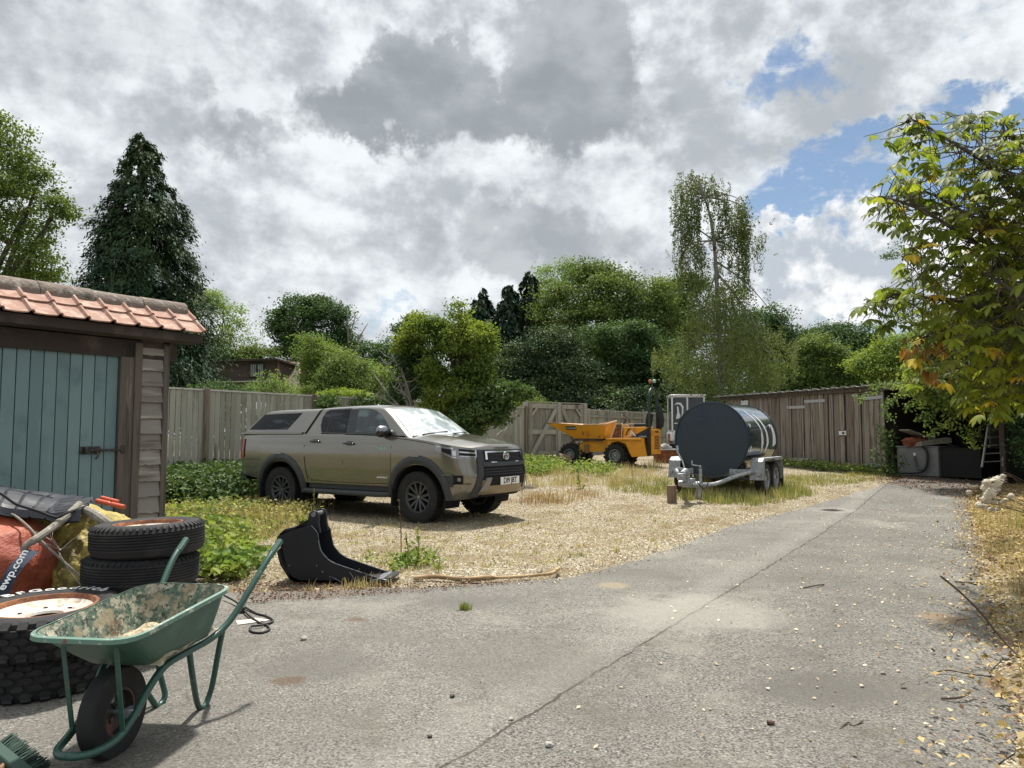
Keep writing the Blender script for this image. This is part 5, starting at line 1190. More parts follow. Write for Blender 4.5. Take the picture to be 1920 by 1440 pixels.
# strap hinges: px spans on the face
def hinge(pxa, pya, pxb, pyb):
    def hit(px, py):
        r = ray(px, py); n_ = bn2; p0 = BN(0, .06, 0); t = ((p0 - Vector((0, 0, EYE))).dot(n_)) / r.dot(n_); return Vector((0, 0, EYE)) + r * t
    mb = MB(); mb.bar(hit(pxa, pya), hit(pxb, pyb), .02, .085, up=(0, 0, 1)); mb.build('strap_hinge', 'alu', barn)
for q in ((1475, 764, 1510, 763), (1508, 753, 1547, 751), (1613, 748, 1655, 744), (1480, 861, 1515, 862), (1515, 870, 1553, 872), (1620, 872, 1658, 873)): hinge(*q)
def bhit(px, py, o_=.05):
    r = ray(px, py); p0 = BN(0, o_, 0); t = ((p0 - Vector((0, 0, EYE))).dot(bn2)) / r.dot(bn2); return Vector((0, 0, EYE)) + r * t
mb = MB(); c_ = bhit(1583, 812); mb.box(c_, (.34, .04, .16), Matrix((bd_, bn2, Vector((0, 0, 1)))).transposed(), 1); mb.box(c_ + bn2 * .03 + bd_ * .03, (.22, .02, .11), Matrix((bd_, bn2, Vector((0, 0, 1)))).transposed()); mb.box(c_ + bn2 * .05, (.06, .03, .05), Matrix((bd_, bn2, Vector((0, 0, 1)))).transposed(), 2); mb.build('door_lock', ['decal_white', 'old_timber', 'iron'], barn)
mb = MB(); c_ = bhit(1396, 755); mb.box(c_, (.28, .02, .15), Matrix((bd_, bn2, Vector((0, 0, 1)))).transposed()); mb.build('notice', 'decal_white', barn)
# fascia and roof: runs on over the open bay to the right (negative s)
R0 = -4.2
mb = MB(); mb.prism([(R0, 2.60), (BL_len + .15, 2.54), (BL_len + .15, 2.66), (R0, 2.73)], .035, lambda a, b, c: BN(a, .10 + c, b)); mb.build('fascia', 'post_wood', barn)
rf = MB(); nco = 132; s_len = BL_len + .35 - R0
for k in range(nco * 2):
    pass
def rfun(u, v): s_ = R0 + s_len * u; w_ = .03 * (1 if (u * 33) % 1 < .45 else 0); return BN(s_, .26 - 4.2 * v, (2.70 - .012 * (s_ + 1)) - .16 * v + w_ + .02)
rf.grid(rfun, 416, 2); rf.grid(lambda u, v: rfun(u, v) - Vector((0, 0, .014)), 416, 2)
for k in range(33):
    u = (k + .22) / 33; p = rfun(u, 0); rf.box(p + Vector((0, 0, -.004)), (.15, .012, .05), Matrix((bd_, bn2, Vector((0, 0, 1)))).transposed())
rf.build('roof_sheet', 'corrugated', barn, smooth=None)
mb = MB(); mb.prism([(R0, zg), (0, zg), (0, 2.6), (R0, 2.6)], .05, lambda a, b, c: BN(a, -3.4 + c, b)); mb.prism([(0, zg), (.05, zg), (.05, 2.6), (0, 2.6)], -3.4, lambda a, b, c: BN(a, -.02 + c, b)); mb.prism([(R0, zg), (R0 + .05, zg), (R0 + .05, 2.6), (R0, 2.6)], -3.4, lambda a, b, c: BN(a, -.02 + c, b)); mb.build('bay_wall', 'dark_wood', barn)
for s_ in (-2.9, -4.15):
    mb = MB(); mb.prism([(s_, zg), (s_ + .12, zg), (s_ + .12, 2.6), (s_, 2.6)], .12, lambda a, b, c: BN(a, -.1 + c, b)); mb.build('bay_post', 'post_wood', barn)
mb = MB(); mb.bar(BN(-.05, .14, 2.66), BN(R0, .14, 2.78), .06, .10); mb.build('bay_beam', 'grey_wood', barn)
# things in the open bay
ch = thing('metal_chest', 'grey steel chest standing under the open bay of the barn', 'storage chest')
cA_ = G(1683, 890); cB_ = G(1761, 897); cd_ = (cB_ - cA_); cd_.z = 0; cW = cd_.length; cd_.normalize(); cn_ = Vector((cd_.y, -cd_.x, 0)); cz = cA_.z
def CH(s, o_, z): return Vector((cA_.x, cA_.y, cz)) + cd_ * s + cn_ * o_ + Vector((0, 0, z))
hC = (P(1683, 838, cA_.y).z - cz)
mb = MB(); mb.prism([(0, 0), (cW, 0), (cW, hC), (0, hC)], -.9, lambda a, b, c: CH(a, c, b)); cb = mb.build('box', 'chest_grey', ch, bevel=.015)
mb = MB(); mb.prism([(-.02, hC), (cW + .02, hC), (cW + .02, hC + .03), (-.02, hC + .03)], -.94, lambda a, b, c: CH(a, c + .02, b)); mb.build('lid', 'chest_grey', ch, bevel=.006)
mb = MB(); mb.prism([(cW * .42, hC * .70), (cW * .48, hC * .70), (cW * .48, hC * .80), (cW * .42, hC * .80)], .02, lambda a, b, c: CH(a, c, b)); mb.build('catch', 'decal_white', ch)
mb = MB(); mb.tube(smoothpath([CH(cW * .72, .04, hC), CH(cW * .76, .06, hC * .6), CH(cW * .70, .06, hC * .28), CH(cW * .55, .06, hC * .25), CH(cW * .48, .05, hC * .45), CH(cW * .46, .04, hC * .66)], 6), .03, 8); tag(mb.build('grey_hose', 'hose_grey'), 'grey hose looped down the front of the steel chest', 'hose')
mb = MB(); mb.tube(smoothpath([CH(cW * .66, .05, hC + .03), CH(cW * .80, .09, hC * .75), CH(cW * .70, .10, hC * .18), CH(cW * .2, .12, .05), CH(-.1, .2, .03)], 6), .022, 8); tag(mb.build('black_hose', 'hose_black'), 'black hose hanging outside the grey one and trailing along the ground', 'hose')
rg_ = blobmesh(tuple(CH(cW * .38, -.15, hC + .13)), .30, .24, .12, .25, 3.2, 4.4, 40, 24, ridge=.4).build('orange_rag', 'orange_rag', smooth=50); tag(rg_, 'crumpled orange cloth on top of the steel chest', 'cloth')
mb = MB(); mb.box(CH(cW * .55, -.4, hC + .22), (1.3, .5, .03), Matrix.Rotation(.35, 3, 'Y')); mb.box(CH(cW * .75, -.25, hC + .14), (.8, .3, .12), Matrix.Rotation(-.15, 3, 'Y'), jit=.03); tag(mb.build('board_scraps', 'grey_wood'), 'leaning grey boards piled behind the orange cloth', 'boards')
cc2 = thing('dark_cabinet', 'black cabinet just right of the grey steel chest in the open bay', 'cabinet')
mb = MB(); mb.prism([(cW + .05, 0), (cW + 1.0, 0), (cW + 1.0, hC * .95), (cW + .05, hC * .95)], -.8, lambda a, b, c: CH(a, c - .05, b)); mb.build('box', 'under_black', cc2, bevel=.01)
mb = MB(); mb.prism([(cW + .04, hC * .95), (cW + 1.02, hC * .95), (cW + 1.02, hC * .99), (cW + .04, hC * .99)], -.82, lambda a, b, c: CH(a, c - .04, b)); mb.build('lid', 'under_black', cc2)
ld = thing('step_ladder', 'aluminium step ladder leaning in the bay at the far right', 'ladder')
LB = [P(1841, 876, 17.3), P(1881, 874, 17.3)]; LT = [P(1853, 796, 17.7), P(1874, 795, 17.7)]
for a, b in zip(LB, LT): mb = MB(); mb.bar(a, b, .025, .05, up=(0, 1, 0)); mb.build('rail', 'alu', ld)
for k in range(5):
    t = .12 + k * .19; mb = MB(); mb.bar(LB[0].lerp(LT[0], t), LB[1].lerp(LT[1], t), .06, .022, up=(0, 0, 1)); mb.build('tread', 'alu', ld)
mb = MB(); a_ = P(1858, 880, 18.2); mb.box((a_.x + .9, a_.y, 1.25), (1.8, .06, 2.1)); tag(mb.build('wall_panel', 'wall_panel'), 'drab upright panel behind the step ladder', 'panel')
mb = MB(); q = G(1862, 893); mb.box((q.x + .2, q.y + 1.0, q.z + .08), (1.0, .7, .16), jit=.02); tag(mb.build('black_tray', 'gloss_black', bevel=.02), 'low black tray on the ground below the ladder', 'tray')

# ================================================================== house beyond the fence
hs = thing('house', 'house with a dark boarded flat-roofed dormer, tiled slope and brick chimney beyond the fence', 'house')
HD = 42.0
def hp(px, py, d=0): return P(px, py, HD + d)
mb = MB()
def quadprism(mb, pts, depth, mi=0):
    vs = [Vector(p) for p in pts] + [Vector(p) + Vector((0, depth, 0)) for p in pts]; n_ = len(pts)
    mb.add(vs, [tuple(range(n_)), tuple(range(n_, 2 * n_))[::-1]] + [(i, (i + 1) % n_, (i + 1) % n_ + n_, i + n_) for i in range(n_)], mi)
quadprism(mb, [hp(395, 716), hp(517, 714), hp(517, 674), hp(395, 678)], 5); mb.build('dormer_wall', 'house_dark', hs)
mb = MB(); quadprism(mb, [hp(390, 678.5, -.4), hp(520, 675, -.4), hp(520, 671.5, -.4), hp(390, 674.5, -.4)], 6); mb.build('flat_roof', 'dark_wood', hs)
mb = MB(); vs = [hp(519, 674, 0), hp(519, 720, 0), hp(538, 720, 2.5), hp(545, 677, 4)]; mb.add(vs, [(0, 1, 2, 3)]); mb.build('cheek_tiles', 'house_tile', hs)
wn_ = MB(); quadprism(wn_, [hp(466, 708, -.06), hp(495, 707, -.06), hp(495, 680, -.06), hp(466, 681, -.06)], .1); wd = wn_.build('window', 'dark_wood', hs)
mb = MB(); quadprism(mb, [hp(469, 706, -.08), hp(480, 706, -.08), hp(480, 683, -.08), hp(469, 683.5, -.08)], .05); quadprism(mb, [hp(483, 706, -.08), hp(493, 706, -.08), hp(493, 683, -.08), hp(483, 683, -.08)], .05); mb.build('pane', 'glass_tint', wd)
mb = MB(); 
for x in (471.5, 475, 478.5, 485, 488, 491): quadprism(mb, [hp(x, 706, -.09), hp(x + 1.1, 706, -.09), hp(x + 1.1, 684, -.09), hp(x, 684, -.09)], .03)
mb.build('blind', 'galv_pale', wd)
mb = MB(); quadprism(mb, [hp(398, 717.5, -.3), hp(505, 715, -.3), hp(505, 713, -.3), hp(398, 715.5, -.3)], .3); mb.build('gutter', 'house_trim', hs)
mb = MB(); quadprism(mb, [hp(380, 745, .2), hp(560, 745, .2), hp(560, 715, .2), hp(380, 717, .2)], 6); mb.build('wall', 'house_tile', hs)
mb = MB(); vs = [hp(505, 735, -.2), hp(538, 735, -.2), hp(557, 679, 4.5), hp(520, 677, 4.5)]; mb.add(vs + [v - Vector((0, 0, .2)) for v in vs], [(0, 1, 2, 3), (4, 7, 6, 5), (0, 4, 5, 1), (1, 5, 6, 2)]); mb.build('roof_slope', 'house_tile', hs)
mb = MB(); quadprism(mb, [hp(532, 735, -.25), hp(560.5, 735, -.25), hp(560.5, 684, -.25), hp(558, 679, -.25)], .3); mb.build('gable_wall', 'house_cream', hs)
mb = MB(); quadprism(mb, [hp(561, 740, .5), hp(581, 740, .5), hp(581, 681, .5), hp(577, 676, .5), hp(565, 676, .5), hp(561, 681, .5)], 1.0); quadprism(mb, [hp(559, 682, .4), hp(584, 682, .4), hp(584, 679, .4), hp(559, 679, .4)], 1.2); chm = mb.build('chimney', 'chimney_brick', hs)
mb = MB(); cpt = hp(569.5, 675, 1.0); mb.lathe([(.20, 0), (.17, .10), (.155, .42), (.20, .46), (.20, .52), (.13, .54), (.12, .3)], Matrix.Translation(cpt), 18); mb.build('chimney_pot', 'pot_orange', chm)
# ================================================================== site dumper
dm = thing('site_dumper', 'small yellow site dumper with a tipping skip and black roll bar, parked before the gate', 'dumper truck', (3.26, 22.4, .455), math.atan2(.47, -.88))
for x in (0, 1.45):
    for s_ in (1, -1): wheel(dm, (x, s_ * .44, .345), .35, .28, .17, rim_mat='galv', style='steel', side=s_, lugs=16, lugh=.035, lugw=.045, chev=True)
def pr(mb, poly, y0, y1, mi=0): mb.prism(poly, y1 - y0, lambda a, b, c: (a, y0 + c, b), mi)
# skip: an open tub
def skipring(t, inset=0):
    i = inset; z0 = .83; top = [(2.22 - i * 2, .52 - i, 1.30), (2.22 - i * 2, -.52 + i, 1.30), (1.0, -.52 + i, 1.24), (.30 + i, -.48 + i, 1.36), (.30 + i, .48 - i, 1.24), (1.0, .52 - i, 1.24)]
    bot = [(1.35 - i, .30 - i, z0 + i), (1.35 - i, -.30 + i, z0 + i), (1.0, -.32 + i, z0 + i), (.42 + i, -.32 + i, z0 + i), (.42 + i, .32 - i, z0 + i), (1.0, .32 - i, z0 + i)]
    return [Vector(b).lerp(Vector(a), t) for a, b in zip(top, bot)]
mb = MB(); o0, o1, i1, i0 = skipring(0), skipring(1), skipring(1, .03), skipring(0, .03)
allr = [o0, o1, i1, i0]; vs = [p for r_ in allr for p in r_]; fs = [tuple(range(6))[::-1], tuple(18 + k for k in range(6))]
for r_ in range(3):
    for k in range(6): fs.append((r_ * 6 + k, r_ * 6 + (k + 1) % 6, (r_ + 1) * 6 + (k + 1) % 6, (r_ + 1) * 6 + k))
mb.add(vs, fs); skp = mb.build('skip', 'yellow_paint', dm, bevel=.008)
mb = MB(); pts = [p + Vector((0, 0, .01)) for p in skipring(1, .01)]; mb.tube(pts, .022, 8, closed=True); mb.build('skip_rim', 'skip_edge', skp)
lo, hi = skipring(0), skipring(1)
def sidept(x, f):  # near side face, f 0..1 height
    a = lo[5].lerp(lo[0], (x - 1.0) / .35) if x <= 1.35 else lo[0]; b = hi[5].lerp(hi[0], (x - 1.0) / 1.22); return a.lerp(b, f)
mb = MB(); mb.box((1.42, .470, 1.155), (.34, .012, .11), Matrix.Rotation(R(-22), 3, 'X')); mb.build('name_plate', 'plate_black', skp)
text_mesh('skip_text', 'THWAITES', .066, 'decal_white', skp, Matrix.Translation((1.42, .479, 1.158)) @ Matrix.Rotation(PI, 4, 'Z') @ Matrix.Rotation(R(90 + 22 - 44), 4, 'X'), ext=.002, bold=.002)
mb = MB(); mb.box((1.06, .40, 1.0), (.05, .02, .11), Matrix.Rotation(R(-22), 3, 'X')); mb.box((.55, .36, .9), (.04, .02, .04)); mb.build('skip_slot', 'rust', skp)
# front and rear chassis
mb = MB(); pr(mb, [(.35, .45), (.30, .62), (.42, .78), (1.10, .78), (1.25, .62), (1.20, .42)], -.22, .24); pr(mb, [(.55, .45), (1.6, .42), (1.6, .52), (.55, .56)], -.28, -.18); mb.box((1.45, 0, .345), (.12, .8, .12)); mb.box((0, 0, .345), (.14, .8, .14)); mb.build('front_chassis', 'yellow_paint', dm, bevel=.01)
mb = MB(); mb.bar((.45, .30, .80), (1.35, .30, .80), .05, .07); mb.bar((.45, -.30, .80), (1.35, -.30, .80), .05, .07); mb.bar((1.38, .26, .80), (1.62, .26, .62), .04, .05); mb.box((.6, 0, .66), (.5, .4, .2)); mb.build('tipping_frame', 'steel_dark', dm)
mb = MB(); mb.tube([(.98, .30, .40), (.98, .30, .66)], .065, 14); mb.build('silencer', 'old_timber', dm)
mb = MB(); pr(mb, [(.20, .42), (.28, .85), (-.86, .85), (-.86, .78), (-.95, .33), (-.50, .30), (-.40, .50), (-.32, .68), (-.12, .76), (.12, .72), (.16, .60)], .15, .50); pr(mb, [(.20, .42), (.28, .85), (-.86, .85), (-.95, .33)], -.15, .15); pr(mb, [(.20, .42), (.28, .85), (-.86, .85), (-.86, .78), (-.95, .33), (-.50, .30), (-.40, .50), (-.32, .68), (-.12, .76), (.12, .72), (.16, .60)], -.50, -.15)
pr(mb, [(.28, .85), (.28, .80), (-.80, .79), (-.80, .86)], -.56, .56); mb.build('rear_body', 'yellow_paint', dm, bevel=.01)
mb = MB(); pr(mb, [(-.18, .86), (-.22, 1.16), (-.90, 1.18), (-.95, .86)], -.34, .36); hood = mb.build('engine_cover', 'yellow_paint', dm, bevel=.015)
mb = MB(); mb.prism([(-.93, .865), (-.40, .865), (-.93, 1.13)], .004, lambda a, b, c: (a, .361 + c, b)); mb.build('decal_triangle', 'tank_face', hood, smooth=None)
mb = MB(); 
for poly in ([(-.30, .89), (-.40, .94), (-.44, 1.06), (-.42, 1.10), (-.52, 1.02), (-.60, .90), (-.56, .90), (-.47, .99), (-.44, .93), (-.34, .88)],): mb.prism(poly, .004, lambda a, b, c: (a, .366 + c, b))
mb.build('cover_logo', 'decal_white', hood, smooth=None)
mb = MB(); mb.prism([(-.27, .95), (-.36, 1.12), (-.46, 1.15), (-.36, 1.06), (-.30, .93)], .003, lambda a, b, c: (a, .363 + c, b)); mb.build('cover_logo', 'plate_black', hood, smooth=None)
text_mesh('cover_text', '1 TONNE', .055, 'decal_white', hood, Matrix.Translation((-.79, .368, .895)) @ Matrix.Rotation(PI, 4, 'Z') @ Matrix.Rotation(R(90), 4, 'X'), ext=.001, bold=.001)
mb = MB(); pr(mb, [(-.95, .34), (-.95, 1.15), (-1.02, 1.15), (-1.04, .34)], -.40, .44); mb.build('rear_frame', 'plate_black', dm, bevel=.01)
mb = MB(); mb.box((-1.07, .0, .75), (.06, .78, .74)); rp = mb.build('rear_grille', 'yellow_paint', dm, bevel=.012)
mb = MB()
for k in range(9): mb.box((-1.102, 0, .55 + k * .045), (.012, .42, .02))
mb.build('louvre', 'plate_black', rp)
text_mesh('grille_text', 'THWAITES', .075, 'plate_black', rp, Matrix.Translation((-1.103, 0, 1.03)) @ Matrix(((0, 0, -1, 0), (-1, 0, 0, 0), (0, 1, 0, 0), (0, 0, 0, 1))), ext=.001, bold=.002)
for y in (.36, .30):
    pass
mb = MB(); pr(mb, [(.22, .86), (.05, 1.28), (.0, 1.28), (.17, .86)], -.16, .34); pr(mb, [(-.12, .86), (-.15, 1.26), (-.18, 1.26), (-.15, .86)], -.16, .34); pr(mb, [(.22, .86), (.05, 1.30), (-.16, 1.26), (-.14, .86)], -.18, -.16); mb.build('console', 'cream_paint', dm, bevel=.006)
mb = MB(); pr(mb, [(.15, .87), (.0, 1.25), (-.13, 1.24), (-.13, .87)], -.14, .30); mb.build('console_inner', 'rust', dm)
sw = MB(); cpt = Vector((-.22, .08, 1.43)); rotS = Matrix.Rotation(R(-38), 3, 'Y'); sw.tube([cpt + rotS @ Vector((.19 * math.cos(a), .19 * math.sin(a), 0)) for a in np.linspace(0, 2 * PI, 25)[:-1]], .014, 6, closed=True)
for a in (0, 2.1, 4.2): sw.tube([cpt, cpt + rotS @ Vector((.19 * math.cos(a), .19 * math.sin(a), 0))], .01, 5)
sw.tube([cpt, (-.08, .08, 1.2)], .022, 8); sw.build('steering_wheel', 'steel_dark', dm)
mb = MB(); mb.tube(smoothpath([(-.30, .20, 1.14), (-.30, .20, 1.24), (-.40, .20, 1.28), (-.52, .20, 1.24), (-.53, .20, 1.14)], 4), .016, 6); mb.build('grab_handle', 'cream_paint', dm)
mb = MB(); mb.box((-.70, .04, 1.23), (.42, .46, .10)); mb.box((-.90, .04, 1.42), (.10, .42, .34), Matrix.Rotation(R(-10), 3, 'Y')); mb.build('seat', 'seat_black', dm, bevel=.035)
mb = MB(); pts = [(-1.0, .38, .45), (-1.0, .38, 1.3), (-1.0, .38, 2.0)] + [(-1.0, .38 * math.cos(a), 2.0 + .32 * math.sin(a)) for a in np.linspace(0, PI, 13)[1:-1]] + [(-1.0, -.38, 2.0), (-1.0, -.38, 1.3), (-1.0, -.38, .5)]
mb.tube(pts, .038, 12); rb = mb.build('roll_bar', 'green_steel', dm, smooth=60)
mb = MB(); mb.tube([(-1.0, .05, 2.32), (-1.0, .05, 2.50)], .012, 6); mb.box((-1.0, .05, 2.47), (.16, .03, .02)); mb.build('beacon_stalk', 'gloss_black', rb)
for y, m_ in ((-.94, 'pot_orange'), (-1.06, 'decal_green')):
    mb = MB(); mb.grid(lambda u, v: Vector((y, .05, 2.52)) + .055 * Vector((math.sin(PI * v) * math.cos(2 * PI * u), math.sin(PI * v) * math.sin(2 * PI * u), math.cos(PI * v))), 12, 8, wrap=True); mb.build('beacon', m_, rb)
mb = blobmesh((-1.08, -.40, 1.45), .12, .14, .34, .2, 2.4, 2.2, 30, 20); mb.build('folded_cover', 'seat_black', dm)
# ================================================================== bowser trailer
tr = thing('tank_trailer', 'dark blue cylindrical bowser tank on a galvanised twin-axle trailer, drawbar propped on a log', 'tank trailer', (4.03, 15.15, .17), math.atan2(-.84, -.54))
RT, LT_ = .757, 2.27; ZC = 1.143
Mx = Matrix.Translation((0, 0, ZC)) @ Matrix.Rotation(R(-90), 4, 'Y')   # lathe z -> local -x
mb = MB(); mb.lathe([(RT - .012, .0), (RT, .0), (RT, LT_), (RT - .01, LT_ + .0)], Mx, 96)
for z0 in (-.012, LT_ - .02): mb.lathe([(RT - .02, z0), (RT + .014, z0), (RT + .014, z0 + .03), (RT - .02, z0 + .03)], Mx, 96)
mb.lathe([(0, LT_ + .02), (RT - .1, LT_ + .01), (RT, LT_)], Mx, 64); tank = mb.build('tank', 'tank_blue', tr, smooth=30)
mb = MB(); mb.lathe([(0, -.004), (RT * .35, -.004), (RT * .7, -.004), (RT - .01, .004)], Mx, 96); mb.build('tank_end', 'tank_face', tank, smooth=40)
text_mesh('tank_text', '0330 165 6720', .155, 'tank_ghost', tank, Matrix.Translation((.009, 0, ZC + .36)) @ Matrix(((0, 0, 1, 0), (1, 0, 0, 0), (0, 1, 0, 0), (0, 0, 0, 1))), ext=.001)
# painted shapes wrapped on the barrel: s back along the tank, a = angle up from horizontal on the +y side
def wrap(mb, spine, mi=0, nsub=10):
    """spine: (s, angle deg, half width)"""
    P_ = []
    for i in range(len(spine) - 1):
        for j in range(nsub): t = j / nsub; P_.append([spine[i][k] * (1 - t) + spine[i + 1][k] * t for k in range(3)])
    P_.append(list(spine[-1])); vs = []
    for i, (s, a, w) in enumerate(P_):
        q = P_[min(i + 1, len(P_) - 1)]; r_ = P_[max(i - 1, 0)]; ds = q[0] - r_[0]; da = R(q[1] - r_[1]) * RT; l_ = math.hypot(ds, da) or 1
        for sg in (-1, 1):
            ss = s - sg * w * da / l_; aa = R(a) + sg * w * ds / l_ / RT; vs.append((-ss, (RT + .004) * math.cos(aa), ZC + (RT + .004) * math.sin(aa)))
    mb.add(vs, [(2 * i, 2 * i + 1, 2 * i + 3, 2 * i + 2) for i in range(len(P_) - 1)], mi)
mb = MB()
wrap(mb, [(.62, 50, .02), (.80, 36, .03), (.98, 20, .035), (1.02, 12, .03)]); wrap(mb, [(1.02, 14, .035), (1.00, 5, .075), (1.02, -8, .075), (1.05, -16, .04), (1.07, -22, .045)])
wrap(mb, [(1.02, 44, .02), (1.25, 30, .035), (1.40, 12, .06), (1.44, -6, .085), (1.38, -16, .05), (1.30, -21, .01)])
wrap(mb, [(1.95, 24, .06), (1.98, 12, .10), (2.0, -4, .13), (2.02, -11, .13)]); wrap(mb, [(.18, -10, .03), (.18, -20, .03)])
mb.build('side_logo', 'decal_white', tank, smooth=60, fixn=False)
for s_, n_ in ((.06, 1), (1.72, 2)):
    mb = MB()
    for k in range(n_):
        s2 = s_ - k * .12; a0 = R(17); y, z = (RT + .0) * math.cos(a0), ZC + RT * math.sin(a0); mb.prism([(-s2 - .05, z - .20), (-s2 + .05, z - .20), (-s2 + .055, z + .05), (-s2, z + .10), (-s2 - .055, z + .05)], .02, lambda a, b, c: (a, y + .012 + c, b))
        mb.tube([(-s2, y + .035, z + .04), (-s2, y + .05, z + .04)], .03, 12, mi=1)
    mb.build('lifting_lug', ['tank_blue', 'decal_white'], tank, bevel=.004)
# chassis, cradle, axles, mudguards
mb = MB()
for s_ in (-1, 1): mb.bar((.05, s_ * .40, .50), (-2.2, s_ * .40, .50), .06, .12); mb.bar((.05, s_ * .40, .50), (-.15, s_ * .78, .50), .06, .10)
for x in (-.1, -1.05, -2.1): mb.bar((x, -.62, .44), (x, .62, .44), .06, .08)
for x in (-.65, -1.42): mb.tube([(x, -.8, .33), (x, .8, .33)], .03, 8)
mb.build('chassis', 'galv', tr, bevel=.004)
mb = MB()
for x in (-.15, -2.0): mb.prism([(-.62, .55), (.62, .55), (.60, .80), (.3, .56), (-.3, .56), (-.60, .80)], .06, lambda a, b, c: (x + c, a, b))
mb.build('tank_cradle', 'gloss_black', tr)
for s_ in (-1, 1):
    for x in (-.65, -1.42): wheel(tr, (x, s_ * .84, .335), .33, .18, .205, rim_mat='galv_pale', style='steel', side=s_, lugs=0)
    mb = MB(); poly_o = [(-.10, .34), (-.19, .70), (-.30, .77), (-1.80, .77), (-1.86, .72), (-1.90, .30)]; poly_i = [(-1.87, .30), (-1.83, .70), (-1.78, .75), (-.31, .75), (-.21, .69), (-.125, .34)]
    mb.prism(poly_o + poly_i, .23, lambda a, b, c: (a, s_ * (.72 + c), b))
    mb.prism([(-.10, .34), (-.19, .70), (-.30, .77), (-1.80, .77), (-1.86, .72), (-1.87, .705), (-.40, .705), (-.34, .66), (-.27, .34)], .015, lambda a, b, c: (a, s_ * (.95 + c), b))
    mb.build('mudguard', 'galv_pale', tr, bevel=.004)
    mb = MB(); mb.box((-1.89, s_ * .84, .32), (.015, .24, .42)); mb.build('mud_flap', 'rubber', tr)
    mb = MB(); mb.tube([(-.14, s_ * 0.90, .46), (-.08, s_ * .90, .46)], .035, 12); mb.build('side_lamp', 'galv', tr)
# curved drawbar
for s_ in (-1, 1):
    mb = MB(); mb.tube(smoothpath([(-.25, s_ * .80, .50), (.00, s_ * .74, .49), (.32, s_ * .55, .42), (.75, s_ * .33, .30), (1.05, s_ * .18, .29), (1.42, s_ * .07, .30)], 6), .042, 12); mb.build('drawbar_tube', 'galv', tr, smooth=60)
mb = MB(); mb.box((1.36, 0, .34), (.30, .16, .16)); mb.tube([(1.45, 0, .30), (1.45, 0, .50), (1.55, 0, .56), (1.72, 0, .52)], [.05, .055, .06, .05], 12); mb.tube([(1.62, -.1, .34), (1.62, .1, .34)], .055, 14); mb.tube([(1.2, -.12, .30), (1.2, .16, .30)], .06, 14); mb.box((1.74, 0, .47), (.16, .12, .12)); cp = mb.build('coupling', 'galv', tr, bevel=.01)
mb = MB(); mb.tube([(1.05, .12, .16), (1.05, .12, .58)], .030, 10); mb.tube([(1.05, .12, .58), (1.05, .12, .66)], .018, 8); mb.tube([(1.05, .12, .64), (1.05, -.04, .66)], .010, 6); mb.tube([(1.05, -.04, .66), (1.05, -.04, .74)], .014, 8); mb.build('jockey_post', 'galv', tr)
mb = MB(); mb.tube([(1.28, -.04, .36), (1.12, -.20, .72), (1.05, -.32, .90)], .014, 8); mb.tube([(1.05, -.32, .88), (1.02, -.34, 1.02)], .022, 8); mb.build('hand_brake', 'galv', tr)
mb = MB(); mb.tube(smoothpath([(1.3, .05, .40), (1.25, .16, .60), (1.1, .26, .55), (1.1, .28, .34), (1.22, .22, .24), (1.36, .16, .36)], 6), .010, 6); mb.build('brake_cable', 'hose_black', tr)
mb = MB(); mb.tube([(1.10, .10, .06), (1.10, .10, .30)], .05, 12); mb.build('jockey_wheel', 'galv', tr)
hp_ = G(1262, 944); mb = MB(); lz = P(1262, 911, hp_.y).z
def logf(u, v): a = 2 * PI * u; r_ = .090 + .008 * noise.noise(Vector((math.cos(a) * 2, math.sin(a) * 2, v * 2))); return Vector((hp_.x + r_ * math.cos(a), hp_.y + .09 + r_ * math.sin(a), hp_.z - .02 + (lz - hp_.z + .02) * v))
mb.grid(logf, 24, 6, wrap=True); mb.lathe([(0, 0), (.09, 0)], Matrix.Translation((hp_.x, hp_.y + .09, lz)), 20); tag(mb.build('log_prop', 'old_timber', smooth=50), 'short upright brown log propping the trailer coupling', 'log')
# ================================================================== white mini digger behind the tank
vn = thing('mini_digger', 'white-framed mini digger cab with dark logo window, mostly hidden behind the bowser tank', 'digger', (5.40, 25.3, .68), R(-4))
mb = MB(); FR_ = [((0, 0), (0, 1.0)), ((.52, 0), (.52, 1.0)), ((1.12, 0), (1.12, 1.0))]
for x in (.03, .54, 1.10):
    for y in (.03, 1.0): mb.box((x, y, 1.42), (.055, .055, 1.22))
for z in (.84, 2.02):
    for y in (.03, 1.0): mb.box((.565, y, z), (1.13, .06, .06))
    for x in (.03, 1.10): mb.box((x, .5, z), (.06, 1.0, .06))
mb.build('cab_frame', 'white_paint', vn, bevel=.012)
mb = MB(); mb.box((.565, .51, 2.06), (1.2, 1.08, .06)); mb.build('cab_roof', 'white_paint', vn, bevel=.02)
mb = MB(); mb.box((.285, .03, 1.43), (.46, .012, 1.12)); mb.box((.82, .03, 1.43), (.50, .012, 1.12)); mb.box((.03, .51, 1.43), (.012, .92, 1.12)); mb.box((1.10, .51, 1.43), (.012, .92, 1.12)); mb.box((.565, 1.0, 1.43), (1.02, .012, 1.12)); vw = mb.build('cab_glass', 'gloss_black', vn)
mb = MB()
for poly in ([(.10, 1.74), (.20, 1.82), (.33, 1.80), (.41, 1.68), (.40, 1.46), (.33, 1.30), (.35, 1.48), (.35, 1.64), (.30, 1.74), (.20, 1.76)], [(.17, 1.36), (.15, 1.26), (.25, 1.27), (.31, 1.34), (.26, 1.50), (.24, 1.66), (.19, 1.70), (.20, 1.48)], [(.09, 1.10), (.09, 1.13), (.42, 1.13), (.42, 1.10)]):
    mb.prism(poly, .006, lambda a, b, c: (a, .015 + c, b))
mb.build('window_logo', 'decal_white', vw, smooth=None)
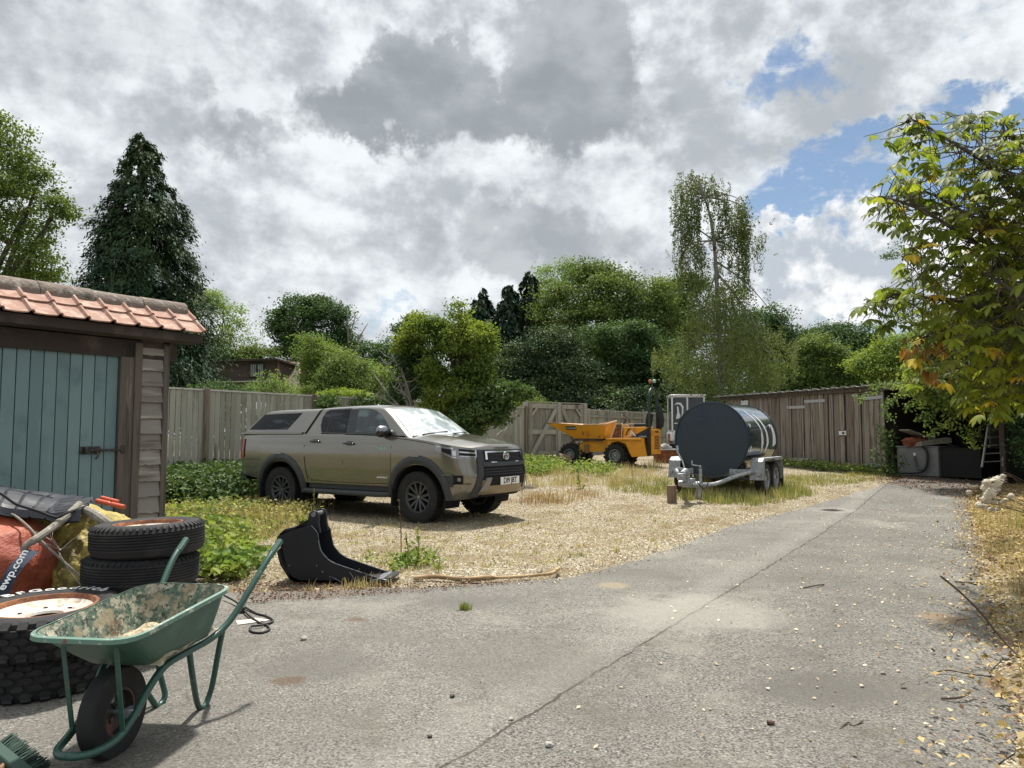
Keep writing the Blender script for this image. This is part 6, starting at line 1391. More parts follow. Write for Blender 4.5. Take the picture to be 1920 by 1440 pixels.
mb = MB(); mb.box((.45, .45, .66), (1.0, 1.0, .30)); mb.build('deck', 'white_paint', vn, bevel=.04)
mb = MB(); mb.box((-.04, .20, .60), (.10, .22, .30)); mb.build('rear_lamp', 'red_lens', vn, bevel=.01)
mb = MB(); mb.box((1.6, .5, .75), (1.0, 1.1, .6)); mb.build('engine_cover', 'white_paint', vn, bevel=.08)
for y in (.0, 1.05):
    mb = MB(); mb.prism([(-.15, .02), (-.30, .2), (-.15, .42), (1.85, .42), (2.0, .2), (1.85, .02)], .28, lambda a, b, c: (a, y - .14 + c, b)); mb.build('track', 'rubber', vn, bevel=.03)
# rusty digger attachment, stump and rubble round the dumper
rb_ = thing('rusty_box_blade', 'rusty brown steel box with a pale top edge between the dumper and the tank', 'steel box'); q = G(1232, 868); q2 = G(1270, 872)
mb = MB(); H_ = P(1232, 844, q.y).z; mb.prism([(q.x, q.z - .02), (q2.x + .3, q.z - .02), (q2.x + .3, H_), (q.x, H_)], .6, lambda a, b, c: (a, q.y + c, b)); mb.build('box', 'rust', rb_, bevel=.01)
mb = MB(); mb.box(((q.x + q2.x + .3) / 2, q.y + .3, H_ + .012), (q2.x + .36 - q.x, .66, .03)); mb.build('top_edge', 'galv_pale', rb_)
for i, (x, y, r_) in enumerate(((1240, 842, .13), (1246, 838, .16), (1252, 842, .14), (1237, 839, .10))):
    c_ = P(x, y, q.y + .35); sd_ = i * 2.1
    def sf(u, v): a = 2 * PI * u; b = PI * v; d = Vector((math.sin(b) * math.cos(a), math.sin(b) * math.sin(a), math.cos(b) * .7)); return c_ + d * r_ * (1 + .4 * noise.noise(d * 1.5 + Vector((sd_, 0, 0))))
    mb = MB(); mb.grid(sf, 14, 8, wrap=True); tag(mb.build('rubble_stone', 'stone', smooth=30), ('leftmost lump', 'largest lump', 'right-hand lump', 'smallest lump')[i] + ' of grey rubble on the rusty steel box', 'stone', 'rubble on the rusty box')
c_ = G(1058, 872); mb = MB()
def lg(u, v): a = 2 * PI * u; r_ = .17 * (1 + .3 * noise.noise(Vector((math.cos(a), math.sin(a), v * 2)) * 1.8)); return c_ + Vector((-.14 + .36 * v, .1 * v, .11 + .07 * (1 - v))) + Vector((0, r_ * math.cos(a), r_ * math.sin(a)))
mb.grid(lg, 20, 6, wrap=True); mb.add([lg(k / 20, 0) for k in range(20)], [tuple(range(20))]); mb.add([lg(k / 20, 1) for k in range(20)], [tuple(range(20))]); tag(mb.build('tree_stump', 'old_timber', smooth=40), 'dark broken log in front of the dumper front wheel', 'log')
mb = MB(); p_ = G(1560, 958)
# ================================================================== trees
def lobes_px(L, D):
    out = []
    for q in L:
        px, py, rx, ry = q[:4]; dd = q[4] if len(q) > 4 else 0; d = D + dd; c = P(px, py, d); k = d / F; out.append((c.x, c.y, c.z, rx * k, min(rx, ry * 1.3) * k * .9 + .2, ry * k))
    return out
def trunk_mb(base, pts_r, lobes, nb=7, r0=.2, spread=1):
    mb = MB(); mb.tube([p for p, r in pts_r], [r for p, r in pts_r], 9)
    top = pts_r[-1][0]
    for i, lb in enumerate(lobes[:nb * 2]):
        t = .35 + .6 * random.random(); k = int(t * (len(pts_r) - 1)); s = pts_r[k][0]; e = Vector(lb[:3]) + Vector((random.uniform(-.3, .3) * lb[3], random.uniform(-.3, .3) * lb[4], random.uniform(0, .5) * lb[5]))
        m_ = s.lerp(e, .5) + Vector((0, 0, -.05 * (e - s).length)); pts = smoothpath([s, m_, e], 3); mb.tube(pts, [r0 * .42 * (1 - .8 * j / (len(pts) - 1)) for j in range(len(pts))], 6)
    return mb
def tree(label, L, D, leaf, n, per, cs, ls, trunkpx=None, r0=.25, name='tree', cat='tree', group=None, asp=.6, flat=.6, base_drop=0, inner=.72, bark='bark', kind='diamond', limbs=7, extra=None):
    if kind == 'diamond': n = int(n * .62); per = int(per * 2.1); n = int(n * 1.25); ls *= .76; cs *= .95; flat = .45
    lb = lobes_px(L, D); C, Nn, cc = crown_pts(lb, n, per, cs, flat, inner)
    T = rsph(len(C)) + np.array([0, 0, -.35]); sz = ls * (.6 + .8 * RNG.random(len(C)))
    V, Fc = leafverts(C, Nn, T, sz, sz * asp, .22, kind)
    cx = sum(l[0] * l[3] for l in lb) / sum(l[3] for l in lb); zt = max(l[2] for l in lb)
    if trunkpx is not None: cx = P(trunkpx, 720, D).x
    g_ = gz(cx, D) if D < 60 else .4
    o = thing(name, label, cat, (cx, D, g_), 0, group)
    V = V - np.array([cx, D, g_]); npmesh('crown', V, Fc, leaf, o)
    zm = zt - g_; pts = [(Vector((cx + .12 * zm * .1 * math.sin(k * 1.3 + D), D, g_ - .2 + (zm + .2) * k / 7)), r0 * (1 - .8 * k / 7)) for k in range(8)]
    mbt = trunk_mb(None, pts, lb, limbs, r0); mbt.v = [(v[0] - cx, v[1] - D, v[2] - g_) for v in mbt.v]; mbt.build('trunk', bark, o, smooth=50)
    return o
GB_ = 'trees beyond the fences'
tree('tall oak with bright green edge leaves at the left edge, above the tiled roof', [(-60, 340, 110, 120), (0, 290, 70, 60), (50, 400, 65, 60), (20, 480, 85, 60), (85, 405, 42, 38), (-40, 520, 110, 60), (70, 500, 45, 35), (-90, 240, 90, 70), (10, 250, 40, 35), (110, 392, 22, 18), (75, 345, 26, 22)], 26, 'lf_oak', 950, 32, .50, .15, trunkpx=-60, r0=.4, group=GB_)
# conifer: tiers of drooping sprays
def conifer(label, apex, base_y, wl, wr, D, leaf, nbr=900, name='conifer_tree', per=46, drop=.55, ls=.16, lean=0, group=GB_, power=.85, jag=.22):
    A_ = P(apex[0], apex[1], D); zb2 = P(apex[0], base_y, D).z; Hh = A_.z - zb2; k = D / F; g_ = gz(A_.x, D); o = thing(name, label, 'conifer', (A_.x, D, g_), 0, group)
    Cs, Ns, Ts = [], [], []; mb = MB(); mb.tube([(0, 0, -.2), (0, 0, (A_.z - g_) * .5), (0, 0, A_.z - g_ - .1)], [.28, .16, .02], 8)
    for i in range(nbr):
        t = RNG.random() ** .62; z = A_.z - Hh * t; a = RNG.random() * 2 * PI; wr_ = (wr if math.cos(a) > 0 else wl) * k
        rad = (abs(math.cos(a)) * wr_ + abs(math.sin(a)) * (wl + wr) / 2 * k) / (abs(math.cos(a)) + abs(math.sin(a))) * (t ** power) * (1 - jag * RNG.random() + .22 * noise.noise(Vector((math.cos(a) * 2, math.sin(a) * 2, t * 9)))) + .03
        fr_ = .45 + .55 * RNG.random() ** .6; rad *= fr_
        c = np.array([rad * math.cos(a), rad * math.sin(a), z - g_ - .10 * rad]); m = per; s = RNG.random(m)
        L_ = (.25 + .30 * t + .25 * RNG.random()) * (.35 + .65 * min(1, t * 3.5))
        off = np.stack([(s * L_) * math.cos(a) * .75, (s * L_) * math.sin(a) * .75, -drop * L_ * s ** 1.6], 1) + RNG.normal(size=(m, 3)) * np.array([.065, .065, .05]) * (.5 + 1.5 * t) * (1 + .6 * s[:, None])
        hang = -np.abs(RNG.normal(size=m)) * .16 * s; off[:, 2] += hang
        Cs.append(c + off); dirr = np.array([math.cos(a) * .6, math.sin(a) * .6, -.75]); Ts.append(dirr + RNG.normal(size=(m, 3)) * .35); Ns.append(np.array([math.cos(a) * .7, math.sin(a) * .7, .7]) + RNG.normal(size=(m, 3)) * .45)
        if i % 6 == 0: mb.tube([(0, 0, c[2] + .25 * rad), (c[0] * .6, c[1] * .6, c[2] + .12), tuple(c)], [.035, .025, .008], 5)
    C = np.concatenate(Cs); sz = ls * (.6 + .8 * RNG.random(len(C))); V, Fc = leafverts(C, np.concatenate(Ns), np.concatenate(Ts), sz * 1.5, sz * .55, .15); npmesh('crown', V, Fc, leaf, o); mb.build('trunk', 'bark', o); return o
conifer('tall dark cypress with drooping sprays rising behind the tiled store', (268, 252), 770, 146, 184, 23, 'lf_conifer', 1300, per=92, ls=.092, jag=.44, power=.64)
tree('pale feathery tree behind the right flank of the cypress', [(405, 600, 40, 50), (440, 640, 34, 45), (400, 680, 60, 40), (380, 560, 25, 30), (455, 690, 30, 25)], 50, 'lf_pale', 420, 22, .7, .2, r0=.12, group=GB_)
tree('green round-topped shrub by the left end of the house', [(450, 668, 55, 20), (420, 685, 60, 25)], 50, 'lf_mid', 200, 24, .6, .22, r0=.1, group=GB_, name='shrub', cat='shrub')
tree('rounded dark green tree standing alone above the chimney', [(575, 615, 50, 52), (618, 625, 42, 48), (545, 600, 34, 30), (600, 590, 40, 30), (560, 575, 26, 20), (640, 655, 34, 34), (590, 660, 60, 40), (520, 618, 14, 14)], 55, 'lf_dark', 900, 30, .75, .23, r0=.3, group=GB_)
tree('fresh green willow just right of the chimney', [(612, 675, 36, 30), (590, 655, 30, 22), (640, 700, 52, 30), (620, 715, 44, 26), (660, 730, 60, 24), (690, 715, 50, 28)], 36, 'lf_light', 800, 28, .55, .15, r0=.12, group=GB_)
tree('grey-green bush below the willow, over the fence', [(650, 695, 30, 24), (635, 725, 40, 22), (590, 742, 26, 12)], 32, 'lf_mid', 420, 26, .45, .13, r0=.1, group=GB_, name='shrub', cat='shrub')
tree('small dark trees at the low dip in the skyline', [(715, 690, 30, 32), (690, 670, 26, 26), (740, 675, 40, 34), (760, 700, 60, 60), (690, 725, 60, 40)], 52, 'lf_dark', 600, 28, .7, .22, r0=.2, group=GB_)
# bare dead branches
def dead(label, bx, by, D, tips, r0=.06, name='dead_tree'):
    mb = MB(); b = P(bx, by, D)
    for tx, ty, dd in tips:
        e = P(tx, ty, D + dd); m_ = b.lerp(e, .5) + Vector((random.uniform(-.3, .3), 0, random.uniform(-.2, .3))) * .6; pts = smoothpath([b, m_, e], 4); mb.tube(pts, [r0 * (1 - .85 * j / (len(pts) - 1)) for j in range(len(pts))], 5)
        for k in range(7):
            t = random.uniform(.3, .95); q = b.lerp(m_, t * 2) if t < .5 else m_.lerp(e, t * 2 - 1); L_ = (e - b).length * .22; e2 = q + Vector((random.uniform(-1, 1), random.uniform(-.5, .5), random.uniform(-.1, 1.1))) * L_; mb.tube([q, q.lerp(e2, .5) + Vector((0, 0, -.04)), e2], [r0 * .28, r0 * .2, r0 * .08], 4)
    return tag(mb.build(name, 'rope_grey'), label, 'dead branches')
dead('bare grey dead limbs sticking out of the round tree', 655, 670, 54, [(650, 585, 0), (668, 590, 1), (690, 606, 0), (680, 625, 0), (640, 640, 0)], .10)
dead('tangle of bare grey branches at the left foot of the tree behind the pickup', 775, 790, 18.4, [(712, 668, 0), (700, 700, .5), (725, 650, .2), (752, 690, -.4), (690, 735, .3), (735, 725, -.5), (705, 760, 0), (770, 700, .3)], .05)
# the bright tree behind the pickup
tree('bright green fruit tree right behind the pickup bonnet and cab', [(846, 612, 32, 30), (880, 645, 36, 36), (905, 628, 22, 20), (806, 640, 30, 34), (850, 680, 52, 40), (868, 735, 40, 44), (900, 690, 20, 32), (826, 730, 34, 40), (785, 612, 20, 20), (768, 640, 20, 24), (870, 790, 38, 34), (808, 780, 26, 32), (862, 580, 15, 16), (920, 652, 9, 17), (850, 635, 30, 30)], 18.2, 'lf_apple', 1500, 28, .18, .080, trunkpx=862, r0=.10, name='fruit_tree', kind='leaf', asp=.45, inner=.45, limbs=10)
tree('darker leafy shrub filling the left side of the fruit tree', [(772, 665, 26, 40), (765, 615, 20, 20), (790, 700, 30, 34), (755, 740, 30, 26)], 18.9, 'lf_dark', 520, 26, .24, .08, r0=.06, name='shrub', cat='shrub', inner=.4)
tree('loose leafy shrub arching over the fence towards the gate', [(935, 745, 36, 26), (965, 735, 22, 14), (900, 775, 40, 26), (925, 770, 26, 20), (985, 737, 9, 6), (880, 800, 30, 24)], 17.6, 'lf_ivy', 620, 18, .20, .085, trunkpx=880, r0=.04, name='shrub', cat='shrub', kind='leaf', inner=.2)
# dark conifers in the middle
conifer('dark conifer with a leaning tip left of the pair', (904, 540), 800, 84, 84, 46, 'lf_conifer2', 800, per=34, ls=.28, power=.7, jag=.4)
conifer('taller dark conifer of the middle group', (992, 510), 800, 92, 84, 46, 'lf_conifer2', 900, per=34, ls=.28, power=.62, jag=.45)
conifer('narrow dark conifer close against the taller one', (955, 533), 800, 62, 56, 45, 'lf_conifer2', 600, per=30, ls=.28, power=.6, jag=.45)
tree('thin-topped pale tree peeping over the dark conifers', [(1045, 515, 32, 20), (1075, 505, 32, 16), (1030, 545, 36, 28), (1085, 530, 30, 20)], 50, 'lf_pale', 300, 16, .7, .18, r0=.15, group=GB_, inner=.2)
tree('very large rounded broadleaf tree filling the middle skyline', [(1105, 560, 80, 56), (1150, 550, 66, 44), (1195, 575, 58, 48), (1060, 590, 52, 46), (1120, 530, 50, 26), (1225, 610, 44, 46), (1130, 620, 90, 60), (1205, 660, 66, 60), (1090, 660, 70, 60), (1150, 700, 90, 60)], 44, 'lf_mid', 2300, 34, .8, .20, r0=.5, group=GB_)
tree('mid green rounded tree low in front of the large one', [(1165, 640, 40, 34), (1120, 640, 34, 30), (1210, 670, 48, 46), (1180, 700, 60, 44), (1235, 710, 40, 50), (1140, 720, 50, 40)], 38, 'lf_dark', 1100, 34, .6, .17, r0=.25, group=GB_)
tree('brownish-topped dark yew below the conifers', [(1040, 640, 44, 26), (1000, 665, 40, 34), (1060, 690, 60, 44), (1010, 720, 60, 44), (1080, 735, 60, 34), (960, 715, 40, 50)], 36, 'lf_yew', 1300, 34, .55, .15, r0=.2, group=GB_)
tree('dense dark undergrowth tree straight behind the gate', [(960, 750, 60, 34), (1060, 760, 80, 34), (1150, 765, 80, 34), (1230, 765, 60, 30), (1290, 745, 40, 50), (1340, 745, 50, 50)], 35, 'lf_yew', 1100, 30, .55, .16, r0=.15, group=GB_)
tree('dark green tree just left of the weeping birch', [(1265, 560, 36, 34), (1245, 600, 34, 40), (1285, 540, 26, 24), (1290, 600, 40, 50), (1260, 660, 40, 50)], 46, 'lf_dark', 700, 30, .7, .2, r0=.25, group=GB_)
tree('dark tree behind the right side of the birch', [(1425, 615, 40, 34), (1460, 625, 26, 26), (1400, 660, 60, 50), (1450, 680, 50, 40)], 44, 'lf_dark', 620, 30, .7, .2, r0=.25, group=GB_)
tree('broad round-headed tree above the barn roof', [(1560, 645, 60, 28), (1600, 650, 40, 30), (1520, 660, 40, 30), (1580, 690, 70, 44)], 52, 'lf_dark', 900, 34, .8, .2, r0=.35, group=GB_)
tree('yellow-green rounded tree low over the left of the barn roof', [(1515, 655, 34, 24), (1545, 680, 50, 30), (1500, 690, 36, 34), (1590, 700, 50, 30), (1470, 715, 40, 30), (1540, 725, 70, 24)], 42, 'lf_mid', 1000, 34, .6, .17, r0=.3, group=GB_)
tree('light green bushy tree behind the join of barn and bay', [(1665, 665, 34, 26), (1700, 650, 40, 30), (1640, 690, 30, 26), (1690, 700, 60, 34), (1740, 670, 50, 50)], 26, 'lf_apple', 900, 30, .38, .11, r0=.12, group=GB_)
# weeping birch
def birch():
    D_ = 27.0; k = D_ / F; bx = P(1345, 720, D_).x; g_ = gz(bx, D_); o = thing('weeping_birch', 'tall weeping birch with hanging curtains of small leaves behind the bowser tank', 'birch tree', (bx, D_, g_), 0)
    def L(px, py, d=0): p = P(px, py, D_ + d); return Vector((p.x - bx, p.y - D_, p.z - g_))
    mb = MB(); tr_ = smoothpath([L(1352, 850), L(1350, 700), L(1345, 560), L(1340, 470), L(1330, 400), L(1310, 345), L(1300, 328)], 4)
    mb.tube(tr_, [.11 * (1 - .88 * j / (len(tr_) - 1)) for j in range(len(tr_))], 8)
    heads = [(1288, 332, 0), (1305, 330, .4), (1325, 340, -.3), (1275, 350, .3), (1345, 360, 0), (1365, 368, .4), (1390, 375, 0), (1405, 395, -.3), (1330, 390, .6), (1300, 385, -.6), (1418, 450, .2), (1400, 440, .5), (1380, 420, -.4), (1290, 430, .5), (1275, 470, 0), (1360, 440, .3), (1310, 470, -.5), (1345, 500, .6), (1385, 480, 0), (1372, 392, 0), (1350, 345, .2), (1285, 400, 0)]
    Cs, Ts = [], []
    def strand(x, y, d, L_, dens=26, sp=.035):
        p = np.array(L(x, y, d)); m = int(L_ * dens * 3.0); s = RNG.random(m); off = np.stack([RNG.normal(size=m) * sp, RNG.normal(size=m) * sp, -s * L_], 1); off[:, 0] += .06 * np.sin(s * 3 + x); Cs.append(p + off); Ts.append(np.array([0, 0, -1.0]) + RNG.normal(size=(m, 3)) * .45)
    for hx, hy, hd in heads:
        s = tr_[int(len(tr_) * .55)] if hy > 400 else tr_[int(len(tr_) * .72)]; e = L(hx, hy, hd); m_ = s.lerp(e, .6) + Vector((0, 0, .15)); mb.tube(smoothpath([s, m_, e], 4), [.035, .032, .03, .028, .024, .02, .016, .012, .008], 5)
        for j in range(22 if (hx < 1312 or hx > 1370) else 9):
            x = hx + random.gauss(0, 13); y = hy + random.uniform(-14, 26); L_ = random.choice((.4, .7, 1.0, 1.6, 2.4)) * random.uniform(.7, 1.2) * (1.0 if hy < 420 else .7)
            if x > 1405: L_ *= .45
            strand(x, y, hd + random.gauss(0, .35), L_, dens=24, sp=.042)
    # lower dense veil
    for j in range(1700):
        u = random.random(); x = min(1492, max(1228, random.gauss(1362, 62))); tcx = (x - 1362) / 128; ytop = 600 + 40 * tcx ** 2 - (70 if abs(x - 1345) < 55 else 0) - (random.random() * 20); ybot = 745 - 60 * abs(tcx) ** 2.5
        if x < 1268: ytop += 20
        y = ytop + (ybot - ytop) * random.random() ** 1.1; strand(x, y, random.gauss(0, 1.3) * (1 - .4 * tcx ** 2), random.uniform(.3, .9), dens=11, sp=.055)
    for j in range(150): x = random.gauss(1345, 38); y = random.uniform(520, 600); strand(x, y, random.gauss(0, .8), random.uniform(.4, 1.1), dens=13, sp=.05)
    for j in range(14): s = tr_[random.randrange(2, 12)]; e = L(random.uniform(1260, 1470), random.uniform(590, 680), random.uniform(-1.2, 1.2)); mb.tube(smoothpath([s, s.lerp(e, .5) + Vector((0, 0, .3)), e], 3), [.04, .035, .03, .022, .016, .012, .008], 5)
    C = np.concatenate(Cs); T_ = np.concatenate(Ts); sz = .066 * (.6 + .8 * RNG.random(len(C))); V, Fc = leafverts(C, rsph(len(C)) + np.array([0, -.3, .5]), T_, sz, sz * .62, .2); npmesh('crown', V, Fc, 'lf_birch', o); mb.build('trunk', 'pale_bark', o, smooth=60)
birch()
# far tree line so no bare horizon shows anywhere
def farline():
    for i, (x0, y0, h, lf) in enumerate([(-34, 60, 7, 'lf_dark'), (-48, 46, 10, 'lf_mid'), (-26, 64, 6, 'lf_dark'), (-17, 66, 6.5, 'lf_mid'), (-8, 66, 7, 'lf_dark'), (2, 66, 8, 'lf_dark'), (12, 66, 9, 'lf_mid'), (22, 66, 8, 'lf_dark'), (31, 62, 8, 'lf_mid'), (41, 54, 9, 'lf_dark'), (48, 44, 9, 'lf_mid'), (-56, 30, 10, 'lf_dark'), (52, 32, 10, 'lf_dark')]):
        lb = [(x0 + random.uniform(-3, 3), y0 + random.uniform(-2, 2), h * random.uniform(.3, .7), 4, 3, h * .32) for k in range(5)]
        C, Nn, cc = crown_pts(lb, 300, 24, 1.1); sz = .36 * (.6 + .8 * RNG.random(len(C))); V, Fc = leafverts(C, Nn, rsph(len(C)), sz, sz * .6)
        o = thing('woodland_tree', ['mid green', 'dark green'][lf == 'lf_dark'] + ' tree of the far woodland edge seen only through gaps between nearer trees', 'tree', (x0, y0, .3), 0, 'far woodland edge'); npmesh('crown', V - np.array([x0, y0, .3]), Fc, lf, o)
        mb = MB(); mb.tube([(0, 0, -.3), (0.2, 0, h * .7)], [.3, .1], 7); mb.build('trunk', 'bark', o)
farline()
# hedge tops and shoots over the long fence
def shoots(label, region, D, leaf, n, Hm, ls, name='shrub', per=22):
    """upright leafy shoots: region px x0,x1 ; foot y, tip y"""
    x0, x1, yf, yt = region; Cs, Ts = [], []; cx = P((x0 + x1) / 2, 720, D); o = thing(name, label, 'shrub', (cx.x, D, gz(cx.x, D)), 0)
    mb = MB()
    for j in range(n):
        x = random.uniform(x0, x1); tt = math.sin(PI * (x - x0) / (x1 - x0)) ** .5; b = P(x, yf, D + random.uniform(-.5, .5)); t_ = P(x + random.gauss(0, 6), yf + (yt - yf) * tt * random.uniform(.45, 1), D + random.uniform(-.6, .6)); b_ = np.array(b - o.location); v = np.array(t_ - b); s = RNG.random(per) ** .8
        Cs.append(b_ + s[:, None] * v + RNG.normal(size=(per, 3)) * .035); Ts.append(v / (np.linalg.norm(v) + 1e-6) + RNG.normal(size=(per, 3)) * .7)
        if j % 3 == 0: mb.tube([b - o.location, t_ - o.location], [.01, .004], 4)
    C = np.concatenate(Cs); sz = ls * (.6 + .8 * RNG.random(len(C))); V, Fc = leafverts(C, rsph(len(C)) + np.array([0, -.3, .6]), np.concatenate(Ts), sz, sz * .42, .2, 'diamond'); npmesh('leaves', V, Fc, leaf, o); mb.build('stems', 'bark', o); return o
shoots('spiky pale green shoots rising over the fence in front of the house', (455, 560, 748, 690), 22, 'lf_pale', 150, 1, .07)
shoots('row of low yellow-green hedge just over the fence', (590, 700, 748, 728), 20.5, 'lf_hedge', 420, 1, .055, name='hedge')
shoots('green hedge behind the fence near the cypress foot', (330, 480, 745, 712), 19.5, 'lf_dark', 150, 1, .07, name='hedge')
shoots('light grassy shoots topping the fence just left of the gate', (950, 1030, 765, 735), 26, 'lf_light', 160, 1, .07)
# ivy on the fence
def ivy(label, pts, n, D=None, rad=14, leaf='lf_ivy', ls=.07):
    c0_ = pts[0]; Cs = []
    for px, py, d, r_ in pts:
        m = n; c = np.array(P(px, py, d)); k = d / F; Cs.append(c + RNG.normal(size=(m, 3)) * np.array([r_ * k * .6, .10, r_ * k * .45]))
    C = np.concatenate(Cs); sz = ls * (.6 + .8 * RNG.random(len(C))); V, Fc = leafverts(C, RNG.normal(size=C.shape) * .6 + np.array([.3, -.8, .5]), rsph(len(C)), sz, sz * .8, .15, 'leaf'); o = npmesh('ivy', V, Fc, leaf); tag(o, label, 'ivy')
def fdep(px): t = cross(px); return FA.y + (FB.y - FA.y) * t - .12
ivy('clump of ivy hanging over the fence top just left of the pickup roof', [(612, 750, fdep(612), 14), (625, 752, fdep(625), 12), (600, 756, fdep(600), 9), (614, 764, fdep(614), 8)], 110)
ivy('trail of ivy along the fence top above the pickup cab', [(x, 752 + 6 * math.sin(x), fdep(x), 11) for x in range(668, 760, 9)], 70)
# ------------------------------------------------------------------ creeper and hedge on the right
tree('dense creeper-covered hedge overhanging the open bay', [(1800, 690, 70, 50), (1870, 700, 70, 70), (1740, 712, 40, 22), (1835, 740, 40, 34), (1925, 760, 28, 34), (1950, 680, 80, 100), (1880, 620, 80, 60), (1790, 640, 50, 40), (1780, 745, 36, 26)], 16.6, 'lf_bramble', 2700, 32, .26, .075, trunkpx=1930, r0=.10, name='hedge', cat='hedge', kind='leaf', inner=.35, limbs=9)
tree('tall darker shrub deep in the right corner above the ladder', [(1945, 820, 30, 50), (1975, 760, 50, 80), (1990, 860, 50, 70)], 15.6, 'lf_dark', 900, 28, .26, .075, trunkpx=1960, r0=.06, name='shrub', cat='shrub', inner=.3)
def vine(label, paths, D, leaf, ls=.07, dens=26, name='climbing_vine', sp=.06):
    mb = MB(); Cs = []; o = thing(name, label, 'climbing plant')
    for path in paths:
        pts = smoothpath([P(x, y, D + d) for x, y, d in path], 5); mb.tube(pts, [.012 * (1 - .7 * j / len(pts)) for j in range(len(pts))], 5); Ltot = sum((pts[j + 1] - pts[j]).length for j in range(len(pts) - 1)); m = int(Ltot * dens); s = RNG.random(m) * (len(pts) - 1.01); ip = s.astype(int); f = (s - ip)[:, None]; A_ = np.array([list(p) for p in pts]); Cs.append(A_[ip] * (1 - f) + A_[ip + 1] * f + RNG.normal(size=(m, 3)) * sp)
    C = np.concatenate(Cs); sz = ls * (.6 + .8 * RNG.random(len(C))); V, Fc = leafverts(C, rsph(len(C)) + np.array([-.2, -.5, .8]), rsph(len(C)) + np.array([0, 0, -.6]), sz, sz * .6, .2, 'leaf'); npmesh('leaves', V, Fc, leaf, o); mb.build('stems', 'bark', o); return o
vine('pale leafy sprays trailing across the barn eave and down the door post', [[(1740, 725, 0), (1690, 722, -.1), (1650, 728, -.1), (1620, 745, 0), (1612, 750, 0)], [(1720, 730, 0), (1680, 745, -.1), (1660, 775, -.1), (1668, 780, 0)], [(1660, 722, 0), (1640, 720, 0), (1618, 716, 0)], [(1760, 735, 0), (1715, 755, -.2), (1700, 765, 0)], [(1790, 750, 0), (1740, 775, -.2), (1722, 785, 0)], [(1700, 728, 0), (1672, 752, 0), (1655, 762, 0)]], 18.6, 'lf_pale', dens=80, sp=.07)
vine('long leafy trails hanging across the mouth of the open bay', [[(1790, 745, 0), (1760, 770, 0), (1728, 790, 0)], [(1810, 755, 0), (1780, 785, -.2), (1790, 800, 0)], [(1830, 770, 0), (1812, 810, 0), (1830, 835, 0)], [(1840, 770, 0), (1826, 800, 0), (1830, 830, 0)], [(1795, 760, 0), (1770, 800, 0), (1745, 808, 0)], [(1870, 770, 0), (1858, 785, 0), (1862, 795, 0)]], 16.9, 'lf_bramble', dens=130, sp=.09)
vine('green climber growing up the right end of the barn doors', [[(1668, 888, 0), (1660, 850, 0), (1655, 815, 0), (1650, 805, 0)], [(1672, 890, 0), (1675, 850, 0), (1668, 812, 0)], [(1665, 888, 0), (1645, 860, 0), (1638, 848, 0)], [(1680, 892, 0), (1690, 870, 0), (1692, 862, 0)], [(1662, 885, 0), (1666, 840, 0), (1658, 806, 0)]], 19.1, 'lf_ivy', dens=120, sp=.09)
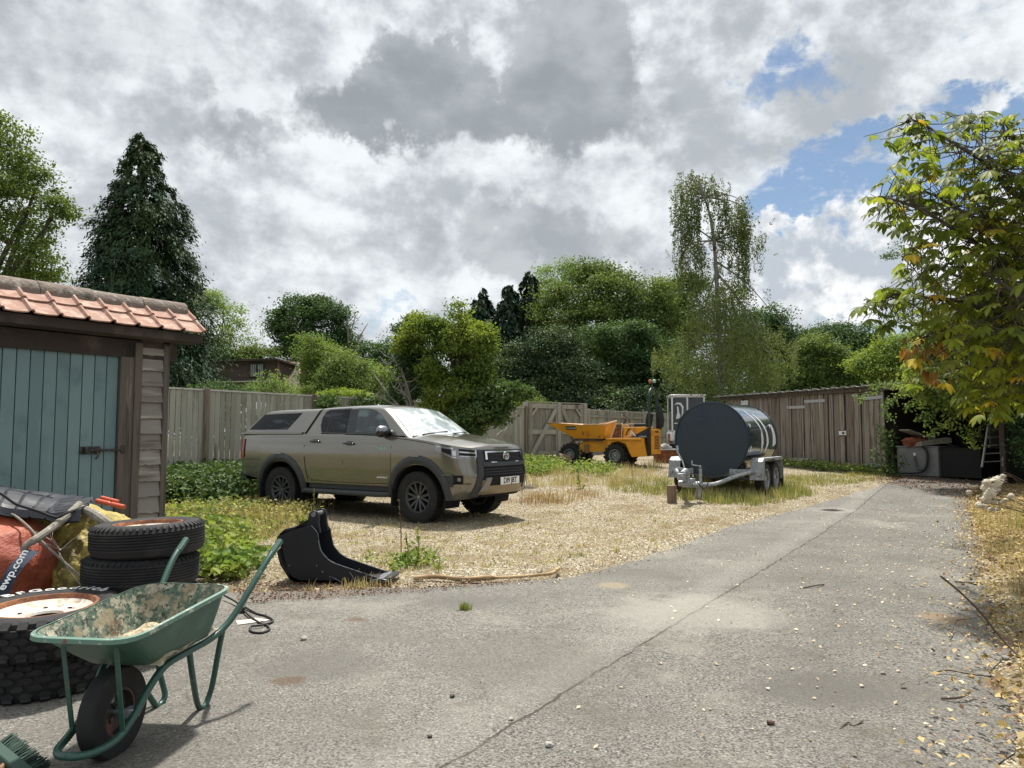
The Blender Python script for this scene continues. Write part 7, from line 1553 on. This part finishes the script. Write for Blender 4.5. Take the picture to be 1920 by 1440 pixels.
# ------------------------------------------------------------------ horse chestnut, close on the right
def chestnut():
    base = Vector((6.0, 7.6, 0)); o = thing('horse_chestnut', 'horse chestnut with large drooping leaves, some turned brown, overhanging from the right edge', 'chestnut tree', tuple(base))
    def L(px, py, D_): return P(px, py, D_) - base
    mb = MB(); tk = smoothpath([(0, 0, 0), (.05, 0, .9), (-.05, -.05, 1.9), (.02, 0, 2.9), (0.0, 0, 4.2)], 4); mb.tube(tk, [.16 * (1 - .7 * j / (len(tk) - 1)) for j in range(len(tk))], 10)
    brs = [([(2000, 420), (1900, 360), (1840, 300), (1790, 270), (1740, 238), (1705, 222)], 7.0), ([(1980, 360), (1900, 330), (1850, 290), (1820, 235), (1812, 215)], 7.2), ([(1990, 340), (1930, 300), (1900, 255), (1880, 225)], 7.4),
           ([(2010, 560), (1900, 500), (1820, 450), (1740, 400), (1680, 375), (1650, 368)], 6.9), ([(2000, 480), (1900, 440), (1820, 405), (1760, 370), (1700, 345)], 7.2), ([(2010, 640), (1900, 600), (1820, 570), (1750, 560), (1680, 552), (1640, 565)], 6.8),
           ([(2000, 620), (1890, 560), (1800, 520), (1730, 490), (1690, 480)], 7.4), ([(2000, 720), (1900, 680), (1820, 640), (1760, 620), (1725, 640)], 7.0), ([(2010, 540), (1920, 470), (1850, 400), (1800, 350)], 7.6), ([(2000, 450), (1950, 400), (1910, 350), (1880, 310)], 6.7),
           ([(2000, 600), (1920, 560), (1860, 520), (1800, 500)], 6.6), ([(2000, 700), (1920, 640), (1850, 600), (1790, 590)], 7.5), ([(2010, 760), (1930, 720), (1860, 700), (1800, 690), (1760, 700)], 7.2), ([(2000, 500), (1930, 480), (1870, 440), (1830, 380)], 7.0),
           ([(2040, 700), (1960, 650), (1900, 620), (1860, 640)], 6.5), ([(2030, 580), (1950, 520), (1900, 480), (1880, 420)], 7.8), ([(1990, 640), (1900, 600), (1840, 560), (1770, 540)], 7.9), ([(2020, 780), (1950, 740), (1880, 730), (1830, 735)], 7.6)]
    palms = []
    for path, D_ in brs:
        pts = smoothpath([L(x, y, D_ + .25 * math.sin(i * 1.7 + D_ * 9)) for i, (x, y) in enumerate(path)], 4); k0 = min(tk, key=lambda q: (q - pts[0]).length); mb.tube([k0] + pts, [.035] + [.028 * (1 - .8 * j / len(pts)) for j in range(len(pts))], 6)
        for j in range(2, len(pts)):
            nl = 6 if j < len(pts) - 3 else 7
            for _ in range(nl):
                if random.random() < .93:
                    sp_ = (.26 if j < len(pts) - 4 else .12)
                    q = pts[j] + Vector((random.gauss(0, sp_), random.gauss(0, sp_ * 1.1), random.gauss(0, sp_) - .04)); palms.append((q, pts[j]))
    # leaves on short side shoots
    Vs, Fs = {0: [], 1: [], 2: []}, {0: [], 1: [], 2: []}; cnt = {0: 0, 1: 0, 2: 0}
    prof = [(0, .02), (.3, .16), (.62, .30), (.82, .24), (1.0, 0)]
    for q, src in palms:
        w = q + base; sx_, sy_ = 0, 0
        r_ = w - Vector((0, 0, EYE)); dd = r_.y * math.cos(TH) + r_.z * math.sin(TH); px = 960 + F * r_.x / dd; py = 720 - F * (-r_.y * math.sin(TH) + r_.z * math.cos(TH)) / dd
        if py > 775 or py < 205 or px < 1615 or (px < 1692 and (432 < py < 535 or py > 612)) or (py > 715 and px < 1810): continue
        kind = 0
        if 590 < py and 1660 < px < 1810 and random.random() < (.45 if 610 < py < 760 and px < 1780 else .04): kind = 2
        elif random.random() < .05: kind = 1
        if (q - src).length > .05: mb.tube([src, q.lerp(src, .4) + Vector((0, 0, -.02)), q], [.006, .004, .003], 4)
        out = Vector((random.gauss(-.25, .7), random.gauss(-.3, .6), 0)); out.normalize(); tilt = random.uniform(-.75, -.05) if kind < 2 else random.uniform(-2.2, -1.0); fwd = Vector((out.x, out.y, tilt)).normalized(); side_ = fwd.cross(Vector((0, 0, 1))).normalized(); up_ = side_.cross(fwd); nlf = random.choice((5, 6, 7)); sc = random.uniform(.75, 1.2) * .128 * (1 if kind < 2 else .66)
        pet = q + fwd * .06
        for k in range(nlf):
            a = (k - (nlf - 1) / 2) * (.62 if nlf < 7 else .55) * (1 if kind < 2 else .6); Ld = (fwd * math.cos(a) + side_ * math.sin(a)); Ln = sc * (1 - .28 * abs(k - (nlf - 1) / 2) / ((nlf - 1) / 2)); sd2 = up_.cross(Ld).normalized(); droop = random.uniform(.25, .65) * (1 if kind < 2 else 1.6)
            mid, lf_, rt2 = [], [], []
            for t, w_ in prof:
                c = pet + Ld * Ln * t * (1 - .12 * droop * t) + Vector((0, 0, -droop * Ln * t * t)); mid.append(c); lf_.append(c + sd2 * w_ * Ln * .62 + up_ * (.10 + .03) * Ln * w_ * 2 * .5); rt2.append(c - sd2 * w_ * Ln * .62 + up_ * (.10 + .03) * Ln * w_ * 2 * .5)
            b = cnt[kind]; n5 = len(prof); Vs[kind] += [tuple(v) for v in mid + lf_ + rt2]; cnt[kind] += 3 * n5
            for t in range(n5 - 1): Fs[kind] += [(b + t, b + t + 1, b + n5 + t + 1, b + n5 + t), (b + t + 1, b + t, b + 2 * n5 + t, b + 2 * n5 + t + 1)]
    for kind, mt, nm in ((0, 'lf_chestnut', 'crown'), (1, 'lf_chestyellow', 'yellow_leaves'), (2, 'lf_brown', 'brown_leaves')):
        if cnt[kind]: ob_ = npmesh(nm, np.array(Vs[kind]), np.array(Fs[kind]), mt, o); ob_.data.polygons.foreach_set('use_smooth', [True] * len(ob_.data.polygons))
    mb.build('trunk', 'bark', o, smooth=60)
chestnut()
tree('wispy small-leaved sapling showing against the sky below the chestnut', [(1690, 470, 26, 16), (1720, 520, 30, 20), (1700, 590, 34, 22), (1670, 600, 16, 10), (1740, 600, 30, 34)], 10.5, 'lf_ivy', 240, 8, .16, .045, trunkpx=2080, r0=.03, name='sapling', cat='sapling', inner=.1)
# ================================================================== ground plants
def plantmesh(name, label, cat, pts, leaf, ls, hgt, per, kind='leaf', asp=.7, stems=True, knd=None, up=.75, group=None, sprd=.5):
    """low leafy plants: pts = ground points"""
    Cs, Ns = [], []; mb = MB()
    for p in pts:
        h_ = hgt * random.uniform(.5, 1.15); m = per; s = RNG.random(m) ** .7; c = np.array(p) + np.stack([RNG.normal(size=m) * hgt * sprd * (.3 + s), RNG.normal(size=m) * hgt * sprd * (.3 + s), s * h_], 1); Cs.append(c); Ns.append(RNG.normal(size=(m, 3)) * .55 + np.array([0, -.1, up]))
        if stems and random.random() < .5: mb.tube([p, Vector(p) + Vector((random.gauss(0, .02), random.gauss(0, .02), h_))], [.004, .002], 3)
    C = np.concatenate(Cs); N_ = np.concatenate(Ns); sz = ls * (.55 + .9 * RNG.random(len(C))); T_ = RNG.normal(size=C.shape) * np.array([1, 1, .5]); V, Fc = leafverts(C, N_, T_, sz, sz * asp, .18, kind)
    o = npmesh(name, V, Fc, leaf)
    tag(o, label, cat, group, knd); return o
def inpoly_px(n, poly, dz=0):
    xs_ = [q[0] for q in poly]; ys2 = [q[1] for q in poly]; out = []
    while len(out) < n:
        x, y = random.uniform(min(xs_), max(xs_)), random.uniform(min(ys2), max(ys2)); c = False; j = len(poly) - 1
        for i in range(len(poly)):
            if (poly[i][1] > y) != (poly[j][1] > y) and x < (poly[j][0] - poly[i][0]) * (y - poly[i][1]) / (poly[j][1] - poly[i][1] + 1e-9) + poly[i][0]: c = not c
            j = i
        if c: out.append(G(x, y, dz))
    return out
def world_pts(n, x0, x1, y0, y1, f=None):
    out = []
    while len(out) < n:
        x, y = random.uniform(x0, x1), random.uniform(y0, y1)
        if f is None or f(x, y): out.append(Vector((x, y, gz(x, y))))
    return out
# bramble and nettle bank between fence and pickup
fl = lambda x, y: x < (FA.x + (FB.x - FA.x) * (y - FA.y) / (FB.y - FA.y)) + 99 and x > FA.x + (FB.x - FA.x) * (y - FA.y) / (FB.y - FA.y) + .25
plantmesh('nettle_bank', 'bank of dark nettles and brambles along the foot of the fence behind the pickup', 'nettles', world_pts(1000, -7.6, -5.2, 13.2, 18.5, fl) + world_pts(260, -5.4, -2.5, 17, 20.5, fl), 'lf_nettle', .085, .58, 30, knd='stuff')
plantmesh('undergrowth', 'yellow-green weeds in front of the nettles left of the pickup', 'weeds', world_pts(130, -6.3, -4.2, 11.2, 13.4), 'lf_bramble', .065, .26, 16, knd='stuff')
plantmesh('scrub', 'dry scrubby weeds around the pickup rear wheel', 'weeds', world_pts(230, -5.6, -3.2, 10.0, 12.8), 'lf_scrub', .05, .26, 18, knd='stuff')
plantmesh('undergrowth', 'bright leafy weeds at the corner post of the store', 'weeds', world_pts(150, -4.6, -3.3, 7.4, 9.6), 'lf_bramble', .075, .34, 20, knd='stuff')
plantmesh('bramble_clump', 'lush light green leafy clump between the tyres and the bucket', 'leafy weeds', inpoly_px(120, [(365, 1040), (370, 1088), (440, 1090), (470, 1060), (450, 1025), (400, 1000), (368, 1005)], .02), 'lf_bramble', .080, .24, 20, asp=.6)
plantmesh('low_weeds', 'spreading green weeds behind the bucket ears', 'weeds', inpoly_px(60, [(380, 990), (450, 1020), (510, 1010), (560, 985), (600, 965), (540, 958), (430, 968)], .01), 'lf_bramble', .06, .10, 14, knd='stuff')
plantmesh('low_weeds', 'small green weeds along the gravel edge by the pale branch', 'weeds', inpoly_px(26, [(690, 1065), (760, 1075), (830, 1060), (820, 1040), (700, 1045)], .01), 'lf_bramble', .045, .10, 12, knd='stuff')
plantmesh('low_weeds', 'green leafy patch in front of the gate and dumper', 'weeds', inpoly_px(330, [(975, 862), (1045, 868), (1060, 884), (1000, 895), (970, 885)], .01) + inpoly_px(80, [(1090, 870), (1160, 885), (1140, 895), (1060, 890)], .01), 'lf_bramble', .07, .24, 12, knd='stuff')
plantmesh('low_weeds', 'green weeds at the foot of the barn wall', 'weeds', world_pts(260, 5.6, 9.6, 19, 25, lambda x, y: 0.15 < (Vector((x, y, 0)) - B0).dot(bn2) < .7), 'lf_bramble', .06, .25, 12, knd='stuff')
# grasses
def grass(name, label, pts, mats, h, per=9, w=.006, spread=.07, cat='grass', lean=.35, knd='stuff'):
    pts = [p for p in pts if noise.noise(Vector((p.x * 2.1, p.y * 2.1, 3))) + .6 * noise.noise(Vector((p.x * 6, p.y * 6, 1))) > random.uniform(-.35, .05) or len(pts) < 10] or pts; n = len(pts) * per; Pn = np.repeat(np.array([list(p) for p in pts]), per, 0) + RNG.normal(size=(n, 3)) * np.array([spread, spread, 0]); hh = h * (.4 + .9 * RNG.random((n, 1))); a = RNG.random(n) * 2 * PI; d = np.stack([np.cos(a), np.sin(a), np.zeros(n)], 1); sd_ = np.stack([-np.sin(a + .6), np.cos(a + .6), np.zeros(n)], 1) * w; ln = lean * hh * (.3 + RNG.random((n, 1)))
    m1 = Pn + d * ln * .35 + np.array([0, 0, 1]) * hh * .6; tp = Pn + d * ln + np.array([0, 0, 1]) * hh
    V = np.stack([Pn - sd_, Pn + sd_, m1 + sd_ * .7, m1 - sd_ * .7, tp + sd_ * .15, tp - sd_ * .15], 1).reshape(-1, 3); b = np.arange(n)[:, None] * 6; Fc = np.concatenate([b + np.array([[0, 1, 2, 3]]), b + np.array([[3, 2, 4, 5]])], 0); o = npmesh(name, V, Fc, mats); tag(o, label, cat, None, knd); return o
grass('grass', 'tufted green grass round the trailer drawbar and wheels', inpoly_px(420, [(1270, 935), (1330, 950), (1430, 948), (1530, 928), (1500, 915), (1455, 912), (1400, 918), (1300, 915)]), 'gr_green', .17, 12, .006, .08)
grass('grass', 'long dark grass growing up under the bowser tank', inpoly_px(260, [(1290, 905), (1400, 905), (1430, 925), (1300, 930)]), 'gr_green', .34, 12, .006, .08)
grass('grass', 'yellow-green grass left of the log prop', inpoly_px(120, [(1150, 905), (1255, 900), (1255, 930), (1200, 930), (1140, 918)]), 'gr_green', .14, 12, .006, .09)
grass('dry_grass', 'straw-coloured dry grass before the dumper', inpoly_px(380, [(970, 885), (1100, 880), (1240, 870), (1250, 905), (1150, 912), (985, 915)]), 'gr_dry', .17, 10, .006, .10)
grass('dry_grass', 'strip of reddish dried weeds beyond the pickup nose', inpoly_px(150, [(985, 935), (1060, 920), (1115, 918), (1120, 935), (1050, 945), (985, 948)]), 'gr_red', .13, 8, .005, .12)
grass('dry_grass', 'thin dry grass in front of the barn doors', inpoly_px(300, [(1450, 895), (1640, 888), (1660, 900), (1560, 912), (1460, 915)]), 'gr_green', .10, 10, .006, .10)
grass('dry_grass', 'dry grass mixed in the leaf litter along the right verge', world_pts(420, 2.6, 9, 3, 15, lambda x, y: x > RXR(y) + .15 and x < RXR(y) + 1.6), 'gr_dry', .14, 10, .005, .10)
grass('dry_grass', 'sparse dead stalks about the pickup rear wheel and nettles', world_pts(520, -5.6, -3.2, 8.6, 13), 'gr_dry', .22, 10, .005, .10)
grass('grass', 'tiny green tufts scattered through the gravel', inpoly_px(110, [(620, 990), (960, 985), (1500, 930), (1300, 1000), (1100, 1060), (700, 1085)]), 'gr_green', .05, 14, .004, .03)
grass('dry_grass', 'fringe of dead grass where the bucket meets the gravel', inpoly_px(60, [(430, 1085), (540, 1075), (760, 1090), (720, 1108), (450, 1115)]), 'gr_dry', .09, 10, .004, .06)
grass('grass', 'single green tuft growing through the open tarmac', [G(872, 1146)] * 7, 'gr_green', .06, 14, .004, .02, knd=None)
# tall single weeds
def stalk(label, px, py, topy, D=None, leaf='lf_bramble', ls=.06, n=26, lean=0, dead_=False):
    b = G(px, py); t_ = P(px + lean, topy, b.y); o = thing('tall_weed', label, 'weed', tuple(b)); v = t_ - b; mb = MB(); mb.tube(smoothpath([Vector((0, 0, 0)), v * .5 + Vector((.01, 0, 0)), v], 4), [.006] * 5 + [.004] * 4, 5); s = RNG.random(n) ** .9; V0 = np.array(v); C = s[:, None] * V0 + RNG.normal(size=(n, 3)) * np.array([.035, .035, .01]) * (1.15 - s[:, None]); sz = ls * (.6 + .8 * RNG.random(n)) * (1.1 - .5 * s); V, Fc = leafverts(C, rsph(n) + np.array([0, 0, .8]), RNG.normal(size=(n, 3)) + np.array([0, 0, .4]), sz, sz * .35, .2, 'leaf'); npmesh('leaves', V, Fc, leaf, o); mb.build('stem', 'twig' if dead_ else 'lf_scrub', o)
stalk('tall green weed with narrow leaves right of the bucket', 783, 1062, 988, n=46, ls=.07); stalk('second leafy weed standing beside the tallest one', 765, 1060, 1000, n=36, ls=.06, lean=-4); stalk('thin reddish stem before the pickup front wheel', 752, 1040, 935, leaf='gr_red', n=22, ls=.03, dead_=True, lean=-4)
stalk('small upright seedling at the edge of the pale branch', 822, 1072, 1035, n=14, ls=.05); stalk('pale leafy thistle in the gravel before the dumper', 1088, 918, 878, n=46, ls=.09, leaf='lf_pale', lean=-6); stalk('slender weed against the dumper front wheel', 1087, 885, 822, n=30, ls=.06, leaf='lf_pale')
stalk('feathery weed beside the pickup rear wheel', 502, 985, 935, n=22, ls=.04, leaf='lf_pale', lean=3); stalk('dry stem just off the pickup nose', 978, 945, 895, n=12, ls=.03, leaf='gr_dry', dead_=True); stalk('leggy yellowing weed left of the pickup', 470, 950, 905, n=30, ls=.05, leaf='lf_scrub')
stalk('bare weed stem among the flat leaves at the bucket', 585, 985, 915, n=20, ls=.035, leaf='lf_pale', lean=4); stalk('small weed on the gravel between pickup and tank', 1185, 905, 880, n=14, ls=.04, leaf='lf_pale')
# litter, chips
def scatter(name, label, pts, mat, s0, s1, asp=.6, tilt=.35, dz=.004, curl=.2):
    C = np.array([list(p) for p in pts]); n = len(C); sz = s0 + (s1 - s0) * RNG.random(n) ** 1.6; C[:, 2] += dz + sz * .12; Nn = RNG.normal(size=(n, 3)) * tilt + np.array([0, 0, 1]); V, Fc = leafverts(C, Nn, rsph(n) * np.array([1, 1, .05]), sz, sz * asp, curl); o = npmesh(name, V, Fc, mat); tag(o, label, name.replace('_', ' '), None, 'stuff'); return o
def roadp(n, f): 
    out = []
    while len(out) < n:
        y = 2.6 + 14 * random.random() ** 1.3; x = random.uniform(-3, RXR(y))
        if x > RXL(y) + .05 and random.random() < f(x, y): out.append(Vector((x, y, gz(x, y) + .012)))
    return out
scatter('fallen_leaves', 'small pale dry leaves scattered over the tarmac', roadp(1500, lambda x, y: max(.12, min(1, (y - 3) / 4)) * (.05 + .95) * max(0, min(1, 1 - (RXR(y) - x) / (1.6 + .25 * y))) ** 1.3), 'litter', .014, .040)
scatter('grit', 'dark and pale specks of grit on the tarmac', roadp(1500, lambda x, y: .6), 'litter_brown', .005, .013, .8)
vp = lambda n, a, b: world_pts(n, 1.4, 11, 1.6, 16.5, lambda x, y: (x > RXR(y) or random.random() < math.exp((x - RXR(y)) / .16)) and RXR(y) + a < x < RXR(y) + b and random.random() < 1.3 - (x - RXR(y)) * .3)
scatter('leaf_litter', 'thick golden leaf litter along the right verge', [p + Vector((0, 0, .03 + .09 * min(1, max(0, (p.x - RXR(p.y) - .1))))) for p in vp(15000, -.7, 1.9)], 'litter_gold', .02, .058, .6, .5)
scatter('leaf_litter', 'brown rotting leaves mixed through the right verge', [p + Vector((0, 0, .02 + .09 * min(1, max(0, (p.x - RXR(p.y) - .1))))) for p in vp(5000, -.8, 1.9)], 'litter_brown', .02, .055, .6, .5)
scatter('leaf_litter', 'reddish brown leaf mould before the open bay', world_pts(3800, 8.0, 12.6, 14.2, 19.2, lambda x, y: x > 8.6 + (19 - y) * .0), 'litter_brown', .03, .07, .6, .4, dz=.02)
gp = []
while len(gp) < 52000:
    y = 6.3 + 15.5 * random.random() ** 1.25; x = random.uniform(-5, 8.5)
    if x < RXL(y) - .03: gp.append(Vector((x, y, gfull(x, y))))
grass('dry_grass', 'flattened dry weeds in loose patches over the gravel', inpoly_px(700, [(600, 985), (985, 950), (1250, 935), (1520, 930), (1330, 995), (1120, 1058), (760, 1080), (600, 1060)]), 'gr_dry', .035, 9, .005, .05, lean=1.2)
grass('dry_grass', 'low yellowing weeds between the store and the pickup', inpoly_px(500, [(320, 900), (500, 930), (620, 985), (560, 1040), (440, 1000), (330, 950)]), 'gr_dry', .09, 9, .005, .07, lean=.8)
scatter('gravel_chips', 'loose straw-coloured gravel chips and bark over the parking ground', gp, 'chips', .010, .034, .55, .55, dz=.003)
scatter('bark_mulch', 'brown crumbs where the gravel meets the tarmac by the bucket', inpoly_px(2600, [(430, 1095), (560, 1090), (760, 1095), (900, 1092), (1040, 1088), (900, 1102), (700, 1118), (450, 1135)], .012), 'litter_brown', .012, .035, .5, .5, dz=.01)
scatter('bark_mulch', 'straw crumbs spilling from the gravel onto the tarmac edge', [G(x, y, .012) for x, y in [(random.gauss(0, 1), 0) for _ in range(0)]] + inpoly_px(1500, [(760, 1085), (1050, 1078), (1140, 1058), (1250, 1028), (1340, 1000), (1440, 968), (1540, 930), (1560, 936), (1450, 975), (1350, 1012), (1250, 1042), (1140, 1078), (1050, 1095), (760, 1105)], .012), 'chips', .010, .03, .5, .5, dz=.01)
# fluffy seed heads on the right verge
sd = [(1838, 948, 5), (1850, 905, 8), (1866, 905, 12), (1850, 914, 10), (1872, 900, 9), (1880, 893, 5), (1858, 925, 11), (1848, 937, 9), (1862, 938, 8), (1835, 946, 6), (1845, 950, 6), (1817, 923, 5), (1834, 931, 3), (1876, 943, 5), (1886, 938, 5), (1896, 930, 6), (1853, 930, 9), (1866, 918, 10), (1858, 955, 5), (1822, 972, 4), (1842, 1013, 5), (1870, 955, 4)]
wh = ['topmost', 'upper', 'small', 'large', 'pale', 'drooping']
for i, (x, y, r_) in enumerate(sd):
    D_ = 9.4 + (i % 5) * .12 if y < 960 else G(x, y).y; c_ = P(x, y, D_); rm = r_ * D_ / F * 1.15; o = thing('seed_head', 'fluffy cream seed head nodding on its stalk in the cluster at the right verge', 'seed head', tuple(c_), 0, 'fluffy seed heads by the verge')
    mb = MB(); mb.grid(lambda u, v: Vector((math.sin(PI * v) * math.cos(2 * PI * u), math.sin(PI * v) * math.sin(2 * PI * u), math.cos(PI * v))) * rm * (.72 + .25 * noise.noise(Vector((u * 9, v * 9, i)))), 14, 10, wrap=True)
    for k in range(110):
        d = Vector((random.gauss(0, 1), random.gauss(0, 1), random.gauss(0, 1))).normalized(); q = d.orthogonal().normalized() * .0035; mb.add([d * rm * .6 - q, d * rm * .6 + q, d * rm * random.uniform(.95, 1.15)], [(0, 1, 2)])
    mb.build('fluff', 'cotton_seed', o, smooth=70, fixn=False)
    b = G(1900 + random.uniform(-30, 30), 985); b = Vector((b.x, D_ + .1, gz(b.x, D_))) - c_; mb = MB(); mb.tube(smoothpath([Vector((0, 0, 0)), Vector((rm * 2.2, 0, rm * .8)), b * .5 + Vector((0, 0, .10)), b], 5), [.0028] * 16, 4); mb.tube([Vector((rm * .5, 0, 0)), Vector((rm * 1.9, rm * .4, rm * .1))], [rm * .42, .004], 6); mb.build('stalk', 'twig', o)
grass('grass', 'soft grey-green foliage of the seed-head plants at the right edge', [Vector((x, y, gz(x, y) + .08)) for x, y in [(random.uniform(6.7, 7.8), random.uniform(8.6, 11)) for _ in range(45)]], 'gr_green', .30, 12, .005, .12)
SC.cycles.use_denoising = True
